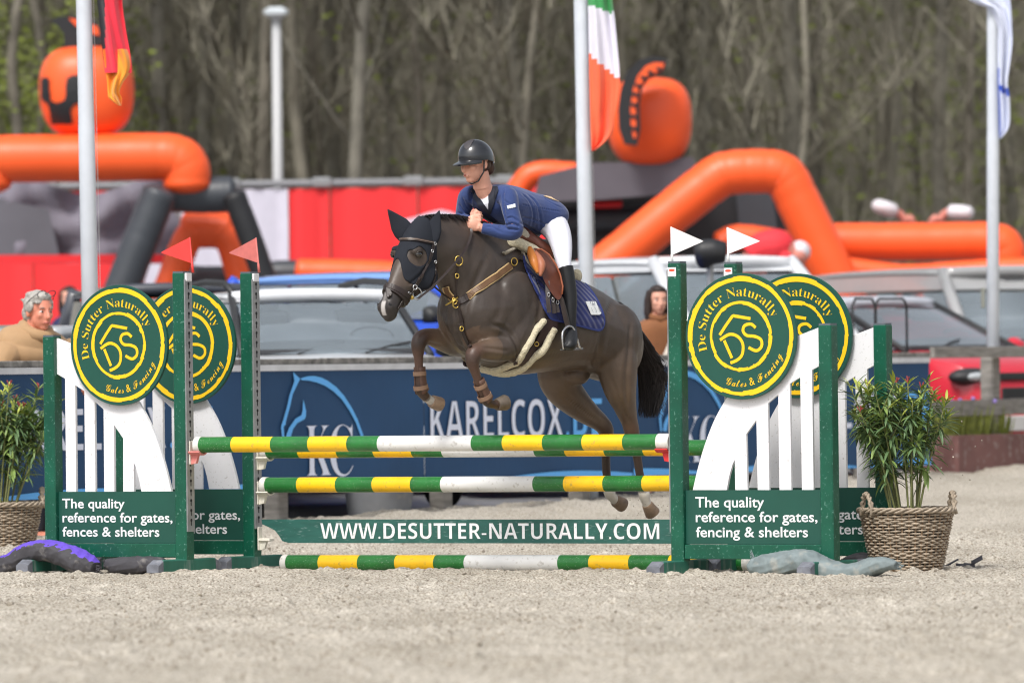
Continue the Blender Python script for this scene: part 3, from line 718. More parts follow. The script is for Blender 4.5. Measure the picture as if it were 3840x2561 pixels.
# ================================================================== vehicles
GLASS = mat('car_glass', (.36, .43, .48), .05, spec=.8, var=.25, vscale=1.0, coat=1.0, trans=.62)  # noise in the tint stands in for patchy sky reflections
TYRE = mat('tyre', (.015, .015, .016), .85); RIM = mat('rim', (.35, .36, .38), .35, metal=.8); BLKP = mat('black_plastic', (.025, .026, .028), .55)
LAMPG = mat('headlight_glass', (.45, .48, .5), .1, spec=1, coat=.5)
ZUP_ = Vector((0, 0, 1))
def car(u, Y, yaw, L_, W_, H_, col, label, name='parked_car', hood=.95, rake=.75, belt=.62, rear=.35, rails=False, emblem=False, group='vehicles parked behind the fence', roofcol=None, tall_hood=.60, pillars=True, hd=.90, prad=.040):
    """yaw: heading of the nose, degrees from -Y (towards the camera), positive to the right"""
    c = P(u, 900, Y); gz_ = float(rise(c.y))
    F_ = Vector((math.sin(R(yaw)), -math.cos(R(yaw)), 0)); S_ = Vector((-F_.y, F_.x, 0)); B = Vector((c.x, c.y, gz_))
    pt = lambda x, y, z: B+F_*x+S_*y+Vector((0, 0, z))
    q = thing(name, B, label, 'van' if 'van' in name else 'car', group)
    hL, hW = L_/2, W_/2; zb = H_*belt; xc = hL-hood; xr = xc-rake; xt = -hL+.12; xrr = xt+rear; zh = H_*tall_hood
    def sec(x, w_, z0, z1):
        return [pt(x, s*w_*k, z0+(z1-z0)*t) for s, k, t in ((-1, .86, 0), (-1, .97, .12), (-1, 1, .45), (-1, .985, .8), (-1, .93, .97), (-1, .80, 1.0), (0, 0, 1.02), (1, .80, 1.0), (1, .93, .97), (1, .985, .8), (1, 1, .45), (1, .97, .12), (1, .86, 0))]
    mb = MB(); mb.loft([sec(hL, hW*.70, .38, zh*.72), sec(hL-.06, hW*.86, .27, zh*.84), sec(hL-.30, hW*.97, .24, zh*.945), sec(hL-.6, hW, .24, zh*.985), sec(xc, hW, .24, zb), sec(0, hW, .24, zb+.01), sec(xt+.25, hW, .24, zb+.01), sec(xt, hW*.95, .28, zb), sec(-hL, hW*.85, .35, zb*.85)])
    body = mb.build('body', col, q, smooth=True, angle=50)
    # greenhouse
    wb, wr = hW*.90, hW*.72; zr = H_-.03
    A = {('f', s): pt(xc+.02, s*wb*.93, zb-.01) for s in (-1, 1)}; Rf = {('f', s): pt(xr, s*wr, zr) for s in (-1, 1)}
    A.update({('r', s): pt(xt+.04, s*wb*.93, zb) for s in (-1, 1)}); Rf.update({('r', s): pt(xrr, s*wr, zr) for s in (-1, 1)})
    mb = MB(); ins = lambda p, k=.02: p+(pt(0, 0, zb)-p).normalized()*k
    mb.add([A[('f', -1)], A[('f', 1)], A[('r', 1)], A[('r', -1)], Rf[('f', -1)], Rf[('f', 1)], Rf[('r', 1)], Rf[('r', -1)]], [(0, 1, 2, 3), (4, 7, 6, 5), (0, 4, 5, 1), (1, 5, 6, 2), (2, 6, 7, 3), (3, 7, 4, 0)])
    SEAT = mat('seat_cloth', (.035, .037, .042), .8)
    fl0 = MB(); fl0.box(pt((xc+xt)/2, 0, zb-.06), F_, S_, Vector((0, 0, 1)), (xc-xt)/2-.1, wb*.86, .03); fl0.box(pt(xc-.14, 0, zb+.0), F_, S_, Vector((0, 0, 1)), .16, wb*.84, .05, bev=.02); fl0.build('dashboard', SEAT, q)
    for xs_ in (xc-.95, xc-1.75):
        for sy in (-.42, .42):
            st_ = MB(); st_.box(pt(xs_, sy*hW, zb+.02), F_, S_, Vector((0, 0, 1)), .07, .20, .16, bev=.03); st_.box(pt(xs_-.02, sy*hW, zb+.27), F_, S_, Vector((0, 0, 1)), .05, .12, .075, bev=.025); st_.box(pt(xs_-.02, sy*hW, zb+.20), F_, S_, Vector((0, 0, 1)), .012, .04, .04); st_.build('seat', SEAT, q)
    sw_ = MB(); cw_ = pt(xc-.48, .42*hW, zb+.02); sw_.tube([cw_+S_*(.17*math.cos(t))+Vector((0, 0, .15*math.sin(t)))+F_*(.06*math.sin(t)) for t in [k*math.pi/10 for k in range(21)]], .014, n=6, cap=False); sw_.build('steering_wheel', SEAT, q)
    mr_ = MB(); mr_.box(pt(xr+.10, 0, zr-.12), F_, S_, Vector((0, 0, 1)), .012, .11, .03, bev=.006); mr_.build('rear_view_mirror', SEAT, q)
    for sy in (-.35, .25):
        wp_ = MB(); wp_.tube([pt(xc+.06, sy*hW, zb+.012), pt(xc-.06, (sy+.25)*hW, zb+.07), pt(xc-.10, (sy+.45)*hW, zb+.10)], .010, n=5); wp_.build('wiper', BLKP, q)
    def pane(name, a, b, c_, d, bow=0.0, nrm=None):
        n = 6; vs = []
        for i in range(n+1):
            for j in range(n+1):
                s, t = .03+.94*i/n, .05+.90*j/n
                p = a.lerp(b, s).lerp(d.lerp(c_, s), t); vs.append(p+(nrm*(bow*(1-(2*s-1)**2)) if nrm else Vector((0, 0, 0))))
        MB().add(vs, [(i*(n+1)+j, (i+1)*(n+1)+j, (i+1)*(n+1)+j+1, i*(n+1)+j+1) for i in range(n) for j in range(n)]).build(name, GLASS, q, smooth=True)
    TP = {k: A[k].lerp(Rf[k], hd) for k in A}; ks = [('f', -1), ('f', 1), ('r', 1), ('r', -1)]
    bd = MB(); bd.add([TP[k] for k in ks]+[Rf[k] for k in ks], [(i, (i+1) % 4, 4+(i+1) % 4, 4+i) for i in range(4)]); bd.build('roof_side', roofcol or col, q)
    pane('windscreen', A[('f', -1)], A[('f', 1)], TP[('f', 1)], TP[('f', -1)], .09, F_)
    hdr = MB(); n_ = 12; hdr.tube([Rf[('f', -1)].lerp(Rf[('f', 1)], k/n_)+F_*(.07*(1-(2*k/n_-1)**2)+.02)+ZUP_*(.02*(1-(2*k/n_-1)**2)-.02) for k in range(n_+1)], .055, n=10); hdr.build('roof_header', roofcol or col, q, smooth=True)
    pane('rear_window', A[('r', 1)], A[('r', -1)], TP[('r', -1)], TP[('r', 1)], .05, -F_)
    for s in (-1, 1):
        for k0, k1 in ((0, .36), (.36, .70), (.70, 1)):
            pane('side_window', A[('f', s)].lerp(A[('r', s)], k0), A[('f', s)].lerp(A[('r', s)], k1), TP[('f', s)].lerp(TP[('r', s)], k1), TP[('f', s)].lerp(TP[('r', s)], k0), .03, S_*s)
        MB().tube([A[('f', s)]+F_*.03, A[('f', s)].lerp(Rf[('f', s)], .5)+F_*.015, Rf[('f', s)]], [prad*1.1, prad, prad] if pillars else [.03, .03, .03], n=8).build('pillar', col if pillars else BLKP, q, smooth=True)
        MB().tube([A[('r', s)], Rf[('r', s)]], [.09, .07], n=8).build('pillar', col, q, smooth=True)
        if rails: MB().tube([pt(xr-.02, s*wr*.98, zr+.02), pt(xr-.25, s*wr*1.0, zr+.10), pt((xr+xrr)/2, s*wr*1.0, zr+.12), pt(xrr+.2, s*wr*1.0, zr+.09), pt(xrr, s*wr, zr+.01)], .028, n=8).build('roof_rail', BLKP, q, smooth=True)
        mi = MB(); mi.loft([[pt(xc-.28+x_, s*(hW-.03+y_), zb+.03+z_) for x_, z_ in ((-.05*k_, -.06*k_), (.07*k_, -.05*k_), (.08*k_, .03*k_), (.0, .085*k_), (-.05*k_, .07*k_))] for y_, k_ in ((0, .35), (.05, .8), (.10, 1.05), (.19, 1.0), (.22, .7))]); mi.build('mirror', col if emblem else BLKP, q, smooth=True)
        hs_ = MB(); hs_.ball(pt(hL-.16, s*hW*.78, zh*.80), .15, .25, .085, (F_, S_, Vector((0, 0, 1))), n=9); hso = hs_.build('headlight', BLKP, q, smooth=True)
        hl = MB(); hl.ball(pt(hL-.11, s*hW*.80, zh*.80), .12, .17, .055, (F_, S_, Vector((0, 0, 1))), n=8); hl.build('lens', LAMPG, hso, smooth=True)
        for x in (hL-.86, -hL+.85):
            wc = pt(x, s*(hW-.10), .33); ww = MB(); n = 24
            def rg(y, r): return [wc+S_*y+F_*(r*math.cos(t))+Vector((0, 0, r*math.sin(t))) for t in [2*math.pi*k/n for k in range(n)]]
            ww.loft([rg(-.10, .24), rg(-.11, .30), rg(-.08, .33), rg(.08, .33), rg(.11, .30), rg(.10, .24)]); wo_ = ww.build('wheel', TYRE, q, smooth=True, angle=40)
            MB().loft([rg(s*.104, .235), rg(s*.112, .20), rg(s*.106, .04)]).build('rim', RIM, wo_, smooth=True, angle=40)
    rf = MB(); gridn = 6; vs = []
    for i in range(gridn+1):
        for j in range(gridn+1):
            x = xr+.05+(xrr-xr-.1)*i/gridn; y = -1+2*j/gridn; vs.append(pt(x, y*(wr+.015), zr-.005+.05*(1-y*y)+.02*(1-(2*i/gridn-1)**2)))
    n = gridn+1; rf.add(vs, [(i*n+j, (i+1)*n+j, (i+1)*n+j+1, i*n+j+1) for i in range(gridn) for j in range(gridn)]); 
    o = rf.build('roof', roofcol or col, q, smooth=True); md = o.modifiers.new('t', 'SOLIDIFY'); md.thickness = .04; md.offset = -1
    g = MB(); g.box(pt(hL-.035, 0, zh*.62), S_, F_, Vector((0, 0, 1)), hW*.52, .05, .09, bev=.01); g.build('grille', BLKP, q)
    if emblem:
        g2 = MB(); g2.box(pt(hL-.04, 0, zh*.80), S_, F_, Vector((0, 0, 1)), hW*.62, .05, .035, bev=.01); g2.build('grille', BLKP, q); g3 = MB(); g3.box(pt(hL+.0, 0, .42), S_, F_, Vector((0, 0, 1)), hW*.6, .03, .07, bev=.01); g3.build('number_plate', mat('plate_white', (.6, .6, .6), .5), q)
        e = MB(); f_ = lambda a, z, o: pt(hL+.03+o, a, zh*.66+z)
        th = [k*math.pi/12 for k in range(24)]
        e.loft([[f_(.11*math.cos(t), .14*math.sin(t), o) for t in th] for o in (0, .02)]); eo = e.build('badge', mat('badge_silver', (.7, .72, .75), .3, metal=.5), q)
        e = MB()
        for dz in (0, -.06): e.add([f_(-.07, -.03+dz, .024), f_(0, .03+dz, .024), f_(.07, -.03+dz, .024), f_(.07, -.06+dz, .024), f_(0, .0+dz, .024), f_(-.07, -.06+dz, .024)], [(0, 1, 4, 5), (1, 2, 3, 4)])
        e.build('chevron', BLKP, eo)
    return q
PAINT = lambda n, c, m=0: mat(n, c, .28, metal=m, coat=.6, var=.03)
cw = PAINT('car_white', (.72, .74, .77)); 
car(700, 63.2, 14, 4.4, 1.85, 1.74, cw, 'white car with black roof rails behind the KC banner', rails=True, hood=1.05, rake=.85, belt=.70, tall_hood=.69, pillars=False)
car(1000, 67.4, 48, 4.4, 1.85, 1.84, PAINT('car_blue', rgb(30, 80, 205)), 'bright blue car behind the horse head', hood=1.0, rake=.8, belt=.78, tall_hood=.76, roofcol=PAINT('car_blue_roof_sheen', rgb(120, 160, 225)))  # paler roof colour stands in for sky reflected in the blue paint
car(1610, 71.2, 26, 4.7, 1.95, 1.96, cw, 'white van behind the spectator in brown', name='parked_van', hood=.9, rake=1.0, belt=.60, rear=.15, tall_hood=.58, hd=.88, prad=.065)
car(2225, 77.0, 22, 5.0, 2.0, 1.90, PAINT('van_grey', (.34, .345, .35)), 'grey van behind the red car', name='parked_van', hood=.8, rake=.75, belt=.62, rear=.15, hd=.74, prad=.06)
car(2010, 72.3, 42, 4.2, 1.80, 1.58, PAINT('car_red', rgb(206, 40, 58)), 'red car with a silver badge behind the right end of the fence', hood=.98, rake=1.05, belt=.69, tall_hood=.67, pillars=False, emblem=True, roofcol=PAINT('car_red_roof_sheen', rgb(190, 195, 205)))  # silver roof colour paints in the sky mirrored by the red bodywork
car(110, 60.2, 62, 4.4, 1.8, 1.50, PAINT('car_silver', (.48, .50, .52), .3), 'silver car behind the man in the beige jacket', hood=1.0, rake=.8)
car(400, 67.6, 10, 4.5, 1.8, 1.76, PAINT('car_dark', (.05, .055, .07)), 'dark car half hidden behind the left discs', pillars=False, belt=.64)

# ================================================================== inflatable obstacle course
YI = 85.0
UM = FPX/YI/K                                  # photo units per metre at that distance
ORG = mat('orange_vinyl', rgb(255, 97, 43), .42, var=.05, vscale=1.5, bump=.12, bscale=3)
BLV = mat('black_vinyl', rgb(62, 66, 72), .42, var=.1, vscale=2, bump=.12, bscale=3)
BLK2 = mat('black_vinyl_dark', rgb(34, 35, 38), .5)
GRV = mat('grey_vinyl', rgb(98, 98, 106), .55, var=.15, vscale=1.5)
NETM = mat('net_grey', rgb(124, 120, 132), .8, var=.18, vscale=1.2)
REDV = mat('red_vinyl', rgb(232, 44, 50), .5, var=.06, vscale=1)
def itube(root, name, path, r, m, Y=YI, n=20, steps=8):
    pts = [P(x, y, Y) for x, y in [tuple(q) for q in cr(path, steps)]]
    rr = r/UM*Y/YI if isinstance(r, (int, float)) else None
    N = len(pts); rad = [rr*(1-.022*(i % 6 == 3)) for i in range(N)]
    # rounded ends and faint seams
    d0 = (pts[0]-pts[1]).normalized(); d1 = (pts[-1]-pts[-2]).normalized()
    pre = [pts[0]+d0*rr*k for k in (.42, .36, .25, .12)]; pos = [pts[-1]+d1*rr*k for k in (.12, .25, .36, .42)]
    mb = MB(); mb.tube(pre+pts+pos, [rr*.15, rr*.55, rr*.82, rr*.96]+rad+[rr*.96, rr*.82, rr*.55, rr*.15], n=n)
    return mb.build(name, m, root, smooth=True)
def ihead(root, u, v, hu, hv, Y, m):
    c = P(u, v, Y); rx, rz = hu/UM*Y/YI, hv/UM*Y/YI; n = 28; mb = MB(); rings = []
    sg = lambda x, e: math.copysign(abs(x)**e, x)
    for i in range(1, n):
        t = -math.pi/2+math.pi*i/n; ring = []
        for j in range(2*n):
            a = math.pi*j/n; ct = sg(math.cos(t), .62); narrow = 1-.10*max(0, -math.sin(t))
            ring.append(c+Vector((rx*ct*sg(math.cos(a), .75)*narrow, rx*.95*ct*sg(math.sin(a), .75)*narrow, rz*sg(math.sin(t), .72))))
        rings.append(ring)
    mb.loft(rings); me_ = bpy.data.meshes.new('h'); me_.from_pydata([tuple(q) for q in mb.v], [], mb.f); tr = bvh_of(me_)
    return mb.build('head', m, root, smooth=True), tr
def inpoly(x, y, poly):
    c = False; n = len(poly); j = n-1
    for i in range(n):
        xi, yi = poly[i]; xj, yj = poly[j]
        if (yi > y) != (yj > y) and x < (xj-xi)*(y-yi)/(yj-yi)+xi: c = not c
        j = i
    return c
def patch(poly, tree, step, lift, mx_=60.0):
    """a skin over the part of a surface seen inside a photo outline"""
    xs_ = [p[0] for p in poly]; ys_ = [p[1] for p in poly]; nx_ = int((max(xs_)-min(xs_))/step)+2; ny_ = int((max(ys_)-min(ys_))/step)+2
    idx = {}; mb = MB()
    for i in range(nx_):
        for j in range(ny_):
            x, y = min(xs_)+i*step, min(ys_)+j*step
            d = ray(x, y).normalized(); h, nr, _, _ = tree.ray_cast(EYE+d*20, d)
            if h is None: continue
            if nr.dot(d) > 0: nr = -nr
            idx[(i, j)] = (len(mb.v)); mb.v.append(h+nr*lift)
    for i in range(nx_-1):
        for j in range(ny_-1):
            x, y = min(xs_)+(i+.5)*step, min(ys_)+(j+.5)*step
            k = [(i, j), (i, j+1), (i+1, j+1), (i+1, j)]
            if all(q in idx for q in k) and inpoly(x, y, poly):
                q4 = [mb.v[idx[q]] for q in k]
                if max((q4[a]-q4[b]).length for a, b in ((0, 2), (1, 3))) < step/mx_: mb.f.append(tuple(idx[q] for q in k)); mb.m.append(0)
    keep = sorted({a for f in mb.f for a in f}); rm = {a: b for b, a in enumerate(keep)}
    mb.v = [mb.v[a] for a in keep]; mb.f = [tuple(rm[a] for a in f) for f in mb.f]
    return mb
def fin(root, name, poly, Y, th, m):
    mb = MB(); pts = [P(x, y, Y) for x, y in poly]
    mb.loft([[p+Vector((0, o, 0)) for p in pts] for o in (-th/2, th/2)]); return mb.build(name, m, root)
ga = lambda x, y: (.3904*x, .3904*y)
b0 = P(300, 900, YI); z85 = float(rise(YI))
IL = thing('inflatable_arch', (b0.x, YI, z85), 'orange and black inflatable with a helmet shaped head, on the left', 'inflatable', 'inflatable obstacle course')
def leg(path):  # follow a leg down to the ground
    (x0, y0), (x1, y1) = path[-2], path[-1]; yb = 839+(CAMZ-z85)*UM; t = (yb-30-y1)/(y1-y0); return path+[(x1+(x1-x0)*t, yb-30)]
itube(IL, 'orange_tube', [(-90, 372), (-20, 366), (150, 364), (330, 361), (400, 364), (426, 385), (429, 424)], 55, ORG)
itube(IL, 'orange_tube', [(-30, 380), (-26, 425)], 54, ORG)
itube(IL, 'black_tube', leg([(366, 446), (330, 535), (296, 622)]), 41, BLV, YI-.2)
itube(IL, 'black_tube', [(390, 446), (470, 448), (528, 446)], 42, BLV, YI+.1)
itube(IL, 'black_tube', leg([(538, 452), (572, 540), (607, 640)]), 28, BLK2, YI-.1)
itube(IL, 'orange_tube', leg([(505, 532), (530, 560), (560, 660)]), 34, ORG, YI+.8)
itube(IL, 'orange_tube', leg([(445, 532), (425, 560), (385, 665)]), 34, ORG, YI+.8)
itube(IL, 'orange_tube', [(430, 530), (475, 528), (520, 530)], 42, ORG, YI+.85)
itube(IL, 'black_tube', [(440, 640), (540, 640), (640, 628), (740, 630)], 30, BLV, YI+1.4)
itube(IL, 'orange_tube', [(690, 626), (800, 628), (905, 632), (1010, 640)], 32, ORG, YI+1.2)
hd, tr = ihead(IL, 199, 213, 109, 106, YI+.3, ORG)
for poly in ([ga(*q) for q in ((250, 470), (275, 452), (297, 470), (300, 590), (340, 608), (385, 588), (392, 470), (420, 446), (478, 440), (482, 590), (428, 622), (415, 650), (428, 725), (310, 728), (290, 612), (252, 585))],):
    patch(poly, tr, 2.0, .02).build('face_slot', BLK2, hd)
fin(IL, 'crest', [(117, 50), (134, 41), (168, 38), (205, 46), (232, 60), (240, 96), (222, 112), (148, 110), (149, 82), (134, 62)], YI+.3, .34, BLK2)
fin(IL, 'crest_stripe', [(160, 44), (200, 52), (226, 64), (230, 84), (205, 78), (176, 62)], YI+.3, .37, ORG)
# netting and cloth behind the left figure
nb = P(190, 700, YI+2.2)
NT = thing('safety_net', (nb.x, nb.y, z85), 'sagging grey netting behind the left inflatable', 'net')
mb = MB(); n = 24; top, bot = [], []
for i in range(n+1):
    x = -60+470*i/n; sag = 446-8+ (30*math.sin(math.pi*min(1, max(0, (x-95)/215))) if 95 < x < 310 else 0)-8
    top.append(P(x, sag-14, YI+2.2)+Vector((0, .12*math.sin(i*1.1), 0))); bot.append(P(x, 606, YI+2.2)+Vector((0, .15*math.sin(i*.8), 0)))
rows = [[t.lerp(b, k/8)+Vector((0, .08*math.sin(k*1.3+i*.5), 0)) for i, (t, b) in enumerate(zip(top, bot))] for k in range(9)]
mb.v = [p for r in rows for p in r]; mb.f = [(k*(n+1)+i, k*(n+1)+i+1, (k+1)*(n+1)+i+1, (k+1)*(n+1)+i) for k in range(8) for i in range(n)]; mb.m = [0]*len(mb.f)
mb.build('net', NETM, NT, smooth=True)
for pts, m in (([(-60, 440), (60, 470), (112, 482), (140, 604), (-60, 604)], GRV), ([(-60, 586), (400, 584), (400, 604), (-60, 606)], REDV)):
    MB().add([P(x, y, YI+(2.04 if m is GRV else 1.98)) for x, y in pts], [tuple(range(len(pts)))]).build('fabric_band', m, NT)
for u_ in (-58, 408): MB().tube([P(u_, 430, YI+2.25), Vector((P(u_, 430, YI+2.25).x, YI+2.25, z85))], .03, n=8).build('net_pole', METAL, NT)
# right figure
gb = lambda x, y: (1224.5+.42938*x, .42938*y)
b0 = P(1700, 900, YI)
IR = thing('inflatable_slide', (b0.x, YI, z85), 'big orange inflatable arch with crested head and dark canopy, on the right', 'inflatable', 'inflatable obstacle course')
itube(IR, 'orange_tube', [(1424-95, 586+73), (1424, 586), (1560, 474), (1640, 412), (1668, 399), (1720, 394), (1780, 396), (1806, 412), (1830, 458), (1907, 618), (1945, 700)], 51, ORG)
itube(IR, 'orange_tube', [(1150, 520), (1195, 428), (1235, 398), (1318, 400)], 27, ORG, YI+3.0)
itube(IR, 'orange_tube', [(1875, 556), (2000, 556), (2150, 555), (2270, 554), (2306, 566), (2312, 600), (2313, 640)], 44, ORG, YI+.5)
itube(IR, 'orange_tube', [(1920, 612), (1990, 622), (2080, 632), (2180, 626), (2330, 616), (2440, 616)], 25, ORG, YI+.1)
itube(IR, 'grey_tube', [(1300, 502), (1380, 502), (1500, 498)], 25, BLV, YI+2.5)
hd, tr = ihead(IR, 1491, 281, 98, 102, YI+1.5, ORG)
fin(IR, 'crest', [(1533, 136), (1500, 130), (1466, 139), (1440, 164), (1425, 204), (1419, 250), (1421, 296), (1434, 331), (1462, 335), (1470, 300), (1468, 240), (1474, 205), (1490, 182), (1520, 170), (1530, 152)], YI+.75, .30, BLK2)
fin(IR, 'crest_stripe', [(1524, 147), (1502, 146), (1482, 154), (1464, 176), (1453, 208), (1447, 250), (1449, 296), (1454, 318), (1460, 318), (1459, 250), (1467, 204), (1486, 176), (1520, 164)], YI+.75, .34, ORG)
for k in range(8):
    t = k/7; x, y = [(1512, 160), (1492, 168), (1476, 180), (1464, 198), (1457, 218), (1454, 242), (1453, 268), (1454, 296)][k]
    fin(IR, 'crest_tooth', [(x-7, y-5), (x+7, y-3), (x+6, y+6), (x-5, y+4)], YI+.75, .38, BLK2)
mb = MB(); tp = [(1240, 404), (1300, 388), (1360, 374), (1430, 373), (1520, 368), (1592, 360), (1600, 400)]; bt = [(1220, 470), (1290, 462), (1360, 460), (1430, 454), (1510, 448), (1570, 430), (1600, 415)]
mb.loft([[P(x, y, Y) for x, y in tp+bt[::-1]] for Y in (YI+1.3, YI+2.6)]); mb.build('canopy', mat('canopy_grey', rgb(92, 88, 96), .6, var=.12, vscale=2), IR)
mb = MB(); mb.loft([[P(x, y, Y) for x, y in ((1250, 452), (1560, 444), (1640, 430), (1800, 430), (1840, 620), (1700, 700), (1300, 700))] for Y in (YI+2.9, YI+3.1)]); mb.build('back_wall', BLK2, IR)
MB().add([P(x, y, YI+2.7) for x, y in ((1690, 440), (1772, 440), (1790, 560), (1700, 560))], [(0, 1, 2, 3)]).build('wall_panel', BLV, IR)
itube(IR, 'red_tube', [(1362, 470), (1425, 468)], 9, REDV, YI+2.4)
itube(IR, 'orange_tube', [(1655, 560), (1700, 545), (1800, 560)], 30, ORG, YI+2.2)
bp_ = P(1630, 590, 72.6)
mb = MB(); mb.tube([P(1594, 582, 66.8), P(1610, 580, 66.8), P(1640, 578, 66.8), P(1668, 580, 66.8)], [.085, .115, .115, .09], n=16); mb.tube([P(1622, 585, 66.8), P(1616, 606, 66.8), P(1612, 618, 66.8)], [.10, .07, .03], n=12)
me_ = fuse(mb, .02, 6); sp = mesh_obj('loudspeaker_horn', me_, BLK2); sp.location = (0, 0, 0)
c0 = sum((v.co for v in me_.vertices), Vector())/len(me_.vertices); me_.transform(Matrix.Translation(-c0)); sp.location = c0
tag(sp, 'black rounded horn above the white van roof, between the two white pennants', 'loudspeaker')
mp_ = MB(); pb = Vector((c0.x, c0.y+.05, float(rise(66.8)))); mp_.tube([pb, Vector((c0.x, c0.y+.05, c0.z-.05))], .03, n=8); tag(mp_.build('loudspeaker_post', METAL), 'thin grey post carrying the black horn behind the white van', 'post')
# tall red and white hoarding
YH = 92.0; hb = P(600, 700, YH); HD = thing('hoarding', (hb.x, YH, float(rise(YH))), 'tall red and white hoarding with a grey top rail behind the cars', 'hoarding')
RDH = mat('hoarding_red', rgb(236, 48, 52), .6, var=.04, vscale=.6); WHH = mat('hoarding_white', (.62, .60, .70), .6, var=.03)
zt_ = P(800, 432, YH).z
for u0, u1, m in ((-120, 75, RDH), (75, 330, RDH), (330, 540, WHH), (540, 664, WHH), (664, 758, RDH), (760, 960, RDH), (962, 1160, RDH), (1162, 1400, RDH)):
    a, b = P(u0+1, 600, YH), P(u1-1, 600, YH); mb = MB(); n = 10
    top = [Vector((a.x+(b.x-a.x)*i/n, YH+.02*math.sin(i*1.7), zt_)) for i in range(n+1)]; bot = [Vector((q.x, YH+.03*math.sin(i*1.1), float(rise(YH))+.1)) for i, q in enumerate(top)]
    mb.add(top+bot, [(i, i+1, n+2+i, n+1+i) for i in range(n)]); mb.build('sheet', m, HD, smooth=True)
ra, rb_ = P(-120, 425, YH), P(1400, 425, YH)
MB().tube([Vector((ra.x, YH, zt_+.06)), Vector((rb_.x, YH, zt_+.06))], .045, n=8).build('top_rail', mat('rail_grey', (.22, .225, .24), .6), HD)
for u_ in range(-100, 1400, 210):
    x = P(u_, 500, YH).x; MB().tube([Vector((x, YH+.12, float(rise(YH))-.1)), Vector((x, YH+.12, zt_+.10))], .04, n=8).build('upright', METAL, HD)
    MB().box(Vector((x, YH, zt_+.07)), (1, 0, 0), (0, 1, 0), (0, 0, 1), .12, .07, .06, bev=.02).build('clamp', METAL, HD)
mb = MB(); stroke(mb, [(922, 512), (950, 506), (990, 493), (1012, 488), (1030, 492), (1052, 500)], 12, lambda a, z, o: P(a, z, YH-.05), 0); mb.build('printed_line', WHH, HD)
# lamp post
LPM = mat('lamp_grey', (.48, .49, .50), .5); YL = 96.0
lb = P(637, 420, YL); lt = P(634, 34, YL); lp = thing('lamp_post', (lb.x, YL, float(rise(YL))), 'tall grey lamp post with a flat light head before the bare wood', 'lamp post')
MB().tube([Vector((lb.x, YL, 0.2)), Vector((lt.x, YL, lt.z))], [.075, .055], n=14).build('mast', LPM, lp, smooth=True)
mb = MB(); mb.loft([[Vector((lt.x+x*s, YL+y*s, lt.z+z)) for x, y in ((-.15, -.1), (-.12, -.16), (.12, -.16), (.15, -.1), (.15, .1), (.12, .16), (-.12, .16), (-.15, .1))] for s, z in ((.8, -.02), (1, .0), (1.02, .05), (.5, .09))]); mb.build('lamp_head', mat('lamp_head', (.62, .68, .72), .4), lp)
MB().box((lt.x, YL, lt.z-.035), (1, 0, 0), (0, 1, 0), (0, 0, 1), .09, .09, .012).build('lens', mat('lens', (.7, .75, .78), .2), lp)

# ================================================================== bare wood
BARK = [mat('bark_%s' % n, c, .9, var=.3, vscale=3, bump=.4, bscale=12) for n, c in (('grey', (.18, .17, .14)), ('brown', (.165, .15, .12)), ('pale', (.21, .195, .155)))]
TWIG = mat('twig', (.21, .195, .15), .9, var=.3, vscale=.5)
LEAFY = mat('spring_leaf', rgb(112, 124, 40), .7, var=.5, vscale=.7, sheen=.2)
LITTER = mat('leaf_litter', (.20, .18, .145), .95, var=.35, vscale=.5)
def twig_strip(mb, a, b, w0, w1):
    d = (b-a).normalized(); x, y, _ = frame(d)
    for s in (x,): mb.add([a-s*w0, a+s*w0, b+s*w1, b-s*w1], [(0, 1, 2, 3)])
def tree_proto(seed, h, r, leafy):
    rnd = random.Random(seed); tr_, cr_, lf = MB(), MB(), MB()
    pts = [Vector((0, 0, -.3))]; x = y = 0; n = 9
    for i in range(1, n+1):
        x += rnd.uniform(-.22, .22); y += rnd.uniform(-.22, .22); pts.append(Vector((x, y, h*i/n)))
    tr_.tube([Vector(q) for q in cr([tuple(p) for p in pts], 3)], [r*(1-.8*(i/(3*n)))+(.35*r*max(0, 1-i*1.0)) for i in range(3*n+1)], n=10)
    for k in range(16):
        t = rnd.uniform(.18, .95); i = min(int(t*n), n-1); b = pts[i].lerp(pts[i+1], t*n-i); an = rnd.random()*6.28; L_ = h*rnd.uniform(.10, .22)*(1.15-t*.6)
        d = Vector((math.cos(an), math.sin(an), rnd.uniform(.7, 2.2))).normalized(); e = b+d*L_; m_ = b.lerp(e, .5)+Vector((0, 0, -L_*.06))
        tr_.tube([b, m_, e], [r*.24*(1-t*.5), r*.13*(1-t*.5), .008], n=6)
        for j in range(13):
            s = rnd.uniform(.2, 1); p = b.lerp(e, s); a2 = rnd.random()*6.28; d2 = (d*.5+Vector((math.cos(a2), math.sin(a2), rnd.uniform(-.2, .9)))).normalized(); l2 = rnd.uniform(.4, 1.3); q = p+d2*l2
            twig_strip(cr_, p, q, .012, .004)
            for w_ in range(7):
                p3 = p.lerp(q, rnd.random()); d3 = (d2+Vector((rnd.uniform(-1, 1), rnd.uniform(-1, 1), rnd.uniform(-.6, 1)))).normalized(); twig_strip(cr_, p3, p3+d3*rnd.uniform(.2, .7), .007, .003)
            if leafy:
                for w_ in range(26 if leafy > 1 else 2):
                    p3 = p.lerp(q, rnd.random())+Vector((rnd.gauss(0, .12), rnd.gauss(0, .12), rnd.gauss(0, .12))); x_, y_, _ = frame(Vector((rnd.gauss(0, 1), rnd.gauss(0, 1), rnd.gauss(0, 1)))); s_ = rnd.uniform(.03, .07)
                    lf.add([p3-x_*s_, p3-y_*s_*.6, p3+x_*s_, p3+y_*s_*.6], [(0, 1, 2, 3)])
    return tr_, cr_, lf
protos = []
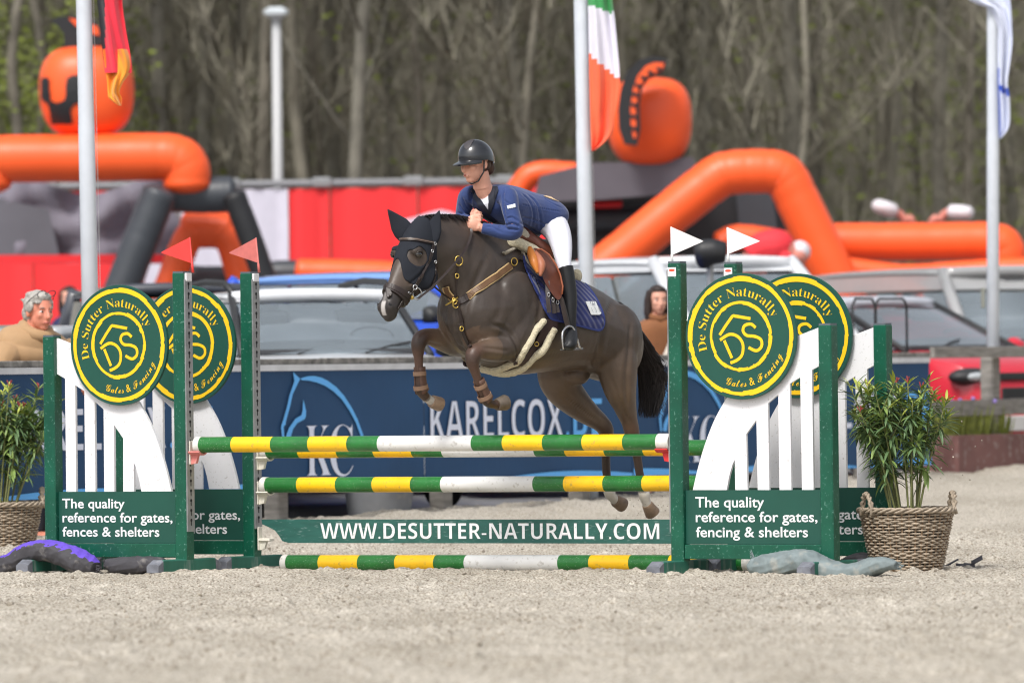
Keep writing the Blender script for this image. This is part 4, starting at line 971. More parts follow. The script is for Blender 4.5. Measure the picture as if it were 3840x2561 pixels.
for k, (h, r, lf_, bk) in enumerate(((16, .11, 0, 0), (14, .085, 0, 1), (18, .13, 1, 0), (13, .065, 0, 2), (15, .09, 3, 1), (17, .10, 1, 2))):
    t_, c_, l_ = tree_proto(100+k, h, r, lf_)
    q = thing('bare_tree', (0, 0, 0), '', 'tree', 'bare trees at the edge of the wood')
    t_.build('trunk', BARK[bk], q, smooth=True); o = c_.build('crown', TWIG, q)
    if lf_: l_.build('leaves', LEAFY, o)
    protos.append(q)
spots = []  # (u in photo, Y, proto, rz, scale)
rnd = random.Random(5)
for i, u in enumerate(range(-120, 2480, 52)):
    spots.append((u+rnd.uniform(-24, 24), rnd.uniform(98, 122), (4 if u < 150 else rnd.choice([0, 1, 2, 3, 5, 0, 1])), rnd.random()*6.28, rnd.uniform(.85, 1.15)))
spots += [(-20, 101, 4, 3.3, 1.1), (75, 103, 4, 5.0, 1.1), (832, 97.5, 0, .4, 1.0), (735, 99, 5, 2.0, 1.0), (1185, 98, 3, 1.0, 1.1), (1890, 99, 3, 3.0, 1.0), (40, 97, 4, 1.2, 1.0), (120, 100, 4, 4.0, 1.0)]
spots.sort(key=lambda s: s[0])
sidew = ['leftmost', 'left', 'centre', 'right', 'rightmost']
used_p = set()
KIND = ['grey bare tree', 'slim brown bare tree', 'grey tree in bud', 'thin pale bare tree', 'leafy green tree', 'pale tree in bud']
def near_what(u):
    for lim, tx in ((60, 'at the left edge of the picture'), (320, 'behind the left orange head'), (560, 'between the left head and the lamp post'), (720, 'right beside the lamp post'), (1000, 'between the lamp post and the horse'), (1200, 'above the rider'), (1400, 'behind the middle flagpole'), (1620, 'behind the crested orange head'), (1960, 'above the big orange arch'), (2230, 'above the right orange tube'), (9999, 'by the right flagpole')):
        if u < lim: return tx
cnt = {}
items = []
for u, Y, pk_, rz, s_ in spots:
    b = P(u, 800, Y); z = float(rise(Y)); k = near_what(u)
    if pk_ in used_p: o = copy_tree(protos[pk_])
    else: o = protos[pk_]; used_p.add(pk_)
    o.location = (b.x, b.y, z-.05); o.rotation_euler = (0, 0, rz); o.scale = (s_, s_, s_)
    items.append((o, u, pk_, k))
ordn = ['first', 'second', 'third', 'fourth', 'fifth', 'sixth', 'seventh', 'eighth', 'ninth']
for o, u, pk_, k in items:
    same = sorted([x[1] for x in items if x[2] == pk_ and x[3] == k]); n = same.index(u)
    o['label'] = KIND[pk_]+' '+k+('' if len(same) == 1 else ', %s such from the left' % ordn[n])
# deeper wood: one mass
mb = MB(); rnd = random.Random(9)
for i in range(900):
    Y = rnd.uniform(124, 190); x = rnd.uniform(-.085, .085)*Y; h = rnd.uniform(7, 16); r = rnd.uniform(.04, .14)
    p = Vector((x, Y, .2)); mb.tube([p, p+Vector((rnd.uniform(-.3, .3), 0, h*.5)), p+Vector((rnd.uniform(-.8, .8), 0, h))], [r, r*.8, r*.3], n=5, cap=False)
for i in range(110000):
    Y = rnd.uniform(100, 185); x = rnd.uniform(-.085, .085)*Y; z = rnd.uniform(.5, 13); a = Vector((x, Y, z)); d = Vector((rnd.gauss(0, .6), rnd.gauss(0, .4), rnd.gauss(.5, .6))); twig_strip(mb, a, a+d*rnd.uniform(.5, 1.4), rnd.uniform(.005, .012), .003)
mb.build('deep_wood', TWIG, kind='stuff', label='dense grey brown mass of bare trunks and twigs deep in the wood', category='wood')
mb = MB()
for i in range(15000):
    c = rnd.random(); Y = rnd.uniform(104, 140); u = rnd.choice([rnd.gauss(40, 70), rnd.gauss(60, 120), rnd.gauss(2200, 120), rnd.gauss(1270, 120), rnd.gauss(2010, 200), rnd.uniform(0, 2351), rnd.uniform(0, 2351)])
    b = P(u, 400, Y); p = Vector((b.x, Y, rnd.uniform(2.5, 9))); x_, y_, _ = frame(Vector((rnd.gauss(0, 1), rnd.gauss(0, 1), rnd.gauss(0, 1)))); s_ = rnd.uniform(.03, .09)
    mb.add([p-x_*s_, p-y_*s_*.6, p+x_*s_, p+y_*s_*.6], [(0, 1, 2, 3)])
mb.build('young_leaves', LEAFY, kind='stuff', label='scattered young green leaves in the understorey of the wood', category='foliage')
mb = MB(); n = 30
vs = []
for j, (Y, z) in enumerate(((92, .2), (110, .5), (135, 2), (170, 9), (205, 22), (240, 30))):
    for i in range(n+1): x = (-.5+i/n)*Y*1.1; vs.append((x, Y, z+(rnd.uniform(-.06, .06)*z)))
mb.add(vs, [(j*(n+1)+i, j*(n+1)+i+1, (j+1)*(n+1)+i+1, (j+1)*(n+1)+i) for j in range(5) for i in range(n)]); mb.build('wooded_hill', LITTER, smooth=True, kind='structure')

# ================================================================== the horse
PHI = R(44.0); HO = P(1200, 700, 49.1)
HF = Vector((-math.sin(PHI), -math.cos(PHI), 0)); HL = Vector((math.cos(PHI), -math.sin(PHI), 0)); ZUP = Vector((0, 0, 1))
HBASE = Vector((HO.x, HO.y, 0))
def H(s, l, z): return HBASE+HF*s+HL*l+ZUP*z
def HB(u, v, l=0.0):
    d = ray(u, v); t = (l-(EYE-HBASE).dot(HL))/d.dot(HL); return EYE+d*t
def slz(p):
    q = p-HBASE; return q.dot(HF), q.dot(HL), p.z
def spow(x, e): return math.copysign(abs(x)**e, x)
def vring(top, bot, a, k=.0, kb=.0, n=28, e=.9):
    """ring between a crest point and an under point given as (s,z); k: how much narrower above, kb below"""
    T, B = H(top[0], 0, top[1]), H(bot[0], 0, bot[1]); c = (T+B)/2; up = (T-B)/2; r = []
    for j in range(n):
        t = 2*math.pi*j/n; sn = math.sin(t); w_ = a*spow(math.cos(t), e)*(1-k*max(0, sn)-kb*max(0, -sn)); r.append(c+HL*w_+up*spow(sn, e))
    return r
mb = MB()
trunk = [(-.985, 1.58, 1.36, .06, 0), (-.95, 1.63, 1.26, .15, .2), (-.87, 1.675, 1.20, .225, .22), (-.75, 1.735, 1.19, .275, .28), (-.60, 1.80, 1.235, .29, .30), (-.45, 1.85, 1.27, .295, .30), (-.30, 1.895, 1.265, .305, .30), (-.10, 1.96, 1.25, .305, .35), (.05, 2.05, 1.24, .29, .50), (.18, 2.09, 1.25, .275, .58), (.32, 2.06, 1.29, .265, .55), (.45, 1.99, 1.35, .25, .45), (.55, 1.90, 1.41, .215, .35), (.62, 1.80, 1.49, .15, .2), (.655, 1.72, 1.56, .08, 0)]
mb.loft([vring((s, zt), (s, zb), a, k) for s, zt, zb, a, k in cr(trunk, 4)])
# neck
neck = [((-.02, 2.06), (.62, 1.52), .20, .55), ((.14, 2.12), (.655, 1.63), .175, .55), ((.30, 2.175), (.675, 1.72), .150, .5), ((.46, 2.215), (.72, 1.79), .128, .5), ((.62, 2.235), (.775, 1.845), .112, .45), ((.76, 2.24), (.83, 1.885), .102, .4), ((.88, 2.225), (.88, 1.93), .090, .3)]
mb.loft([vring((q[0], q[1]), (q[2], q[3]), q[4], q[5]) for q in cr([t+b+(a, k) for t, b, a, k in neck], 4)])
# head
head = [((.845, 2.225), (.80, 2.02), .060, 0), ((.90, 2.235), (.80, 1.96), .085, .1), ((.965, 2.20), (.825, 1.88), .100, .1), ((1.03, 2.125), (.865, 1.81), .108, .12), ((1.085, 2.04), (.925, 1.765), .103, .12), ((1.13, 1.95), (.99, 1.73), .086, .22), ((1.17, 1.87), (1.055, 1.70), .069, .28), ((1.205, 1.80), (1.105, 1.672), .060, .22), ((1.235, 1.735), (1.145, 1.640), .061, .12), ((1.252, 1.685), (1.162, 1.606), .063, .1), ((1.250, 1.645), (1.178, 1.588), .055, 0), ((1.232, 1.615), (1.195, 1.588), .034, 0)]
mb.loft([vring((q[0], q[1]), (q[2], q[3]), q[4], q[5]) for q in cr([t+b+(a, k) for t, b, a, k in head], 3)])
for s in (-1, 1):
    mb.ball(H(1.035, s*.088, 2.02), .045, .030, .035, (HF, HL, ZUP), n=8)            # brow
    mb.ball(H(.93, s*.078, 1.86), .085, .035, .085, (HF, HL, ZUP), n=8)              # cheek
    mb.ball(H(1.226, s*.042, 1.672), .03, .026, .036, (HF, HL, ZUP), n=8)            # nostril rim
    mb.ball(H(.47, s*.125, 1.60), .13, .10, .16, (HF, HL, ZUP), n=8)                  # breast
    mb.ball(H(.24, s*.195, 1.60), .22, .082, .30, (HF, HL, ZUP), n=8)                # shoulder
    mb.ball(H(-.70, s*.165, 1.47), .20, .125, .22, (HF, HL, ZUP), n=8)                # haunch
mb.ball(H(1.20, 0, 1.603), .035, .036, .024, (HF, HL, ZUP), n=8)                     # chin
# legs: (u, v, l, radius)
LEGS = {
 'near_fore': [(1195, 715, .165, .11), (1182, 765, .18, .115), (1160, 796, .185, .092), (1128, 804, .185, .074), (1104, 805, .185, .058), (1088, 812, .185, .054), (1085, 830, .185, .047), (1090, 850, .185, .033), (1100, 880, .185, .0275), (1109, 903, .185, .028), (1115, 917, .185, .036), (1124, 926, .185, .031), (1136, 929, .185, .029), (1144, 929, .185, .031)],
 'far_fore': [(1105, 710, -.15, .12), (1082, 775, -.16, .105), (1050, 788, -.165, .088), (1012, 780, -.165, .068), (985, 773, -.165, .056), (966, 778, -.165, .053), (960, 796, -.165, .047), (961, 820, -.165, .033), (962, 850, -.165, .0275), (964, 880, -.165, .029), (967, 897, -.165, .037), (976, 910, -.165, .032), (988, 919, -.165, .030), (994, 922, -.165, .032)],
 'near_hind': [(1395, 770, .12, .125), (1410, 808, .145, .140), (1417, 850, .16, .133), (1424, 892, .17, .108), (1434, 930, .17, .079), (1444, 963, .17, .056), (1450, 988, .17, .052), (1455, 1012, .17, .041), (1463, 1050, .17, .0305), (1469, 1090, .17, .029), (1475, 1118, .17, .031), (1479, 1134, .17, .039), (1483, 1150, .17, .032), (1488, 1162, .17, .033)],
 'far_hind': [(1310, 790, -.13, .15), (1282, 850, -.15, .140), (1292, 890, -.16, .122), (1322, 924, -.17, .098), (1352, 950, -.17, .076), (1378, 970, -.17, .060), (1391, 988, -.17, .053), (1392, 1015, -.17, .040), (1391, 1050, -.17, .0305), (1393, 1090, -.17, .029), (1396, 1116, -.17, .031), (1399, 1131, -.17, .039), (1409, 1145, -.17, .032), (1415, 1151, -.17, .033)]}
LEGW = {}
for k, pts in LEGS.items():
    q = [tuple(HB(u, v, l))+(r,) for u, v, l, r in pts]; sm = cr(q, 4); LEGW[k] = sm
    mb.tube([Vector(x[:3]) for x in sm], [x[3] for x in sm], n=16)
mb.ball(HB(1452, 978, .17), .040, .028, .05, (HF, HL, ZUP), n=7); mb.ball(HB(1394, 978, -.17), .040, .028, .05, (HF, HL, ZUP), n=7)
mb.ball(HB(1325, 862, 0), .10, .07, .06, (HF, HL, ZUP), n=7)
horse_me = fuse(mb, .0085, 14, .55)
HBVH = bvh_of(horse_me)
# muscle lines pressed into the skin, on both sides
def skin_line(path, dp, wd, mirror=True):
    pts = []
    for x, y in [tuple(q) for q in cr(path, 10)]:
        d = ray(x, y).normalized(); h, n_, _, _ = HBVH.ray_cast(EYE+d*20, d)
        if h is not None: pts.append(h)
    out = [(pts, dp, wd)] if len(pts) > 3 else []
    if mirror and out:
        q = [HBVH.find_nearest(H(slz(p)[0], -slz(p)[1], p.z))[0] for p in pts]; out.append((q, dp, wd))
    return out
ML = []
for path, dp, wd in (([(1205, 585), (1232, 640), (1240, 700), (1228, 760), (1200, 812)], .8, .022), ([(1128, 745), (1152, 752), (1174, 770), (1186, 795), (1188, 822)], 1.3, .014), ([(1018, 630), (1036, 670), (1052, 720), (1058, 750)], 1.0, .020),
                     ([(1125, 575), (1095, 640), (1072, 700), (1060, 760)], .8, .022), ([(1043, 705), (1052, 770), (1068, 812)], 1.0, .014), ([(1405, 690), (1388, 740), (1374, 800), (1362, 850)], 1.2, .024), ([(1448, 735), (1444, 800), (1438, 870), (1440, 930)], 1.0, .018),
                     ([(1230, 812), (1290, 812), (1345, 790)], .6, .022), ([(1405, 872), (1425, 920), (1442, 965)], .8, .012), ([(1110, 798), (1140, 802), (1166, 806)], .7, .012), ([(985, 600), (962, 632), (938, 652)], .9, .010), ([(996, 590), (1000, 630), (985, 664), (958, 684)], 1.0, .012),
                     ([(1290, 905), (1335, 940), (1375, 968)], .8, .014), ([(1255, 690), (1262, 740), (1258, 790)], .35, .03), ([(1290, 690), (1300, 750), (1294, 800)], .35, .03), ([(1010, 792), (985, 786)], .7, .01), ([(1140, 600), (1150, 660), (1145, 720), (1120, 745)], .5, .025)):
    ML += skin_line(path, dp, wd)
groove(horse_me, ML, .0085, 1)
HBVH = bvh_of(horse_me)
ca = horse_me.color_attributes.new('coat', 'FLOAT_COLOR', 'POINT')
def lerp3(a, b, t): t = max(0, min(1, t)); return tuple(x+(y-x)*t for x, y in zip(a, b))
cols = np.ones((len(horse_me.vertices), 4), np.float32)
legp = {k: (np.array([x[:3] for x in v]), np.linspace(0, 1, len(v))) for k, v in LEGW.items()}
BODY, BEL, RED, BLACKP, WHT = (.058, .0445, .037), (.125, .086, .061), (.085, .046, .032), (.030, .022, .019), (.62, .58, .52)
for i, v in enumerate(horse_me.vertices):
    s, l, z = slz(v.co); c = BODY
    c = lerp3(c, BEL, (1.52-z)/.34*(1 if s < .2 else .4))
    c = lerp3(c, (.075, .054, .042), .45*math.exp(-((s+.62)/.3)**2-((z-1.45)/.2)**2))
    if z < 1.33 or s > .45:
        best = None
        for k, (A_, T_) in legp.items():
            d = ((A_-np.array(v.co))**2).sum(1); j = int(d.argmin())
            if best is None or d[j] < best[0]: best = (d[j], k, T_[j])
        if best[0] < .024:
            k, t = best[1], best[2]; c_in = c; wl = max(0, min(1, (.024-best[0])/.014)) if t < .3 else 1
            if 'fore' in k:
                c = lerp3(c, BEL, (t-.10)/.15); c = lerp3(c, RED, (t-.28)/.1); c = lerp3(c, BLACKP, .6*math.exp(-((t-.44)/.05)**2)); c = lerp3(c, (.06, .034, .024), (t-.62)/.1)
                if 'far' in k: c = lerp3(c, WHT, (t-.86)/.02)
            else:
                c = lerp3(c, BEL, (t-.06)/.2); c = lerp3(c, (.105, .060, .040), (t-.33)/.1); c = lerp3(c, (.055, .036, .028), (t-.5)/.1); c = lerp3(c, WHT, (t-(.80 if 'near' in k else .78))/.02)
            c = lerp3(c_in, c, wl)
    if s > 1.02 and z < 1.80:
        c = lerp3(c, (.036, .030, .028), (1.80-z)/.06)
        if abs(l) < .020 and s > 1.19 and z > 1.622: c = lerp3(c, (.55, .52, .50), (.024-abs(l))/.012*(1 if z < 1.71 else .2))
    elif s > .9 and 1.7 < z < 2.0: c = lerp3(c, (.085, .060, .046), .6)
    cols[i, :3] = c
ca.data.foreach_set('color', cols.ravel())
COAT = mat('coat', (.1, .1, .1), .42, attr='coat', var=.26, vscale=5, spec=.45, bump=.22, bscale=26)
hz = H(0, 0, 0); HORSE = thing('horse', H(-.1, 0, .30), 'dark brown horse jumping the oxer with a black ear bonnet', 'horse')
mesh_obj('body', horse_me, COAT, HORSE)
BLKHAIR = mat('black_hair', (.014, .012, .012), .5, spec=.35); TAILHAIR = mat('tail_hair', (.018, .013, .012), .5, spec=.35, var=.4, vscale=20)
HOOF = mat('hoof_horn', rgb(140, 118, 98), .55, var=.25, vscale=18, dirt=.3, dcol=(.12, .09, .07)); HOOFD = mat('hoof_dark', rgb(96, 86, 76), .55, var=.3, vscale=25)
for k, c0, c1, r0, r1, m in (('near_fore', (1141, 929, .185), (1163, 923, .185), .038, .050, HOOFD), ('far_fore', (991, 921, -.165), (1004, 926, -.165), .040, .046, HOOF), ('near_hind', (1486, 1158, .17), (1499, 1179, .17), .036, .050, HOOF), ('far_hind', (1412, 1149, -.17), (1428, 1158, -.17), .038, .048, HOOF)):
    a, b = HB(*c0), HB(*c1); d = (b-a).normalized(); b = a+d*.078
    mm = MB(); x, y, _ = frame(d)
    rg = lambda p, r, tl=0: [p+x*(r*math.cos(t))+y*(r*math.sin(t)) for t in [2*math.pi*j/20 for j in range(20)]]
    mm.loft([rg(a-d*.004, r0*.92), rg(a+d*.006, r0*1.03), rg(a.lerp(b, .9), r1), rg(b, r1*.97), rg(b-d*.004, r1*.72), rg(b-d*.018, r1*.5)]); hf = mm.build('hoof', m, HORSE, smooth=True, angle=45)
    mm = MB(); n = 16
    arc = [2*math.pi*(.12+.76*j/n) for j in range(n+1)]; mm.tube([b+x*(r1*.84*math.cos(t))+y*(r1*.84*math.sin(t)) for t in arc], .006, n=6); mm.build('shoe', METAL, hf)
# eyes, nostrils, ears
EYE_M = mat('horse_eye', (.012, .008, .006), .05, spec=.9, coat=.5)
VEIL = mat('ear_bonnet', (.020, .023, .031), .85, bump=.15, bscale=400, spec=.2)
for s in (-1, 1):
    mm = MB(); mm.ball(H(1.040, s*.108, 1.998), .027, .018, .020, (HF, HL, ZUP), n=8); mm.build('eye', EYE_M, HORSE, smooth=True)
    mm = MB(); q = H(1.040, s*.114, 2.002)
    for dz, bow in ((.012, .010),):
        mm.tube([q+HF*(-.032)+ZUP*0, q+HF*(-.012)+ZUP*(dz+bow*.4)+HL*s*.006, q+HF*.012+ZUP*(dz+bow*.3)+HL*s*.006, q+HF*.032-ZUP*.004-HL*s*.008], [.003, .005, .005, .003], n=6)
    mm.build('eyelid', mat('eyelid', (.03, .022, .018), .5), HORSE, smooth=True)
    mm = MB(); c = H(1.236, s*.052, 1.678); ax = (HF*.6+HL*s*.8).normalized(); mm.ball(c, .008, .012, .024, (ax, ax.cross(ZUP), (ZUP*.85+HF*.35).normalized()), n=7); mm.build('nostril', DARK, HORSE, smooth=True)
def ear(bu, bv, bl, tu, tv, tl, out):
    b, t = HB(bu, bv, bl), HB(tu, tv, tl); d = t-b; x = (out-d.normalized()*out.dot(d.normalized())).normalized(); y = d.normalized().cross(x)
    rings = []
    for k, (f, w_, dp, cu) in enumerate(((-.25, .040, .045, 0), (-.05, .060, .058, .0), (.15, .066, .056, .004), (.4, .058, .046, .008), (.65, .036, .028, .006), (.85, .018, .014, -.002), (1.0, .003, .003, -.008))):
        c = b+d*f+y*cu; rings.append([c+x*(w_*math.cos(2*math.pi*j/16))+y*(dp*math.sin(2*math.pi*j/16)*(1 if math.sin(2*math.pi*j/16) > 0 else .35)) for j in range(16)])
    mm = MB(); mm.loft(rings); return mm
VE = []
ear(932, 538, -.055, 890.6, 481, -.13, HL*.75-HF*.6+ZUP*0).build('ear', VEIL, HORSE, smooth=True)
ear(982, 552, .055, 1010, 484, .12, HL*.9-HF*.35).build('ear', VEIL, HORSE, smooth=True)
# bonnet: a cloth over the front of the face, cut round the eyes
def shell(test, lift, name, m, parent, thick=True, tree=None):
    bm = bmesh.new(); bm.from_mesh(horse_me_w); bm.faces.ensure_lookup_table()
    kill = [f for f in bm.faces if not test(*slz(f.calc_center_median()), f.normal)]
    bmesh.ops.delete(bm, geom=kill, context='FACES')
    for v in bm.verts: v.co += v.normal*lift
    for _ in range(10):
        bl_ = [v for v in bm.verts if v.is_boundary]
        new = {}
        for v in bl_:
            nb_ = [e.other_vert(v) for e in v.link_edges if e.is_boundary]
            if len(nb_) == 2: new[v] = v.co*.5+(nb_[0].co+nb_[1].co)*.25
        for v, c in new.items(): v.co = c
    me2 = bpy.data.meshes.new(name); bm.to_mesh(me2); bm.free(); me2.color_attributes.remove(me2.color_attributes[0]) if len(me2.color_attributes) else None
    me2.polygons.foreach_set('use_smooth', [True]*len(me2.polygons))
    o = mesh_obj(name, me2, m, parent)
    if thick: md = o.modifiers.new('t', 'SOLIDIFY'); md.thickness = lift*.9; md.offset = -1
    return o
horse_me_w = horse_me.copy(); off_ = HORSE.location; horse_me_w.transform(Matrix.Translation(off_))
def bonnet(s, l, z, n):
    if s < .82 or z < 1.74: return False
    # along the face axis from poll to muzzle
    t = ((s-.92)*.30+(2.20-z)*.54)/.62
    if ((s-1.025)/.062)**2+((z-1.985)/.062)**2 < 1 and abs(l) > .05: return False
    front = n.dot(HF*.875+ZUP*.484)
    lim = .30 + (.12 if abs(l) > .06 else .12*(abs(l)/.06)**2)
    behind = (s-.845)*.54-(2.20-z)*.02
    return 0 < t+.06 < lim+.05 and s > .875-(2.2-z)*.02
shell(bonnet, .005, 'ear_bonnet', VEIL, HORSE)
# mane
mm = MB(); rnd = random.Random(3)
for i in range(1500):
    s = rnd.uniform(.08, .93); zc = np.interp(s, [.08, .14, .30, .46, .62, .76, .88, .95], [2.09, 2.12, 2.175, 2.215, 2.235, 2.24, 2.228, 2.20])
    l0 = rnd.uniform(-.022, .022); p = H(s, l0, zc+.004); side = -1 if rnd.random() < .72 else 1
    L_ = rnd.uniform(.05, .12)*(1 if side < 0 else .62); w_ = rnd.uniform(.004, .008)
    p1 = p+HL*side*L_*.35+ZUP*rnd.uniform(.002, .013)+HF*rnd.uniform(-.04, -.005); p2 = p+HL*side*L_*.85-ZUP*L_*rnd.uniform(.35, .9)+HF*rnd.uniform(-.07, -.02)
    mm.add([p-HF*w_, p+HF*w_, p1+HF*w_*.8, p1-HF*w_*.8, p2], [(0, 1, 2, 3), (3, 2, 4)])
mm.build('mane', BLKHAIR, HORSE)
# tail
mm = MB(); mm.tube([HB(1418, 704, 0), HB(1434, 716, 0), HB(1447, 740, 0), HB(1458, 775, 0), HB(1464, 810, 0)], [.035, .036, .032, .024, .010], n=12); mm.build('tail_dock', BLKHAIR, HORSE, smooth=True)
mm = MB(); rows = [(1430, 706, 4), (1440, 724, 9), (1455, 757, 14), (1474, 797, 21), (1490, 840, 26), (1496, 885, 27), (1493, 925, 24), (1485, 956, 20)]
for i in range(1100):
    a = rnd.gauss(0, .6); a = max(-1, min(1, a)); dl = rnd.uniform(-.045, .045); st = rnd.uniform(0, .35); en = rnd.uniform(.62, 1.02) if rnd.random() < .75 else rnd.uniform(.9, 1.08); n = 9; pts = []
    wob = rnd.random()*6; amp = rnd.uniform(0, 5)
    for k in range(n):
        t = st+(en-st)*k/(n-1); x = np.interp(t*7, range(8), [r[0] for r in rows]); y = np.interp(t*7, range(8), [r[1] for r in rows])+max(0, t-1)*60; w_ = np.interp(t*7, range(8), [r[2] for r in rows])
        pts.append(HB(x+a*w_+amp*t*math.sin(wob+t*7), y, dl*(.4+t)))
    if i % 3 == 0: pts = [p+Vector((1, 0, .1))*(.05*(k/(n-1))**2*rnd.uniform(.2, 1.6)) for k, p in enumerate(pts)]
    r = rnd.uniform(.0020, .0042); mm.tube(pts, [r*(1-.75*(k/(n-1))**2) for k in range(n)], n=4, cap=False)
mm.build('tail', TAILHAIR, HORSE)

# ================================================================== tack
LEA = mat('brown_leather', rgb(96, 52, 36), .42, var=.2, vscale=15); LEAD = mat('dark_leather', rgb(44, 34, 32), .45, var=.2, vscale=15)
TAN = mat('tan_leather', rgb(196, 120, 52), .45, var=.12, vscale=12); BRTAN = mat('strap_brown', rgb(104, 76, 50), .5, var=.1); CREAM = mat('strap_cream', rgb(196, 168, 120), .6)
FLEECE = mat('fleece', rgb(206, 196, 168), .95, var=.12, vscale=60, bump=1.0, bscale=120, sheen=.3); FLG = mat('fleece_grey', rgb(176, 168, 152), .95, var=.12, vscale=60, bump=1.0, bscale=120)
PADM = mat('navy_pad', rgb(36, 46, 104), .75, var=.08, vscale=6, sheen=.2); BRASS = mat('brass', rgb(200, 170, 90), .3, metal=.9); STEEL = mat('steel', (.6, .6, .62), .25, metal=.9); GIRTHM = mat('girth_brown', rgb(58, 40, 40), .6, var=.1)
def ra(x, y): return (826.5+.31249*x, 275.5+.31249*y)            # close views of the photograph
def rb2(x, y): return (826.5+.3125*x, 704.1+.3125*y)
def rs(x, y): return (1163.2+.19526*x, 520.4+.19526*y)
def rr(x, y): return (1010.2+.15625*x, 293.9+.15625*y)
def on_horse(u, v, l=.2, lift=.006):
    d = ray(u, v).normalized(); h, n, _, _ = HBVH.ray_cast(EYE+d*20, d)
    if h is None:
        h, n, _, _ = HBVH.find_nearest(HB(u, v, l))
    if n.dot(d) > 0 and False: n = -n
    return h+n*lift, n
def strap(path, wd, m, parent, name='strap', lift=.006, l=.2, th=.004, n=10):
    pts = [on_horse(x, y, l, lift) for x, y in [tuple(q) for q in cr(path, n)]]
    mm = MB(); N = len(pts); rings = []
    for i, (p, nr) in enumerate(pts):
        t = (pts[min(i+1, N-1)][0]-pts[max(i-1, 0)][0]).normalized(); sd = nr.cross(t).normalized()*wd/2; nn = t.cross(sd).normalized()
        if nn.dot(nr) < 0: nn = -nn
        rings.append([p-sd, p+sd, p+sd*.9+nn*th, p-sd*.9+nn*th])
    mm.loft(rings); return mm.build(name, m, parent, smooth=False)
def freestrap(pts, wd, m, parent, name='strap', th=.0035, face_=None):
    pts = [Vector(q) for q in cr([tuple(p) for p in pts], 6)]; mm = MB(); rings = []; N = len(pts)
    for i, p in enumerate(pts):
        t = (pts[min(i+1, N-1)]-pts[max(i-1, 0)]).normalized(); sd = t.cross(face_ or Vector((0, -1, 0))).normalized(); nn = t.cross(sd)
        rings.append([p-sd*wd/2-nn*th/2, p+sd*wd/2-nn*th/2, p+sd*wd/2+nn*th/2, p-sd*wd/2+nn*th/2])
    mm.loft(rings); return mm.build(name, m, parent)
def strap3(path, wd, m, parent, name, lift=.008, th=.006, closed=False, n=8):
    q = [H(*p) for p in cr(path, n, closed=closed)]; pts = []
    for p in q:
        h, n_, _, _ = HBVH.find_nearest(p); pts.append((h+n_*lift, n_))
    if closed: pts.append(pts[0])
    N = len(pts); mm = MB(); rings = []
    for i, (p, nr) in enumerate(pts):
        t = (pts[min(i+1, N-1)][0]-pts[max(i-1, 0)][0]).normalized(); sd = nr.cross(t).normalized()*wd/2
        rings.append([p-sd, p+sd, p+sd*.8+nr*th, p-sd*.8+nr*th])
    mm.loft(rings, caps=not closed); return mm.build(name, m, parent, smooth=True, angle=50)
def ringlet(c, r, wire, m, parent, nrm, name='ring', sx=1.0):
    x, y, _ = frame(nrm); mm = MB(); n = 20
    pts = [c+x*(r*sx*math.cos(2*math.pi*k/n))+y*(r*math.sin(2*math.pi*k/n)) for k in range(n+1)]; mm.tube(pts, wire, n=6, cap=False); return mm.build(name, m, parent, smooth=True)
def mirror_copy(o, parent):
    me2 = o.data.copy(); off = Vector((0, 0, 0)); q = o.parent
    while q is not None: off += q.location; q = q.parent
    for v in me2.vertices:
        s, l, z = slz(v.co+off); v.co = H(s, -l, z)-off
    me2.flip_normals(); o2 = bpy.data.objects.new(o.name.split('.')[0], me2); COL.objects.link(o2); o2.parent = parent
    for md in o.modifiers:
        if md.type == 'SOLIDIFY': m3 = o2.modifiers.new('t', 'SOLIDIFY'); m3.thickness = md.thickness; m3.offset = -md.offset
    return o2
def solid(o, t, off=1.0): md = o.modifiers.new('t', 'SOLIDIFY'); md.thickness = t; md.offset = off; return o
# saddle pad
PAD = thing('saddle_pad', H(-.2, .2, 1.55), 'navy quilted saddle pad under the brown saddle', 'saddle pad')
pol = [tuple(q) for q in cr([rs(*q) for q in ((160, 150), (185, 360), (205, 470), (240, 570), (320, 740), (400, 900), (470, 1040), (520, 1085), (660, 1122), (830, 1162), (1000, 1205), (1062, 1217), (1105, 1195), (1130, 1110), (1100, 985), (1010, 810), (910, 685), (830, 630), (700, 480), (560, 250), (420, 120), (270, 60))], 4, closed=True)]
pd_ = patch(pol, HBVH, 1.7, .014).build('quilted_cloth', PADM, PAD, smooth=True); solid(pd_, .010, -1)
nt_ = PADM.node_tree; wv = nt_.nodes.new('ShaderNodeTexWave'); wv.inputs['Scale'].default_value = 9; wv.bands_direction = 'DIAGONAL'; bpn = nt_.nodes.new('ShaderNodeBump'); bpn.inputs['Strength'].default_value = .6; bpn.inputs['Distance'].default_value = .012
tcn = nt_.nodes.new('ShaderNodeTexCoord'); nt_.links.new(tcn.outputs['Object'], wv.inputs['Vector']); nt_.links.new(wv.outputs['Fac'], bpn.inputs['Height']); nt_.links.new(bpn.outputs[0], nt_.nodes['Principled BSDF'].inputs['Normal'])
mirror_copy(pd_, PAD)
bind = [rs(*q) for q in ((185, 360), (205, 470), (240, 570), (320, 740), (400, 900), (470, 1040), (520, 1085), (660, 1122), (830, 1162), (1000, 1205), (1062, 1215), (1103, 1193), (1128, 1110), (1098, 985), (1010, 812), (910, 688))]
strap(bind, .014, mat('navy_binding', rgb(44, 58, 122), .7), PAD, 'binding', lift=.012, th=.006, n=6)
tg = patch([rs(*q) for q in ((893, 905), (1005, 905), (1075, 1050), (960, 1055))], HBVH, 1.0, .030); tg = tag(solid(tg.build('number_tag', mat('tag_white', (.78, .80, .80), .5)), .003, -1), 'white number tag pinned to the navy saddle pad', 'tag')
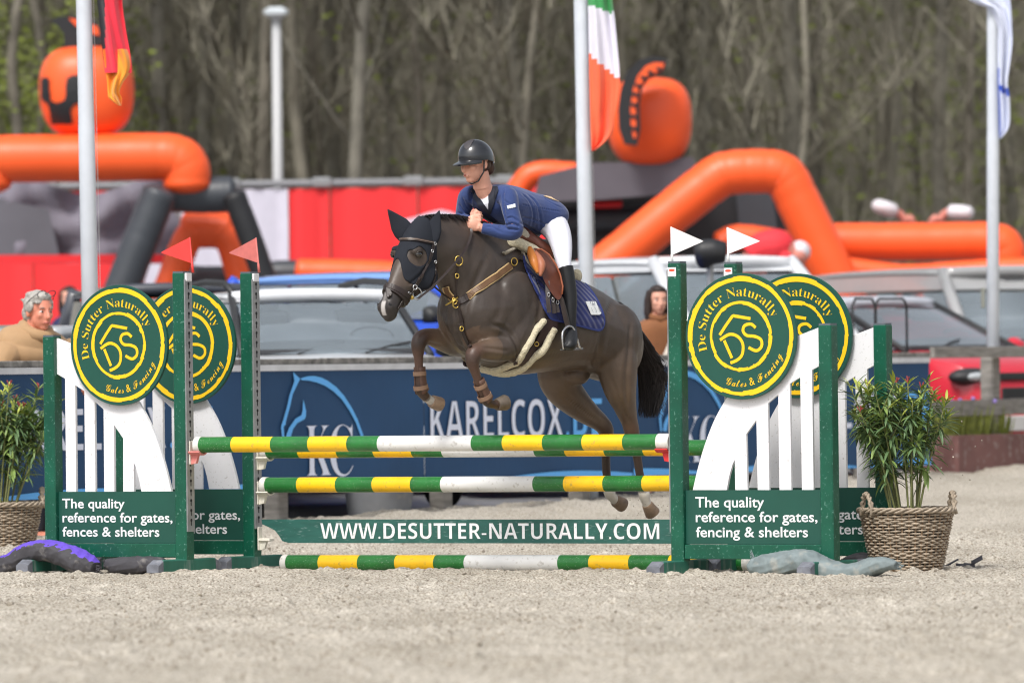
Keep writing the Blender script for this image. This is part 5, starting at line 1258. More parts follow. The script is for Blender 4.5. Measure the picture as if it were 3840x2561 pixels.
TGY = mat('tag_print', rgb(170, 176, 176), .6); TGK = mat('tag_print_dark', rgb(70, 80, 100), .6)
def quadfn(c00, c10, c11, c01, lift):
    pts = [on_horse(*c, lift=lift)[0] for c in (c00, c10, c11, c01)]
    return lambda a, z, o=0: pts[0].lerp(pts[1], a).lerp(pts[3].lerp(pts[2], a), z)+HL*o
qf = quadfn(rs(960, 1055), rs(1075, 1050), rs(1005, 905), rs(893, 905), .036)
mm = MB(); line_text(mm, '1 3 1', qf, .12, .86, .16, .52, off=.0, lift=.004); mm.build('digits', TGY, tg)
mm = MB()
for k in (.28, .48, .68): mm.add([qf(k-.04, .84, .004), qf(k+.04, .84, .004), qf(k+.04, .93, .004), qf(k-.04, .93, .004)], [(0, 1, 2, 3)])
mm.add([qf(.36, .70, .004), qf(.64, .70, .004), qf(.64, .77, .004), qf(.36, .77, .004)], [(0, 1, 2, 3)]); mm.build('emblems', TGK, tg)
# saddle
SAD = thing('saddle', H(-.12, 0, 1.95), 'brown leather jumping saddle with fleece lining on the horse', 'saddle')
mm = MB(); rings = []
for s, z, a, b in ((.14, 2.10, .05, .03), (.10, 2.15, .10, .05), (.02, 2.135, .13, .055), (-.08, 2.085, .14, .05), (-.16, 2.05, .15, .05), (-.22, 2.05, .14, .05), (-.27, 2.065, .11, .04), (-.29, 2.07, .05, .02)):
    c = H(s, 0, z); rings.append([c+HL*(a*math.cos(t))+ZUP*(b*math.sin(t)-.5*(a*math.cos(t))**2/.15) for t in [2*math.pi*k/20 for k in range(20)]])
mm.loft(rings); mm.build('seat', LEA, SAD, smooth=True)
mm = MB(); rings = []
for s, z, a, b in ((.20, 2.075, .06, .02), (.15, 2.10, .12, .05), (0, 2.06, .17, .06), (-.16, 1.985, .17, .05), (-.26, 1.98, .13, .045), (-.31, 1.98, .06, .03)):
    c = H(s, 0, z); rings.append([c+HL*(a*math.cos(t))+ZUP*(b*math.sin(t)-.55*(a*math.cos(t))**2/.2) for t in [2*math.pi*k/20 for k in range(20)]])
mm.loft(rings); mm.build('half_pad', FLEECE, SAD, smooth=True)
def sheet_at(poly, l0, l1, m, name, th=.010, sub=True):
    mm = MB(); P_ = [tuple(q) for q in cr([rs(*q) for q in poly], 4, closed=True)]; ys_ = [q[1] for q in P_]
    lf = lambda y: l0+(l1-l0)*(y-min(ys_))/(max(ys_)-min(ys_))
    mm.loft([[HB(x, y, lf(y)+o) for x, y in P_] for o in (0, th)]); return mm.build(name, m, SAD, smooth=True, angle=35)
fl = sheet_at([(315, 255), (400, 268), (500, 335), (575, 450), (625, 570), (656, 705), (652, 790), (630, 850), (585, 850), (500, 740), (430, 610), (405, 500), (400, 410), (365, 325)], .20, .36, LEA, 'flap', .012); mirror_copy(fl, SAD)
mm = MB(); mm.tube([HB(*rs(x, y), l) for x, y, l in ((328, 262, .20), (410, 268, .23), (500, 330, .27), (580, 445, .31), (630, 565, .34), (660, 700, .36), (652, 795, .365))], .006, n=6); mm.build('flap_edge', mat('leather_edge', rgb(150, 84, 56), .5), SAD, smooth=True)
for pts, r, m in (([(272, 250, .17), (290, 320, .21), (325, 420, .26), (368, 545, .29)], [.014, .026, .028, .010], TAN), ([(335, 300, .22), (385, 390, .27), (410, 470, .30), (395, 580, .31)], [.012, .026, .026, .008], mat('tan_pink', rgb(168, 104, 76), .5))):
    mm = MB(); q = cr([tuple(HB(*rs(x, y), l))+(rr_,) for (x, y, l), rr_ in zip(pts, r)], 5); mm.tube([Vector(x[:3]) for x in q], [x[3] for x in q], n=12); kb = mm.build('knee_block', m, SAD, smooth=True); mirror_copy(kb, SAD)
def fleece_tube(path, r, l, m, name='fleece_edge', parent=SAD, on=True):
    mm = MB(); q = [tuple(p) for p in cr(path, 6)]; pts = [on_horse(x, y, l, r*.6)[0] if on else HB(x, y, l) for x, y in q]; rnd_ = random.Random(4)
    mm.tube(pts, [r*rnd_.uniform(.86, 1.1)*(.6 if i in (0, len(pts)-1) else 1) for i in range(len(pts))], n=10); return mm.build(name, m, parent, smooth=True)
fleece_tube([rs(*q) for q in ((172, 165), (180, 290), (200, 370), (245, 450), (310, 530), (390, 590))], .013, .26, FLG)
mm = MB(); q = cr([tuple(HB(*rs(x, y), .08))+(r,) for x, y, r in ((150, 10, .012), (175, 60, .03), (220, 130, .034), (250, 190, .02))], 5); mm.tube([Vector(x[:3]) for x in q], [x[3] for x in q], n=12); mm.build('fleece_pommel', FLG, SAD, smooth=True)
mm = MB(); mm.ball(HB(*rs(825, 580), .12), .035, .03, .045, n=8); mm.build('fleece_cantle', FLEECE, SAD, smooth=True)
for a, b in (((480, 640), (500, 1010)), ((540, 700), (560, 1020)), ((590, 800), (600, 1010))):
    freestrap([HB(*rs(*a), .31), HB(*rs((a[0]+b[0])/2-6, (a[1]+b[1])/2), .335), HB(*rs(*b), .345)], .026, LEAD, SAD, 'billet')
for c in ((495, 800), (545, 860), (600, 890)): ringlet(HB(*rs(*c), .345), .013, .0025, STEEL, SAD, Vector((0, -1, 0)), 'buckle', .6)
# stirrup
STI = thing('stirrup', HB(*rs(760, 1450), .37), 'steel stirrup with brown leather holding the black boot', 'stirrup')
freestrap([HB(*rs(640, 830), .36), HB(*rs(672, 1000), .37), HB(*rs(715, 1175), .38)], .026, LEAD, STI, 'stirrup_leather')
freestrap([HB(*rs(655, 850), .365), HB(*rs(695, 1000), .375), HB(*rs(735, 1165), .385)], .018, mat('leather_black', (.02, .018, .018), .5), STI, 'stirrup_leather')
mm = MB(); q = [HB(*rs(x, y), l) for x, y, l in ((668, 1440, .40), (654, 1320, .40), (660, 1240, .395), (695, 1190, .39), (738, 1170, .39), (785, 1200, .395), (825, 1310, .40), (862, 1430, .40))]
mm.tube([Vector(p) for p in cr([tuple(x) for x in q], 5)], .007, n=8); mm.build('iron', STEEL, STI, smooth=True)
mm = MB(); a, b = q[0], q[-1]; mm.loft([[a+HF*x+ZUP*z for x, z in ((-.03, -.008), (.03, -.008), (.03, .006), (-.03, .006))], [b+HF*x+ZUP*z for x, z in ((-.03, -.008), (.03, -.008), (.03, .006), (-.03, .006))]]); mm.build('tread', STEEL, STI)
# girth
GI = thing('girth', H(.12, .1, 1.22), 'dark girth edged with cream fleece round the horse belly', 'girth')
gp = patch([rb2(*q) for q in ((1355, 95), (1448, 92), (1445, 170), (1385, 240), (1290, 340), (1160, 440), (1060, 480), (1040, 455), (1190, 372), (1290, 240))], HBVH, 1.6, .016).build('girth_band', GIRTHM, GI, smooth=True); solid(gp, .010, -1); mirror_copy(gp, GI)
def fleece_path(path, r):
    mm = MB(); q = cr([tuple(HB(*rb2(x, y), l)) for x, y, l in path], 8); q = [Vector(p) for p in q]; rnd_ = random.Random(4)
    out = []
    for p in q:
        h, n_, _, dist = HBVH.find_nearest(p); inside = (p-h).dot(n_) < r*.4
        out.append(h+n_*(r*.55) if inside or dist < .05 and slz(p)[2] > 1.30 else p)
    N = len(out)
    for _ in range(14): out = [out[0]]+[out[i]*.5+(out[i-1]+out[i+1])*.25 for i in range(1, N-1)]+[out[-1]]
    mm.tube(out, [r*rnd_.uniform(.9, 1.08)*(.6 if i in (0, N-1) else 1) for i in range(N)], n=10); mm.build('fleece_edge', FLEECE, GI, smooth=True)
fleece_path(((1372, 95, .31), (1320, 170, .31), (1265, 255, .30), (1205, 340, .28), (1150, 395, .20), (1060, 432, .10), (970, 445, .0), (905, 428, -.06)), .023)
fleece_path(((1440, 158, .31), (1412, 235, .31), (1335, 345, .29), (1240, 430, .23), (1140, 480, .14), (1045, 490, .06), (960, 474, .0), (893, 428, -.06)), .025)
ringlet(on_horse(*rb2(1270, 268), lift=.03)[0], .013, .003, BRASS, GI, Vector((0, -1, 0)))
# breastplate
BPL = thing('breastplate', H(.6, 0, 1.65), 'tan and cream breastplate strapped across the horse chest', 'breastplate')
strap([ra(*q) for q in ((1290, 940), (1240, 970), (1190, 1002), (1120, 1055))], .020, LEAD, BPL, lift=.012)
A_ = [ra(*q) for q in ((1100, 1075), (1000, 1150), (900, 1222), (790, 1300))]
strap(A_, .050, CREAM, BPL, lift=.008); strap(A_, .036, BRTAN, BPL, lift=.0125); strap([ra(*q) for q in ((800, 1290), (755, 1325), (705, 1338))], .042, LEAD, BPL, lift=.010)
B_ = [ra(*q) for q in ((628, 1222), (645, 1265), (690, 1322))]; strap(B_, .046, CREAM, BPL, lift=.010, l=-.1); strap(B_, .030, BRTAN, BPL, lift=.0145, l=-.1)
strap([ra(*q) for q in ((725, 1360), (738, 1420), (752, 1490))]+[rb2(*q) for q in ((752, 150), (775, 220), (815, 300))], .024, LEAD, BPL, lift=.008)
strap([ra(*q) for q in ((706, 1310), (705, 1230), (706, 1150), (712, 1075))], .014, LEAD, BPL, lift=.012)
freestrap([on_horse(*ra(700, 1320), lift=.02)[0], HB(*ra(640, 1300), .05), HB(*ra(545, 1225), .08)], .012, LEAD, BPL, 'martingale_fork')
for (x, y), r in (((1118, 1055), .024), ((712, 1325), .02), ((725, 1355), .024), ((712, 1033), .030), ((755, 1528), .014), ((1212, 988), .016), ((703, 1140), .014)): ringlet(on_horse(*ra(x, y), lift=.022)[0], r, .0042, BRASS, BPL, Vector((.2, -1, .1)), sx=.8)
mm = MB(); p = on_horse(*ra(700, 1325), lift=.028)[0]; mm.tube([p+Vector((-.05, 0, -.03)), p, p+Vector((.03, 0, .02))], [.004, .009, .005], n=6); mm.build('snap_hook', BRASS, BPL, smooth=True)
# bridle
BRI = thing('bridle', H(1.05, .05, 1.66), 'dark leather bridle with round bit ring and reins', 'bridle')
def bs(pts, wd, lift=.008, **k): return strap([ra(*q) for q in pts], wd, LEAD, BRI, lift=lift, l=.1, **k)
BB = ((.90, -.10, 2.075), (.97, -.112, 2.09), (1.03, -.09, 2.105), (1.065, -.045, 2.105), (1.075, 0, 2.105), (1.065, .045, 2.105), (1.03, .09, 2.10), (.97, .112, 2.085), (.905, .10, 2.07))
strap3(BB, .024, LEAD, BRI, 'browband', .006, .009); strap3(BB, .006, mat('piping', rgb(120, 104, 92), .4), BRI, 'piping', .0155, .002)
strap3(((1.215, 0, 1.80), (1.19, .055, 1.775), (1.14, .07, 1.735), (1.09, .05, 1.69), (1.07, 0, 1.675), (1.09, -.05, 1.69), (1.14, -.07, 1.735), (1.19, -.055, 1.775)), .036, LEAD, BRI, 'noseband', .004, .012, True)
bs(((545, 900), (530, 960), (505, 1040), (465, 1120), (415, 1190), (385, 1240)), .015, name='cheekpiece'); bs(((530, 905), (512, 985), (480, 1090), (430, 1185), (362, 1285)), .010, .010, name='cheekpiece')
bs(((165, 1222), (200, 1218), (260, 1240), (310, 1268), (350, 1295)), .036, .008, name='noseband', th=.012)
bs(((545, 1030), (548, 1100), (540, 1180), (515, 1240), (460, 1300), (420, 1325)), .012, name='throat_lash'); bs(((360, 1290), (350, 1330), (335, 1365), (318, 1385)), .016, name='chin_strap')
ringlet(on_horse(*ra(408, 1268), lift=.014)[0], .036, .005, STEEL, BRI, Vector((.55, -.8, 0)), 'bit_ring', .9); ringlet(on_horse(*ra(395, 1225), lift=.014)[0], .014, .004, STEEL, BRI, Vector((.4, -.8, 0)), 'bit_ring')
mm = MB(); mm.ball(on_horse(*ra(372, 1298), lift=.012)[0], .014, n=7); mm.build('bit_joint', BRASS, BRI, smooth=True)
for (x, y) in ((540, 912), (520, 965), (540, 1045), (350, 1272)): ringlet(on_horse(*ra(x, y), lift=.014)[0], .009, .003, STEEL, BRI, Vector((.5, -.8, 0)), 'buckle', .8)
RE = [HB(*ra(415, 1320), .075), HB(*ra(500, 1255), .12), HB(*ra(560, 1200), .14), HB(*ra(660, 1095), .165), HB(*ra(740, 1000), .165), HB(*ra(790, 920), .13), HB(*ra(818, 835), .10), HB(*ra(815, 800), .085)]
freestrap(RE, .014, LEAD, BRI, 'rein'); freestrap([H(*((lambda t: (t[0], -t[1], t[2]))(slz(p)))) for p in RE], .014, LEAD, BRI, 'rein')
# tendon boots
TBM = mat('tendon_boot', rgb(92, 66, 54), .55, var=.15, vscale=20); TBS = mat('tendon_strap', rgb(140, 112, 92), .7, var=.12, vscale=30)
for k, lab in (('near_fore', 'brown tendon boot with two straps on the left foreleg, nearer the girth'), ('far_fore', 'brown tendon boot with two straps on the right foreleg, left in the picture')):
    sm = LEGW[k]; n = len(sm); i0, i1 = int(n*.60), int(n*.79); seg = [(Vector(x[:3]), x[3]) for x in sm[i0:i1+1]]
    q = thing('tendon_boot', seg[-1][0]-ZUP*.04, lab, 'tendon boot', 'tendon boots on the forelegs'); mm = MB(); rings = []
    N = len(seg)
    for j, (p, r) in enumerate(seg):
        t = (seg[min(j+1, N-1)][0]-seg[max(j-1, 0)][0]).normalized(); back = (-HF-t*(-HF).dot(t)).normalized(); sd = t.cross(back).normalized(); R_ = .036+.010*(j/(N-1))**2
        rings.append([p+back*(R_*math.cos(a)+.006)+sd*(R_*.86*math.sin(a)) for a in [(-2.35+4.7*m_/18) for m_ in range(19)]])
    mm.loft(rings, closed=False, caps=False); o = mm.build('shell', TBM, q, smooth=True); solid(o, .008, 0)
    for j in (int(N*.25), int(N*.72)):
        p = seg[j][0]; t = (seg[j+1][0]-seg[j-1][0]).normalized(); back = (-HF-t*(-HF).dot(t)).normalized(); sd = t.cross(back).normalized(); R_ = .040+.010*(j/(N-1))**2
        mm = MB(); pr_ = [[p+t*h+back*(R_*rr_*math.cos(a)+.004)+sd*(R_*.9*rr_*math.sin(a)) for h, rr_ in ((-.013, 1), (.013, 1), (.013, 1.1), (-.013, 1.1))] for a in [2*math.pi*m_/20 for m_ in range(20)]]
        pr_.append(pr_[0]); mm.loft(pr_, caps=False); mm.build('strap', TBS, q, smooth=True, angle=40)

# ================================================================== the rider
SKIN = mat('skin', rgb(226, 168, 146), .5, var=.08, vscale=12, spec=.35); NAVYJ = mat('navy_jacket', rgb(40, 61, 114), .8, var=.10, vscale=5, bump=.5, bscale=16, sheen=.25); BREE = mat('white_breeches', (.74, .75, .84), .7, var=.03, vscale=6, bump=.12, bscale=14)
BOOT = mat('black_boot', (.016, .017, .019), .42, spec=.32, var=.2, vscale=8, bump=.1, bscale=10); LAPEL = mat('lapel_dark', rgb(30, 34, 48), .75); HAIRB = mat('brown_hair', rgb(70, 46, 32), .6, var=.3, vscale=30)
EYEW = mat('eye_white', (.7, .68, .66), .3); IRIS = mat('iris', (.03, .02, .015), .2); LIPS = mat('lips', rgb(176, 96, 88), .5)
def oring(c, t, a, b, lat, n=24, k=0):
    N_ = lat.cross(t).normalized()
    return [c+lat*(a*math.cos(x))+N_*(b*math.sin(x)) for x in [2*math.pi*j/n for j in range(n)]]
def body_loft(mb, st, lat):
    """st: (point, half width, half depth) along the trunk"""
    q = cr([tuple(p)+(a, b) for p, a, b in st], 4); N = len(q); rings = []
    for i, x in enumerate(q):
        t = (Vector(q[min(i+1, N-1)][:3])-Vector(q[max(i-1, 0)][:3])).normalized(); la = (lat-t*lat.dot(t)).normalized(); rings.append(oring(Vector(x[:3]), t, x[3], x[4], la))
    mb.loft(rings)
def limb(mb, pts, grow=0.0, n=14):
    q = cr([tuple(p)+(r+grow,) for p, r in pts], 4); mb.tube([Vector(x[:3]) for x in q], [x[3] for x in q], n=n)
def mirl(pts): return [(H(*(lambda t: (t[0], -t[1], t[2]))(slz(p))), r) for p, r in pts]
def head_parts(mb, c, f, up, s=1.0):
    f = f.normalized(); sd = f.cross(up).normalized(); up = sd.cross(f).normalized(); ax = (f, sd, up)
    q = lambda a, b, z: c+f*(a*s)+sd*(b*s)+up*(z*s)
    mb.ball(q(-.012, 0, .035), .098*s, .076*s, .088*s, ax); mb.ball(q(.022, 0, -.035), .068*s, .058*s, .075*s, ax); mb.ball(q(.052, 0, -.092), .026*s, .028*s, .02*s, ax)
    mb.ball(q(.064, 0, .028), .026*s, .05*s, .022*s, ax, n=8)
    mb.tube([q(.086, 0, .018), q(.098, 0, -.008), q(.105, 0, -.032), q(.092, 0, -.042)], [.008*s, .010*s, .015*s, .010*s], n=8)
    mb.ball(q(.083, 0, -.064), .014*s, .025*s, .013*s, ax, n=8)
    for e in (-1, 1):
        mb.ball(q(.058, e*.036, -.018), .026*s, .022*s, .026*s, ax, n=8); mb.ball(q(-.012, e*.076, -.004), .018*s, .010*s, .031*s, ax, n=8)
    mb.tube([q(-.03, 0, -.05), q(-.045, 0, -.15)], [.055*s, .058*s], n=14)
    return q, ax
def face_bits(root, q, ax, s=1.0, brow=HAIRB):
    for e in (-1, 1):
        mm = MB(); mm.ball(q(.071, e*.032, .004), .012*s, .0130*s, .0062*s, ax, n=7); mm.build('eye', EYEW, root, smooth=True)
        mm = MB(); mm.ball(q(.0805, e*.032, .004), .004*s, .0060*s, .0056*s, ax, n=6); mm.build('iris', IRIS, root, smooth=True)
        mm = MB(); mm.tube([q(.083, e*.014, .024), q(.086, e*.032, .030), q(.073, e*.052, .024)], [.002*s, .0030*s, .0015*s], n=6); mm.build('eyebrow', brow, root, smooth=True)
    mm = MB(); mm.tube([q(.084, -.022, -.064), q(.096, 0, -.062), q(.084, .022, -.064)], [.003*s, .006*s, .003*s], n=6); mm.build('mouth', LIPS, root, smooth=True)
def hand(mb, wrist, knuck, upv, s=1.0, palm_n=None, curl=1.0):
    d = (knuck-wrist).normalized(); up = (upv-d*upv.dot(d)).normalized(); sd = d.cross(up); sd = sd if palm_n is None or sd.dot(palm_n) > 0 else -sd
    c = wrist+d*.05*s; mb.ball(c, .046*s, .018*s, .040*s, (d, sd, up), n=9); mb.tube([wrist-d*.02, wrist+d*.03*s], [.026*s, .028*s], n=10)
    for i, (off, L_) in enumerate(((.030, .9), (.011, 1.0), (-.009, .95), (-.028, .78))):
        k0 = wrist+d*.078*s+up*off*s; a1 = R(25+30*curl); p1 = k0+(d*math.cos(a1)+sd*math.sin(a1))*.036*L_*s; a2 = a1+R(75*curl); p2 = p1+(d*math.cos(a2)+sd*math.sin(a2))*.026*L_*s; a3 = a2+R(55*curl); p3 = p2+(d*math.cos(a3)+sd*math.sin(a3))*.02*L_*s
        mb.tube([k0-d*.02*s, k0, p1, p2, p3], [.0085*s, .0095*s, .0088*s, .008*s, .006*s], n=8)
    t0 = wrist+d*.025*s+up*.034*s; mb.tube([t0, t0+(d*.7+up*.7)*.03*s+sd*.006, t0+(d*.95+up*.25)*.058*s+sd*.012*s, t0+(d*.95-up*.05+sd*.2)*.078*s], [.013*s, .011*s, .0095*s, .007*s], n=8)
RIDER = thing('person', H(-.1, .1, 1.45), 'rider in navy jacket, white breeches, tall black boots and shiny black helmet', 'person')
tor = [(HB(1276, 487, 0), .11, .055), (HB(1262, 493, 0), .165, .100), (HB(1240, 494, 0), .178, .128), (HB(1212, 484, 0), .158, .120), (HB(1180, 476, 0), .160, .130), (HB(1152, 470, 0), .175, .130), (HB(1126, 461, 0), .150, .108), (HB(1110, 448, 0), .085, .075)]
armL = [(HB(1150, 448, .14), .066), (HB(1166, 452, .20), .064), (HB(1172, 482, .235), .056), (HB(1180, 512, .26), .053), (HB(1183, 532, .265), .050), (HB(1162, 535, .21), .047), (HB(1132, 529, .15), .042), (HB(1106, 524, .10), .035)]
armR = [(HB(1088, 448, -.13), .064), (HB(1074, 452, -.18), .061), (HB(1067, 474, -.215), .054), (HB(1063, 496, -.24), .050), (HB(1062, 506, -.235), .046), (HB(1070, 508, -.16), .042), (HB(1080, 507, -.09), .034)]
legL = [(HB(1258, 505, .07), .095), (HB(1275, 525, .12), .090), (HB(1285, 547, .17), .078), (HB(1291, 575, .235), .064), (HB(1294, 602, .285), .050), (HB(1298, 622, .31), .044)]
bootL = [(HB(1298, 612, .305), .050), (HB(1303, 640, .32), .049), (HB(1308, 680, .335), .047), (HB(1309, 720, .345), .041), (HB(1310, 745, .35), .037), (HB(1311, 762, .35), .037)]
footL = [(HB(1312, 758, .345), .036), (HB(1311, 768, .37), .042), (HB(1310, 781, .40), .045), (HB(1309, 794, .43), .041), (HB(1309, 801, .44), .026)]
HC = HB(1091, 377, 0.0); hf_ = Vector((-math.sin(R(46)), -math.cos(R(46)), -.10)); hup = Vector((-.06, -.05, 1))
mb = MB(); body_loft(mb, [(p, a-.02, b-.02) for p, a, b in tor], HL)
for L_ in (armL, armR, legL, mirl(legL), bootL, mirl(bootL), footL, mirl(footL)): limb(mb, L_, -.009)
hq, hax = head_parts(mb, HC, hf_, hup, 1.02)
limb(mb, [(hq(-.035, 0, -.10), .055), (hq(-.06, 0, -.17), .058), (HB(1125, 450, 0), .06)])
WL, WR = armL[-1][0], armR[-1][0]
hand(mb, WL, HB(1088, 516, .075), ZUP*1+HF*.2, 1.0, -HL+HF*.2); hand(mb, WR, HB(1086, 503, -.05), ZUP, 1.0, HL)
mesh_obj('body', fuse(mb, .0048, 3, .5), SKIN, RIDER); face_bits(RIDER, hq, hax, 1.02)
mb = MB(); body_loft(mb, tor, HL); limb(mb, armL); limb(mb, armR)
jm = fuse(mb, .0065, 5, .5); JB = bvh_of(jm)
def jline(path, dp, wd):
    pts = []
    for x, y in [tuple(q) for q in cr(path, 10)]:
        d = ray(x, y).normalized(); h, n_, _, _ = JB.ray_cast(EYE+d*20, d)
        if h is not None: pts.append(h)
    return [(pts, dp, wd)] if len(pts) > 3 else []
JL = []
for path, dp, wd in (([(1158, 432), (1156, 460), (1160, 495), (1166, 515)], 1.4, .007), ([(1192, 520), (1176, 514), (1160, 518)], 1.3, .007), ([(1190, 508), (1176, 500), (1164, 502)], .9, .007), ([(1190, 528), (1170, 526), (1150, 519)], 1.2, .008), ([(1152, 534), (1130, 522), (1118, 520)], .8, .007), ([(1172, 470), (1160, 462), (1155, 455)], .8, .007),
                     ([(1198, 445), (1215, 462), (1225, 490), (1222, 520)], 1.0, .009), ([(1212, 447), (1232, 468), (1240, 500), (1240, 530)], .9, .009), ([(1200, 470), (1240, 478), (1285, 486)], 1.0, .005), ([(1200, 500), (1225, 505), (1262, 520)], .8, .009), ([(1195, 512), (1215, 522), (1240, 536)], .9, .009),
                     ([(1062, 455), (1070, 475), (1085, 490)], 1.0, .008), ([(1055, 470), (1066, 486), (1078, 494)], .9, .008), ([(1052, 488), (1066, 494), (1080, 500)], .9, .007), ([(1245, 450), (1258, 462), (1290, 478)], .7, .006), ([(1130, 500), (1145, 512), (1150, 525)], .9, .008)):
    JL += jline(path, dp, wd)
groove(jm, JL, .0075, 1)
# cut the neck opening and keep folds as relief
mesh_obj('jacket', jm, NAVYJ, RIDER)
mb = MB(); limb(mb, legL); limb(mb, mirl(legL)); body_loft(mb, [(HB(1276, 500, 0), .11, .06), (HB(1262, 503, 0), .15, .09), (HB(1245, 500, 0), .14, .09)], HL); mesh_obj('breeches', fuse(mb, .008, 5, .5), BREE, RIDER)
for L1, L2 in ((bootL, footL), (mirl(bootL), mirl(footL))):
    mb = MB(); limb(mb, L1); limb(mb, L2); mb.ball(L1[-1][0]-ZUP*.01, .045, .034, .03, (HF, HL, ZUP), n=8); mb.ball(L2[3][0], .050, .036, .024, (HF, HL, ZUP), n=8); mesh_obj('boot', fuse(mb, .006, 4, .5), BOOT, RIDER)
for poly, m, nm, lf in (([rr(*q) for q in ((498, 872), (575, 1020), (640, 1110), (712, 1205), (726, 872), (640, 850))], mat('shirt_white', (.74, .75, .82), .7), 'shirt', .004), ([rr(*q) for q in ((448, 890), (500, 872), (575, 1020), (712, 1205), (745, 1262), (715, 1262), (560, 1130), (465, 970))], LAPEL, 'lapel', .007), ([rr(*q) for q in ((722, 872), (852, 872), (862, 925), (800, 1100), (748, 1255), (712, 1205))], LAPEL, 'lapel', .007),
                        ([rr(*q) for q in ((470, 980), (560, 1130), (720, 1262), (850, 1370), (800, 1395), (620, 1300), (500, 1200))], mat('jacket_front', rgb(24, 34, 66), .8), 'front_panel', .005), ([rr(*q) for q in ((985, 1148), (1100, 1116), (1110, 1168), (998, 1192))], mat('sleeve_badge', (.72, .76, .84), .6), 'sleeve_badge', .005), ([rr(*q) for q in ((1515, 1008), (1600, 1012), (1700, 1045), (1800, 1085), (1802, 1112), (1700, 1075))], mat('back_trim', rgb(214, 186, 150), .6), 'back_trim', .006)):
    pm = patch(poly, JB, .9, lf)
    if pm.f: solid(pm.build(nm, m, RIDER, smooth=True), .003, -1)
# cuff, hair and helmet
mm = MB(); mm.ball(hq(-.105, 0, -.035), .042, .045, .045, hax, n=10); mm.ball(hq(-.045, 0, .0), .062, .074, .06, hax, n=10); mesh_obj('hair', fuse(mm, .006, 4), HAIRB, RIDER)
HELM = mat('helmet_gloss', (.012, .013, .017), .16, spec=.6, coat=.8); HELT = mat('helmet_trim', (.05, .045, .05), .6); GOLD = mat('rose_gold', rgb(206, 150, 120), .3, metal=.8)
HT = thing('riding_helmet', hq(0, 0, .03), 'glossy black riding helmet with studded rose gold trim', 'helmet')
mm = MB(); rings = []; N = 40
for i in range(15):
    t = i/14*math.pi/2; r = math.cos(t) if i else 1; rings.append([hq(-.010+.126*spow(r, .9)*math.cos(a)*(1 if math.cos(a) < 0 else .95), .101*spow(r, .9)*math.sin(a), .040+.112*math.sin(t)-.018*(i == 0)-(.030*max(0, -math.cos(a))*(1-i/14))) for a in [2*math.pi*j/N for j in range(N)]])
rings[-1] = [hq(-.010+.004*math.cos(a), .004*math.sin(a), .1525) for a in [2*math.pi*j/N for j in range(N)]]
low = [[hq(-.010+.113*math.cos(a), .090*math.sin(a), .022-.030*max(0, -math.cos(a))) for a in [2*math.pi*j/N for j in range(N)]]]
mm.loft(low+rings); HTM = bpy.data.meshes.new('h'); HTM.from_pydata([tuple(q) for q in mm.v], [], mm.f); HTB = bvh_of(HTM); mm.build('shell', HELM, HT, smooth=True, angle=50)
mm = MB(); n = 20; o_, i_, o2 = [], [], []
for j in range(n+1):
    a = R(-72+144*j/n); fr = max(0, math.cos(a))**.7; i_.append(hq(-.010+.116*math.cos(a), .097*math.sin(a), .030)); o_.append(hq(-.010+(.122+.058*fr)*math.cos(a), .102*math.sin(a)*(1+.03*fr), .016-.006*fr)); o2.append(hq(-.010+(.121+.055*fr)*math.cos(a), .101*math.sin(a), .006-.006*fr))
mm.loft([[a, b, c] for a, b, c in zip(i_, o_, o2)]); mm.build('peak', HELM, HT, smooth=True, angle=60)
tp = [rr(*q) for q in ((352, 250), (372, 180), (420, 150), (500, 130), (575, 128), (590, 145), (510, 175), (470, 225), (440, 290), (400, 318), (368, 310))]
pm = patch(tp, HTB, .7, .003)
if pm.f: pm.build('trim_panel', HELT, HT, smooth=True)
def on(tree, u, v, lift):
    d = ray(u, v).normalized(); h, n_, _, _ = tree.ray_cast(EYE+d*20, d); return None if h is None else h+n_*lift
mm = MB(); q = [on(HTB, x, y, .005) for x, y in [tuple(p) for p in cr(tp[:3]+tp[5:], 5, closed=True)]]; q = [p for p in q if p is not None]; mm.tube(q+[q[0]], .0025, n=5, cap=False); mm.build('trim_edge', GOLD, HT, smooth=True)
mm = MB()
for x, y in ((380, 270), (400, 255), (420, 235), (390, 235), (410, 210), (430, 190), (405, 185), (440, 170), (460, 160), (480, 170), (500, 150), (520, 155), (545, 140), (420, 265), (450, 215), (470, 190)):
    p = on(HTB, *rr(x, y), .005)
    if p is not None: mm.ball(p, .0028, n=4)
mm.build('studs', mat('stud', (.8, .75, .7), .2, metal=.6), HT)
mm = MB(); mm.tube([hq(.005, -.088, .02), hq(.012, -.082, -.05), hq(.03, -.045, -.105), hq(.045, 0, -.120), hq(.03, .045, -.105), hq(.012, .082, -.05), hq(.005, .088, .02)], .005, n=6); mm.build('chin_strap', BLKP, HT, smooth=True)

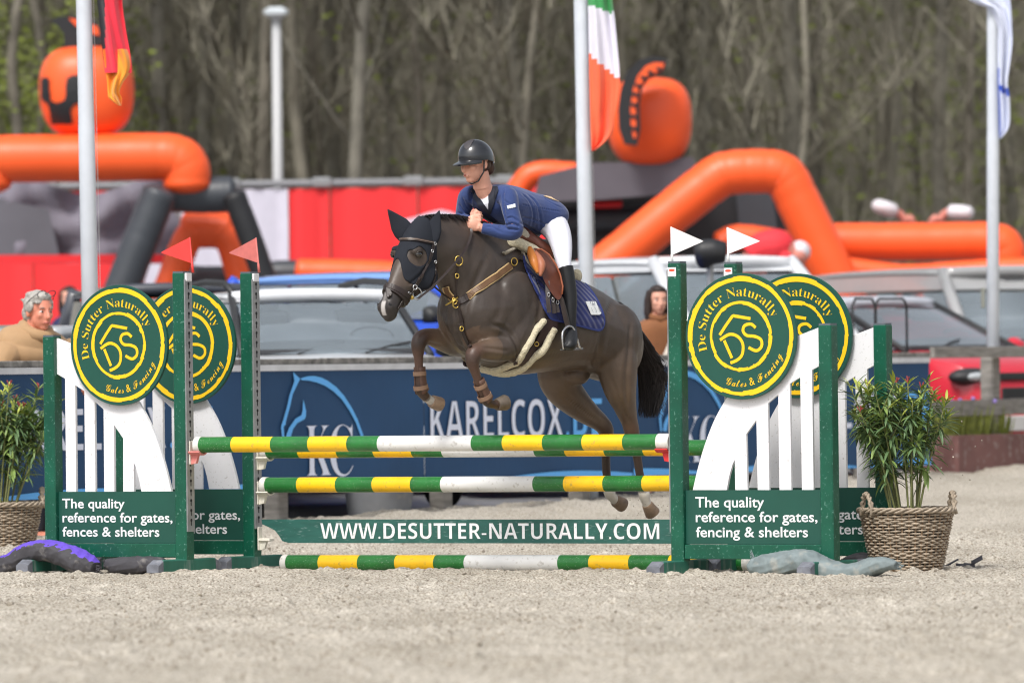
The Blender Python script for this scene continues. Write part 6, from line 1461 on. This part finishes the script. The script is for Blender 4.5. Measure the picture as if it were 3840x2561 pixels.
# ================================================================== baskets and oleanders
WICK = mat('wicker', rgb(164, 150, 132), .8, var=.35, vscale=30, dirt=.2, dscale=25, dcol=(.16, .12, .09)); WICKD = mat('wicker_stake', rgb(130, 108, 86), .85, var=.3, vscale=30)
OLD = mat('oleander_dark', rgb(94, 120, 80), .45, var=.25, vscale=4, spec=.5); OLM = mat('oleander_mid', rgb(130, 154, 84), .45, var=.25, vscale=4); OLL = mat('oleander_lime', rgb(162, 172, 74), .5, var=.2, vscale=4); STEMG = mat('oleander_stem', rgb(122, 126, 78), .6, var=.2, vscale=8); BUD = mat('bud_red', rgb(150, 60, 60), .6)
def leaf_mesh(name, bend, wd, m):
    n = 6; vs = []; fs = []
    for i in range(n+1):
        t = i/n; w_ = wd*(math.sin(math.pi*min(1, t*.96+.04))**.8)*(1-.25*t); z = -bend*t*t; vs += [(-w_, t, z+w_*.45), (0, t, z), (w_, t, z+w_*.45)]
    for i in range(n):
        a = i*3; fs += [(a, a+1, a+4, a+3), (a+1, a+2, a+5, a+4)]
    me_ = bpy.data.meshes.new(name); me_.from_pydata(vs, [], fs); me_.materials.append(m); me_.polygons.foreach_set('use_smooth', [True]*len(fs)); return me_
LEAFM = [leaf_mesh('leaf', b, w_, m) for m in (OLD, OLM, OLL) for b, w_ in ((.12, .10), (.38, .09))]
def basket(c, label, rt=.287, rbm=.205, h=.385, seed=0):
    rnd = random.Random(seed); root = thing('wicker_basket', c, label, 'basket', 'wicker baskets holding oleanders')
    rad = lambda z: rbm+(rt-rbm)*(z/h)**.85; ns = 40; rows = 24
    for k in range(rows):
        z = .012+(h-.03)*k/(rows-1); mm = MB(); pts = []; N = ns*3
        for i in range(N):
            a = 2*math.pi*i/N; r = rad(z)+.0075*math.cos(math.pi*(i/3*1.0)+math.pi*k)+rnd.uniform(-.001, .001); pts.append(c+Vector((r*math.cos(a), r*math.sin(a), z+rnd.uniform(-.0015, .0015)+.004*math.sin(a*2+k))))
        mm.tube(pts+[pts[0]], .0066, n=5, cap=False); mm.build('wicker_strand', WICK, root, smooth=True)
    mm = MB()
    for i in range(ns):
        a = 2*math.pi*i/ns; mm.tube([c+Vector((rad(z)*math.cos(a), rad(z)*math.sin(a), z)) for z in (0, h*.33, h*.66, h+.004)], .0058, n=5)
    mm.build('stakes', WICKD, root, kind='stuff')
    for j in range(3):
        mm = MB(); pts = []
        for i in range(90):
            a = 2*math.pi*i/90; pts.append(c+Vector(((rt+.008+.010*math.cos(a*11+j*2.1))*math.cos(a), (rt+.008+.010*math.cos(a*11+j*2.1))*math.sin(a), h+.012*math.sin(a*11+j*2.1))))
        mm.tube(pts+[pts[0]], .0085, n=6, cap=False); mm.build('rim_braid', WICK, root, smooth=True)
    for sgn in (-1, 1):
        for dj in (-.5, .5):
            mm = MB(); a0 = -.9 if sgn < 0 else -.35+1.0; base = math.pi+.55 if sgn < 0 else .25; pts = []
            for i in range(17):
                t = i/16; a = base+(-.19+.38*t); r = rt+.012+.012*math.sin(t*25+dj*3); pts.append(c+Vector((r*math.cos(a), r*math.sin(a), h-.03+.135*math.sin(math.pi*t)**.6+.006*math.cos(t*25+dj*3))))
            mm.tube(pts, .0105, n=6); mm.build('handle', WICK, root, smooth=True)
    mm = MB(); mm.add([c+Vector(((rt-.02)*math.cos(a), (rt-.02)*math.sin(a), h-.05)) for a in [2*math.pi*i/24 for i in range(24)]], [tuple(range(24))]); mm.build('soil', SOIL, root)
    mm = MB(); N = 24; mm.loft([[c+Vector(((rad(z)-.016)*math.cos(2*math.pi*i/N), (rad(z)-.016)*math.sin(2*math.pi*i/N), z)) for i in range(N)] for z in (.005, h*.5, h-.01)], caps=False); mm.build('liner', mat('liner_black', (.02, .02, .02), .9), root)
    return root
def oleander(c, h0, label, top, spread, shift, seed, nst=17, per=40):
    rnd = random.Random(seed); root = thing('oleander', c+Vector((0, 0, h0)), label, 'plant', 'oleanders in baskets')
    cand = []; mm = MB(); b2 = MB()
    for k in range(nst):
        a = 2*math.pi*k/nst+rnd.uniform(-.3, .3); rr_ = rnd.uniform(.3, 1); e = Vector((math.cos(a)*spread*rr_+shift, math.sin(a)*spread*.7*rr_, top*rnd.uniform(.72, 1.0)*(1-.10*rr_)))
        b = Vector((math.cos(a)*.07+shift*.1, math.sin(a)*.07, -.06)); pts = [Vector(q) for q in cr([tuple(b), tuple(b.lerp(e, .35)+Vector((0, 0, .06))), tuple(b.lerp(e, .7)+Vector((0, 0, .05))), tuple(e)], 4)]
        r0 = rnd.uniform(.006, .009); mm.tube([c+Vector((0, 0, h0))+p for p in pts], [r0*(1-.6*i/(len(pts)-1)) for i in range(len(pts))], n=6)
        sides = [(pts, 1.0)]
        for j in range(3):
            t = rnd.uniform(.5, .8); i = int(t*(len(pts)-1)); s0 = pts[i]; an = rnd.random()*6.28; s1 = s0+Vector((math.cos(an)*.10, math.sin(an)*.09, rnd.uniform(.08, .2))); sp_ = [s0, s0.lerp(s1, .5)+Vector((0, 0, -.01)), s1]; mm.tube([c+Vector((0, 0, h0))+p for p in sp_], [.004, .0035, .002], n=5); sides.append((sp_, .5))
        for pp, fac in sides:
            n_l = int(per*(1 if fac == 1 else .40))
            for j in range(n_l):
                t = rnd.uniform(.26, 1.0)**.9 if fac == 1 else rnd.uniform(.15, 1); x = t*(len(pp)-1); i = min(int(x), len(pp)-2); p = pp[i].lerp(pp[i+1], x-i); d = (pp[i+1]-pp[i]).normalized()
                an = rnd.random()*6.28; sdv = Vector((math.cos(an), math.sin(an), 0)); upn = .15+.7*max(0, t-.75)*3+rnd.uniform(-.6, .4) - (.75 if t < .65 else 0)
                ld = (sdv+Vector((0, 0, upn))+d*.4).normalized(); L_ = rnd.uniform(.085, .145)*(1 if t < .9 else .7); tip = t > .86 and p.z > top*.55
                ci = 4 if tip and rnd.random() < .6 else (2 if rnd.random() < .40 else 0); ci += (0 if tip or rnd.random() < .45 else 1)
                cand.append((p, ld, L_, ci, rnd.random()))
            if rnd.random() < .5 and fac == 1:
                for q in range(4): b2.tube([c+Vector((0, 0, h0))+pp[-1], c+Vector((0, 0, h0))+pp[-1]+Vector((rnd.uniform(-.02, .02), rnd.uniform(-.02, .02), rnd.uniform(.02, .045)))], [.002, .0045], n=5)
    mm.build('stems', STEMG, root, smooth=True, kind='stuff')
    if b2.v: b2.build('buds', BUD, root, kind='stuff')
    cand.sort(key=lambda q: q[0].y-q[2]*.5); rest = MB(); rest.m = []
    for i, (p, ld, L_, ci, ro) in enumerate(cand):
        x, y, _ = frame(ld); nn = x.cross(ld); M3 = Matrix((x, ld, -y if y.z < 0 else y)).transposed()
        if M3.determinant() < 0: M3 = Matrix((-x, ld, -y if y.z < 0 else y)).transposed()
        if i < 290:
            o = bpy.data.objects.new('leaf', LEAFM[ci]); COL.objects.link(o); o.parent = root; M4 = (M3*L_).to_4x4(); M4.translation = p; o.matrix_local = M4
        else:
            me_ = LEAFM[ci]; rest.add([c+Vector((0, 0, h0))+p+M3@(v.co*L_) for v in me_.vertices], [tuple(f.vertices) for f in me_.polygons], ci//2)
    rest.build('foliage', [OLD, OLM, OLL], root, smooth=True, kind='stuff')
BR_ = PZ(2083, 1313); BR_.z = -.005; BR_.y += .20; BR_.x = P(2083, 1313, BR_.y).x
basket(BR_, 'whole wicker basket with two handles beside the right wings', seed=1)
oleander(BR_, .34, 'oleander bush with green tips in the right basket', .94, .37, -.11, 21)
BL_ = PZ(2, 1284); BL_.z = -.005; BL_.y += .22; BL_.x = P(2, 1284, BL_.y).x
basket(BL_, 'wicker basket cut by the left edge of the picture behind the purple sandbag', seed=2)
oleander(BL_, .34, 'oleander bush behind the white fan of the left wing', .92, .34, .12, 33)
# ================================================================== sandbags
BAGG = mat('tarp_grey', rgb(118, 130, 132), .7, var=.2, vscale=12, bump=.5, bscale=14, dirt=.25, dscale=10, dcol=(.4, .38, .33)); BAGB = mat('tarp_black', rgb(64, 63, 68), .75, var=.15, vscale=12, bump=.4, bscale=14, dirt=.15, dscale=10, dcol=(.3, .28, .26)); BAGP = mat('tarp_purple', rgb(98, 72, 190), .7, var=.15, vscale=16, bump=.4, bscale=16)
def sandbag(pl, cvt, path, m, label, top=None, seed=0, flat=.75):
    rnd = random.Random(seed); q = cr([tuple(pl.at(*cvt(x, y)))+(r*.47/363.,) for x, y, r in path], 6); mm = MB(); pts = [Vector(x[:3]) for x in q]; N = len(q)
    rings = []
    for i, p in enumerate(pts):
        t = (pts[min(i+1, N-1)]-pts[max(i-1, 0)]).normalized(); x = t.cross(ZUP).normalized(); y = x.cross(t)
        r = q[i][3]; rings.append([p+x*(r*1.35*spow(math.cos(a), .8)*rnd.uniform(.97, 1.03))+y*(r*flat*1.25*spow(math.sin(a), .8)*rnd.uniform(.95, 1.05)) for a in [2*math.pi*j/18 for j in range(18)]])
    mm.loft(rings); me_ = fuse(mm, .0055, 3)
    puff(me_, lambda x, y, z: .0024*(1-2*np.abs(np.sin(x*19+z*23+y*9+seed+1.3*np.sin(x*11))))+.0018*(1-2*np.abs(np.sin(x*37-z*41+y*17+1.1*np.sin(z*31+x*9))))-.003)
    for v in me_.vertices: v.co.z = max(v.co.z, -.01)
    c = sum((v.co for v in me_.vertices), Vector())/len(me_.vertices); zmin = min(v.co.z for v in me_.vertices); c.z = zmin; me_.transform(Matrix.Translation(-c))
    o = mesh_obj('sandbag', me_, m); o.location = c; tag(o, label, 'sandbag', 'sandbags weighing down the wings')
    if top:
        me_.materials.append(top); ids = [1 if f.normal.z > .45 and f.normal.y > -.62 else 0 for f in me_.polygons]; me_.polygons.foreach_set('material_index', ids)
    # frayed stitched ends
    for e, nx_ in ((pts[0], pts[2]), (pts[-1], pts[-3])):
        d = (e-nx_).normalized(); f2 = MB()
        for k in range(10):
            p = e+Vector((0, rnd.uniform(-.03, .03), rnd.uniform(-.025, .025))); f2.tube([p, p+d*rnd.uniform(.02, .05)+ZUP*rnd.uniform(-.02, .02)], .0022, n=4)
        f2.build('frayed_end', m, o, kind='stuff')
    return o
PR_ = Plane(W_RF.o+W_RF.n*.15, -30); PL_ = Plane(W_LF.o+W_LF.n*.20, -33.5); PL2 = Plane(W_LF.o+W_LF.n*.08, -33.5)
sandbag(PR_, r6, [(838, 1175, 40), (880, 1215, 62), (1000, 1218, 72), (1120, 1190, 66), (1230, 1185, 62), (1310, 1225, 62), (1400, 1262, 62), (1520, 1278, 58), (1640, 1250, 56), (1740, 1215, 50), (1820, 1205, 36), (1890, 1215, 22)], BAGG, 'long grey sandbag slumped over the foot of the front right wing', seed=1)
sandbag(PL_, r4, [(-120, 1270, 50), (-20, 1255, 58), (100, 1205, 62), (230, 1125, 62), (360, 1098, 62), (480, 1120, 64), (600, 1170, 66), (700, 1215, 58), (770, 1240, 34)], BAGB, 'purple and black sandbag arched over the left foot', top=BAGP, seed=2)
sandbag(PL2, r4, [(860, 1200, 30), (930, 1215, 44), (1040, 1215, 48), (1160, 1212, 50), (1280, 1205, 40), (1330, 1200, 24)], BAGB, 'black sandbag lying under the middle of the front left wing', seed=3)
PB_ = Plane(W_RB.o+W_RB.n*.1, -30)
sandbag(PB_, r6, [(1500, 1190, 20), (1560, 1178, 36), (1640, 1170, 40), (1720, 1180, 30)], BAGB, 'black sandbag half hidden behind the right basket', seed=4)
mm = MB(); c = PZ(2195, 1303)
for k in range(5):
    a = c+Vector((-.10+.05*k, .02*math.sin(k*2), .012)); b = a+Vector((.07, .01, .028*math.sin(k*1.9)+.01)); w_ = Vector((0, .05, .006*k%3)); mm.add([a, b, b+w_, a+w_], [(0, 1, 2, 3)])
o = solid(mm.build('plastic_scrap', BAGB, smooth=True), .004); tag(o, 'crumpled dark plastic scrap on the sand right of the basket', 'scrap')
# kicked up grit
mm = MB(); rnd = random.Random(8)
for x, y in ((950, 595), (895, 760), (1030, 742), (900, 805), (760, 890), (832, 870), (718, 930), (955, 910), (1000, 938), (1070, 708), (828, 930), (880, 1100)):
    p = P(1836.7+.3905*x, 734.7+.3905*y, 46.6+rnd.uniform(-.5, .5)); mm.add([p+v*.0055*rnd.uniform(.5, 1.3) for v in IV], IF)
for k in range(60):
    p = P(1400+rnd.uniform(0, 140), 1130+rnd.uniform(-40, 70), 49.9+rnd.uniform(-.4, .4)); mm.add([p+v*.004*rnd.uniform(.4, 1.2) for v in IV], IF)
mm.build('flying_grit', CLOD, kind='stuff', label='grains of sand thrown into the air by the hooves', category='sand')

# ================================================================== spectators
def spectator(u, v, Y, yaw, s, label, jack, hairm, pose, hair='short', glasses=False, tilt=0, hunch=0.0, skin=SKIN, arms=None):
    """u,v: middle of the head in the photo; yaw: facing, degrees from the camera direction, positive to the right"""
    hc = P(u, v, Y); f = Vector((math.sin(R(yaw)), -math.cos(R(yaw)), -.05)); fl_ = Vector((f.x, f.y, 0)).normalized(); sd = fl_.cross(ZUP).normalized(); g = float(rise(Y)); hgt = hc.z-g
    root = thing('person', (hc.x, hc.y, g), label, 'person'); lean = pose*s
    B = lambda a, b, z: Vector((hc.x, hc.y, 0))+fl_*(a*s)+sd*(b*s)+ZUP*z
    neckz = hc.z-(.17-hunch)*s; L_ = hgt-(.17-hunch)*s
    tor_ = [(B(-.30*pose-.02, 0, g+L_*.52), .17*s, .12*s), (B(-.22*pose-.02, 0, g+L_*.66), .155*s, .115*s), (B(-.12*pose-.03, 0, g+L_*.82), .18*s, .125*s), (B(-.05*pose-.03, 0, g+L_*.94), .185*s, .11*s), (B(-.03, 0, neckz), .075*s, .065*s)]
    shz = g+L_*.93
    al = arms or [(.16, .02, -.02), (.24, .0, -.30), (.22, .10, -.55)]
    arm_ = [[(B(-.05*pose-.03+a, e*b, shz+z*s), r*s) for (b, a, z), r in zip(al, (.065, .056, .045))] for e in (-1, 1)]
    leg_ = [[(B(-.30*pose-.02, e*.09, g+L_*.52), .095*s), (B(-.2*pose-.01, e*.10, g+L_*.29), .065*s), (B(-.2*pose-.02, e*.10, g+.08), .045*s), (B(-.2*pose+.10, e*.11, g+.04), .04*s)] for e in (-1, 1)]
    mb = MB(); body_loft(mb, [(p, a-.012, b-.012) for p, a, b in tor_], sd)
    for a in arm_+leg_: limb(mb, a, -.008)
    q, ax = head_parts(mb, hc, f, Vector((tilt, 0, 1)), s); limb(mb, [(q(-.04, 0, -.12), .058*s), (B(-.03, 0, neckz-.03), .062*s)])
    for a, e in zip(arm_, (-1, 1)):
        w_ = a[-1][0]; d = (w_-a[-2][0]).normalized(); hand(mb, w_, w_+d*.06, sd*e*-1 if abs(d.z) > .5 else ZUP, s*.95, -sd*e, .5)
    mesh_obj('body', fuse(mb, .0085, 3), skin, root); face_bits(root, q, ax, s, hairm)
    jw = .055 if 'puffer' in jack.name else .02
    mb = MB(); body_loft(mb, [(p, a+jw, b+jw) for p, a, b in tor_[:-1]]+[(tor_[-1][0]-ZUP*.01, .10*s, .09*s)], sd)
    for a in arm_: limb(mb, a, .014 if jw < .03 else .03)
    jm_ = fuse(mb, .010, 5)
    if 'puffer' in jack.name:
        puff(jm_, lambda x, y, z: .020*np.abs(np.sin((z-g)*21+x*4)))
    mesh_obj('jacket', jm_, jack, root)
    mb = MB(); [limb(mb, a[:3], .012) for a in leg_]; mesh_obj('trousers', fuse(mb, .012, 4), mat('trousers_dark', (.03, .035, .05), .85), root)
    mm = MB(); mm.tube([q(-.02, -.075, -.12), q(.03, -.055, -.14), q(.06, 0, -.155), q(.03, .055, -.14), q(-.02, .075, -.12), q(-.09, .05, -.09), q(-.11, 0, -.075), q(-.09, -.05, -.09), q(-.02, -.075, -.12)], (.028 if jw < .03 else .042)*s, n=8); mm.build('collar', jack, root, smooth=True)
    mm = MB(); rnd_ = random.Random(int(u)); mm.ball(q(-.025, 0, .048), .096*s, .080*s, .083*s, ax); mm.ball(q(.03, 0, .090), .052*s, .060*s, .034*s, ax)
    if hair == 'short':
        mm.ball(q(-.07, 0, -.01), .052*s, .074*s, .07*s, ax)
        for k in range(60):
            a_, b_ = rnd_.uniform(-.09, .075), rnd_.uniform(-.07, .07); zz = .045+.083*math.sqrt(max(.05, 1-((a_+.02)/.1)**2-(b_/.085)**2)); mm.tube([q(a_, b_, zz-.012), q(a_-.012, b_*1.05, zz+.002), q(a_-.035, b_*1.1, zz-.006)], [.010*s, .009*s, .004*s], n=5)
        for e in (-1, 1): mm.ball(q(-.01, e*.075, .035), .05*s, .016*s, .045*s, ax, n=7)
    elif hair == 'tied':
        mm.ball(q(-.07, 0, .0), .05*s, .072*s, .075*s, ax); mm.tube([q(-.105, 0, .0), q(-.12, .03, -.08), q(-.10, .06, -.17), q(-.07, .08, -.26)], [.03*s, .03*s, .026*s, .01], n=8)
        for e in (-1, 1): mm.ball(q(-.03, e*.060, .03), .06*s, .020*s, .06*s, ax, n=7)
    else:
        for e in (-1, 1): mm.tube([q(.0, e*.06, .08), q(-.01, e*.085, .0), q(-.005, e*.09, -.11), q(.01, e*.085, -.22)], [.04*s, .036*s, .034*s, .012], n=8)
        mm.ball(q(-.07, 0, -.05), .055*s, .08*s, .14*s, ax)
    hm = fuse(mm, .0065, 4); mesh_obj('hair', hm, hairm, root)
    if glasses:
        gl = thing('glasses', q(.06, 0, .10), 'dark glasses pushed up on the grey hair', 'glasses'); mm = MB()
        for e in (-1, 1):
            mm.tube([q(.075+.018*math.sin(t), e*.035+.03*math.cos(t), .112+.020*math.sin(t)) for t in [2*math.pi*k/14 for k in range(15)]], .0035, n=5, cap=False); mm.tube([q(.07, e*.066, .112), q(.02, e*.086, .075), q(-.02, e*.088, .04)], .0032, n=5)
        mm.build('frame', BLKP, gl, smooth=True)
    return root, q
BEI = mat('beige_puffer', rgb(172, 138, 100), .75, var=.08, vscale=6, sheen=.2); GREYH = mat('grey_hair', rgb(168, 164, 158), .7, var=.35, vscale=40); DKH = mat('dark_hair', rgb(48, 36, 32), .6, var=.3, vscale=30); BRJ = mat('brown_suede', rgb(134, 84, 48), .8, var=.12, vscale=6, sheen=.2); NVT = mat('navy_top', rgb(40, 46, 84), .85)
SKR = mat('skin_ruddy', rgb(220, 142, 118), .5, var=.1, vscale=12)
spectator(90, 716, 55.9, 38, 1.18, 'grey haired man in a beige padded jacket leaning on the fence', BEI, GREYH, .9, 'short', True, hunch=.07, skin=SKR, arms=[(.19, .0, -.04), (.30, .10, -.22), (.16, .36, -.27)])
spectator(158, 684, 80.0, -14, .98, 'dark haired person in navy top behind the man in beige', NVT, DKH, .1, 'long', arms=[(.16, .02, -.02), (.24, .05, -.26), (.05, .16, -.02)])
_, q_ = spectator(1511, 690, 64.9, 14, 1.0, 'dark haired woman in a brown jacket behind the banner, left of the white pennants', BRJ, DKH, .15, 'long', hunch=.03)
mm = MB(); mm.tube([q_(.02, -.13, -.19), q_(.115, -.10, -.30), q_(.15, -.02, -.46), q_(.14, .06, -.60)], .022, n=6, flat=.35); o = mm.build('bag_strap', mat('strap_offwhite', rgb(214, 204, 190), .8), smooth=True); tag(o, 'off white bag strap across the brown jacket', 'bag strap')
# children on the inflatable
SHOE = mat('shoe_white', (.7, .68, .72), .6); SKC = mat('skin_child', rgb(214, 140, 126), .55); RT = mat('red_shirt', rgb(226, 52, 62), .75)
def kicker(u0, dirn, label):
    Y = YI+1.2; um = FPX/Y/K; c = P(u0, 520, Y); root = thing('person', (c.x, c.y, c.z-.35), label, 'person', 'children on the inflatable'); mb = MB()
    k = lambda du, dv, dy: P(u0+du*dirn, 500+dv, Y+dy)
    limb(mb, [(k(25, 45, .5), .10), (k(10, 40, .3), .12), (k(-5, 30, .1), .10), (k(2, 12, 0), .055), (k(20, -8, -.05), .05), (k(32, -14, -.1), .045)]); limb(mb, [(k(-5, 30, .1), .09), (k(-8, 8, -.1), .05), (k(2, -2, -.12), .045)]); limb(mb, [(k(25, 45, .5), .09), (k(40, 50, .8), .06), (k(52, 48, .9), .09)])
    mesh_obj('body', fuse(mb, .012, 4), SKC, root); mm = MB(); a, b = k(30, -14, -.1), k(66 if dirn < 0 else 62, -26 if dirn < 0 else -12, -.15)
    d = (a-b).normalized(); x, y, _ = frame(d); mm.loft([[a+d*t*.30*-1+x*(r1*math.cos(w_))+y*(r2*math.sin(w_)) for w_ in [2*math.pi*j/14 for j in range(14)]] for t, r1, r2 in ((-.05, .06, .05), (.05, .10, .08), (.4, .11, .085), (.75, .10, .075), (.9, .05, .04))]); mm.build('shoe', SHOE, root, smooth=True)
kicker(2085, -1, 'child lying on the right orange tube with a white shoe up, left one'); kicker(2150, 1, 'child lying on the right orange tube with a white shoe up, right one')
Y = YI-1.0; k = lambda u, v, dy=0: P(u, v, Y+dy); c = k(1770, 600); root = thing('person', (c.x, c.y, c.z-.7), 'child in a red shirt crawling under the big orange arch', 'person', 'children on the inflatable'); mb = MB()
limb(mb, [(k(1722, 590), .13), (k(1750, 572), .16), (k(1785, 568), .17), (k(1810, 580), .13), (k(1822, 590), .07)]); limb(mb, [(k(1800, 590, -.1), .07), (k(1825, 608, -.2), .05), (k(1836, 620, -.25), .04)]); limb(mb, [(k(1722, 590), .10), (k(1715, 640, .1), .08), (k(1730, 700, .1), .05)]); limb(mb, [(k(1730, 590, .2), .10), (k(1745, 640, .2), .08), (k(1755, 700, .2), .05)]); mb.ball(k(1834, 585), .11)
mesh_obj('body', fuse(mb, .015, 4), SKC, root); mb = MB(); limb(mb, [(k(1722, 590), .15), (k(1750, 572), .19), (k(1785, 568), .20), (k(1806, 578), .15)]); limb(mb, [(k(1798, 588, -.1), .085), (k(1814, 602, -.15), .07)]); mesh_obj('shirt', fuse(mb, .015, 4), RT, root)
mm = MB(); mm.ball(k(1836, 578, .02), .12, n=9); mm.build('cap', SHOE, root, smooth=True)

bpy.data.scenes.remove(TMPS)
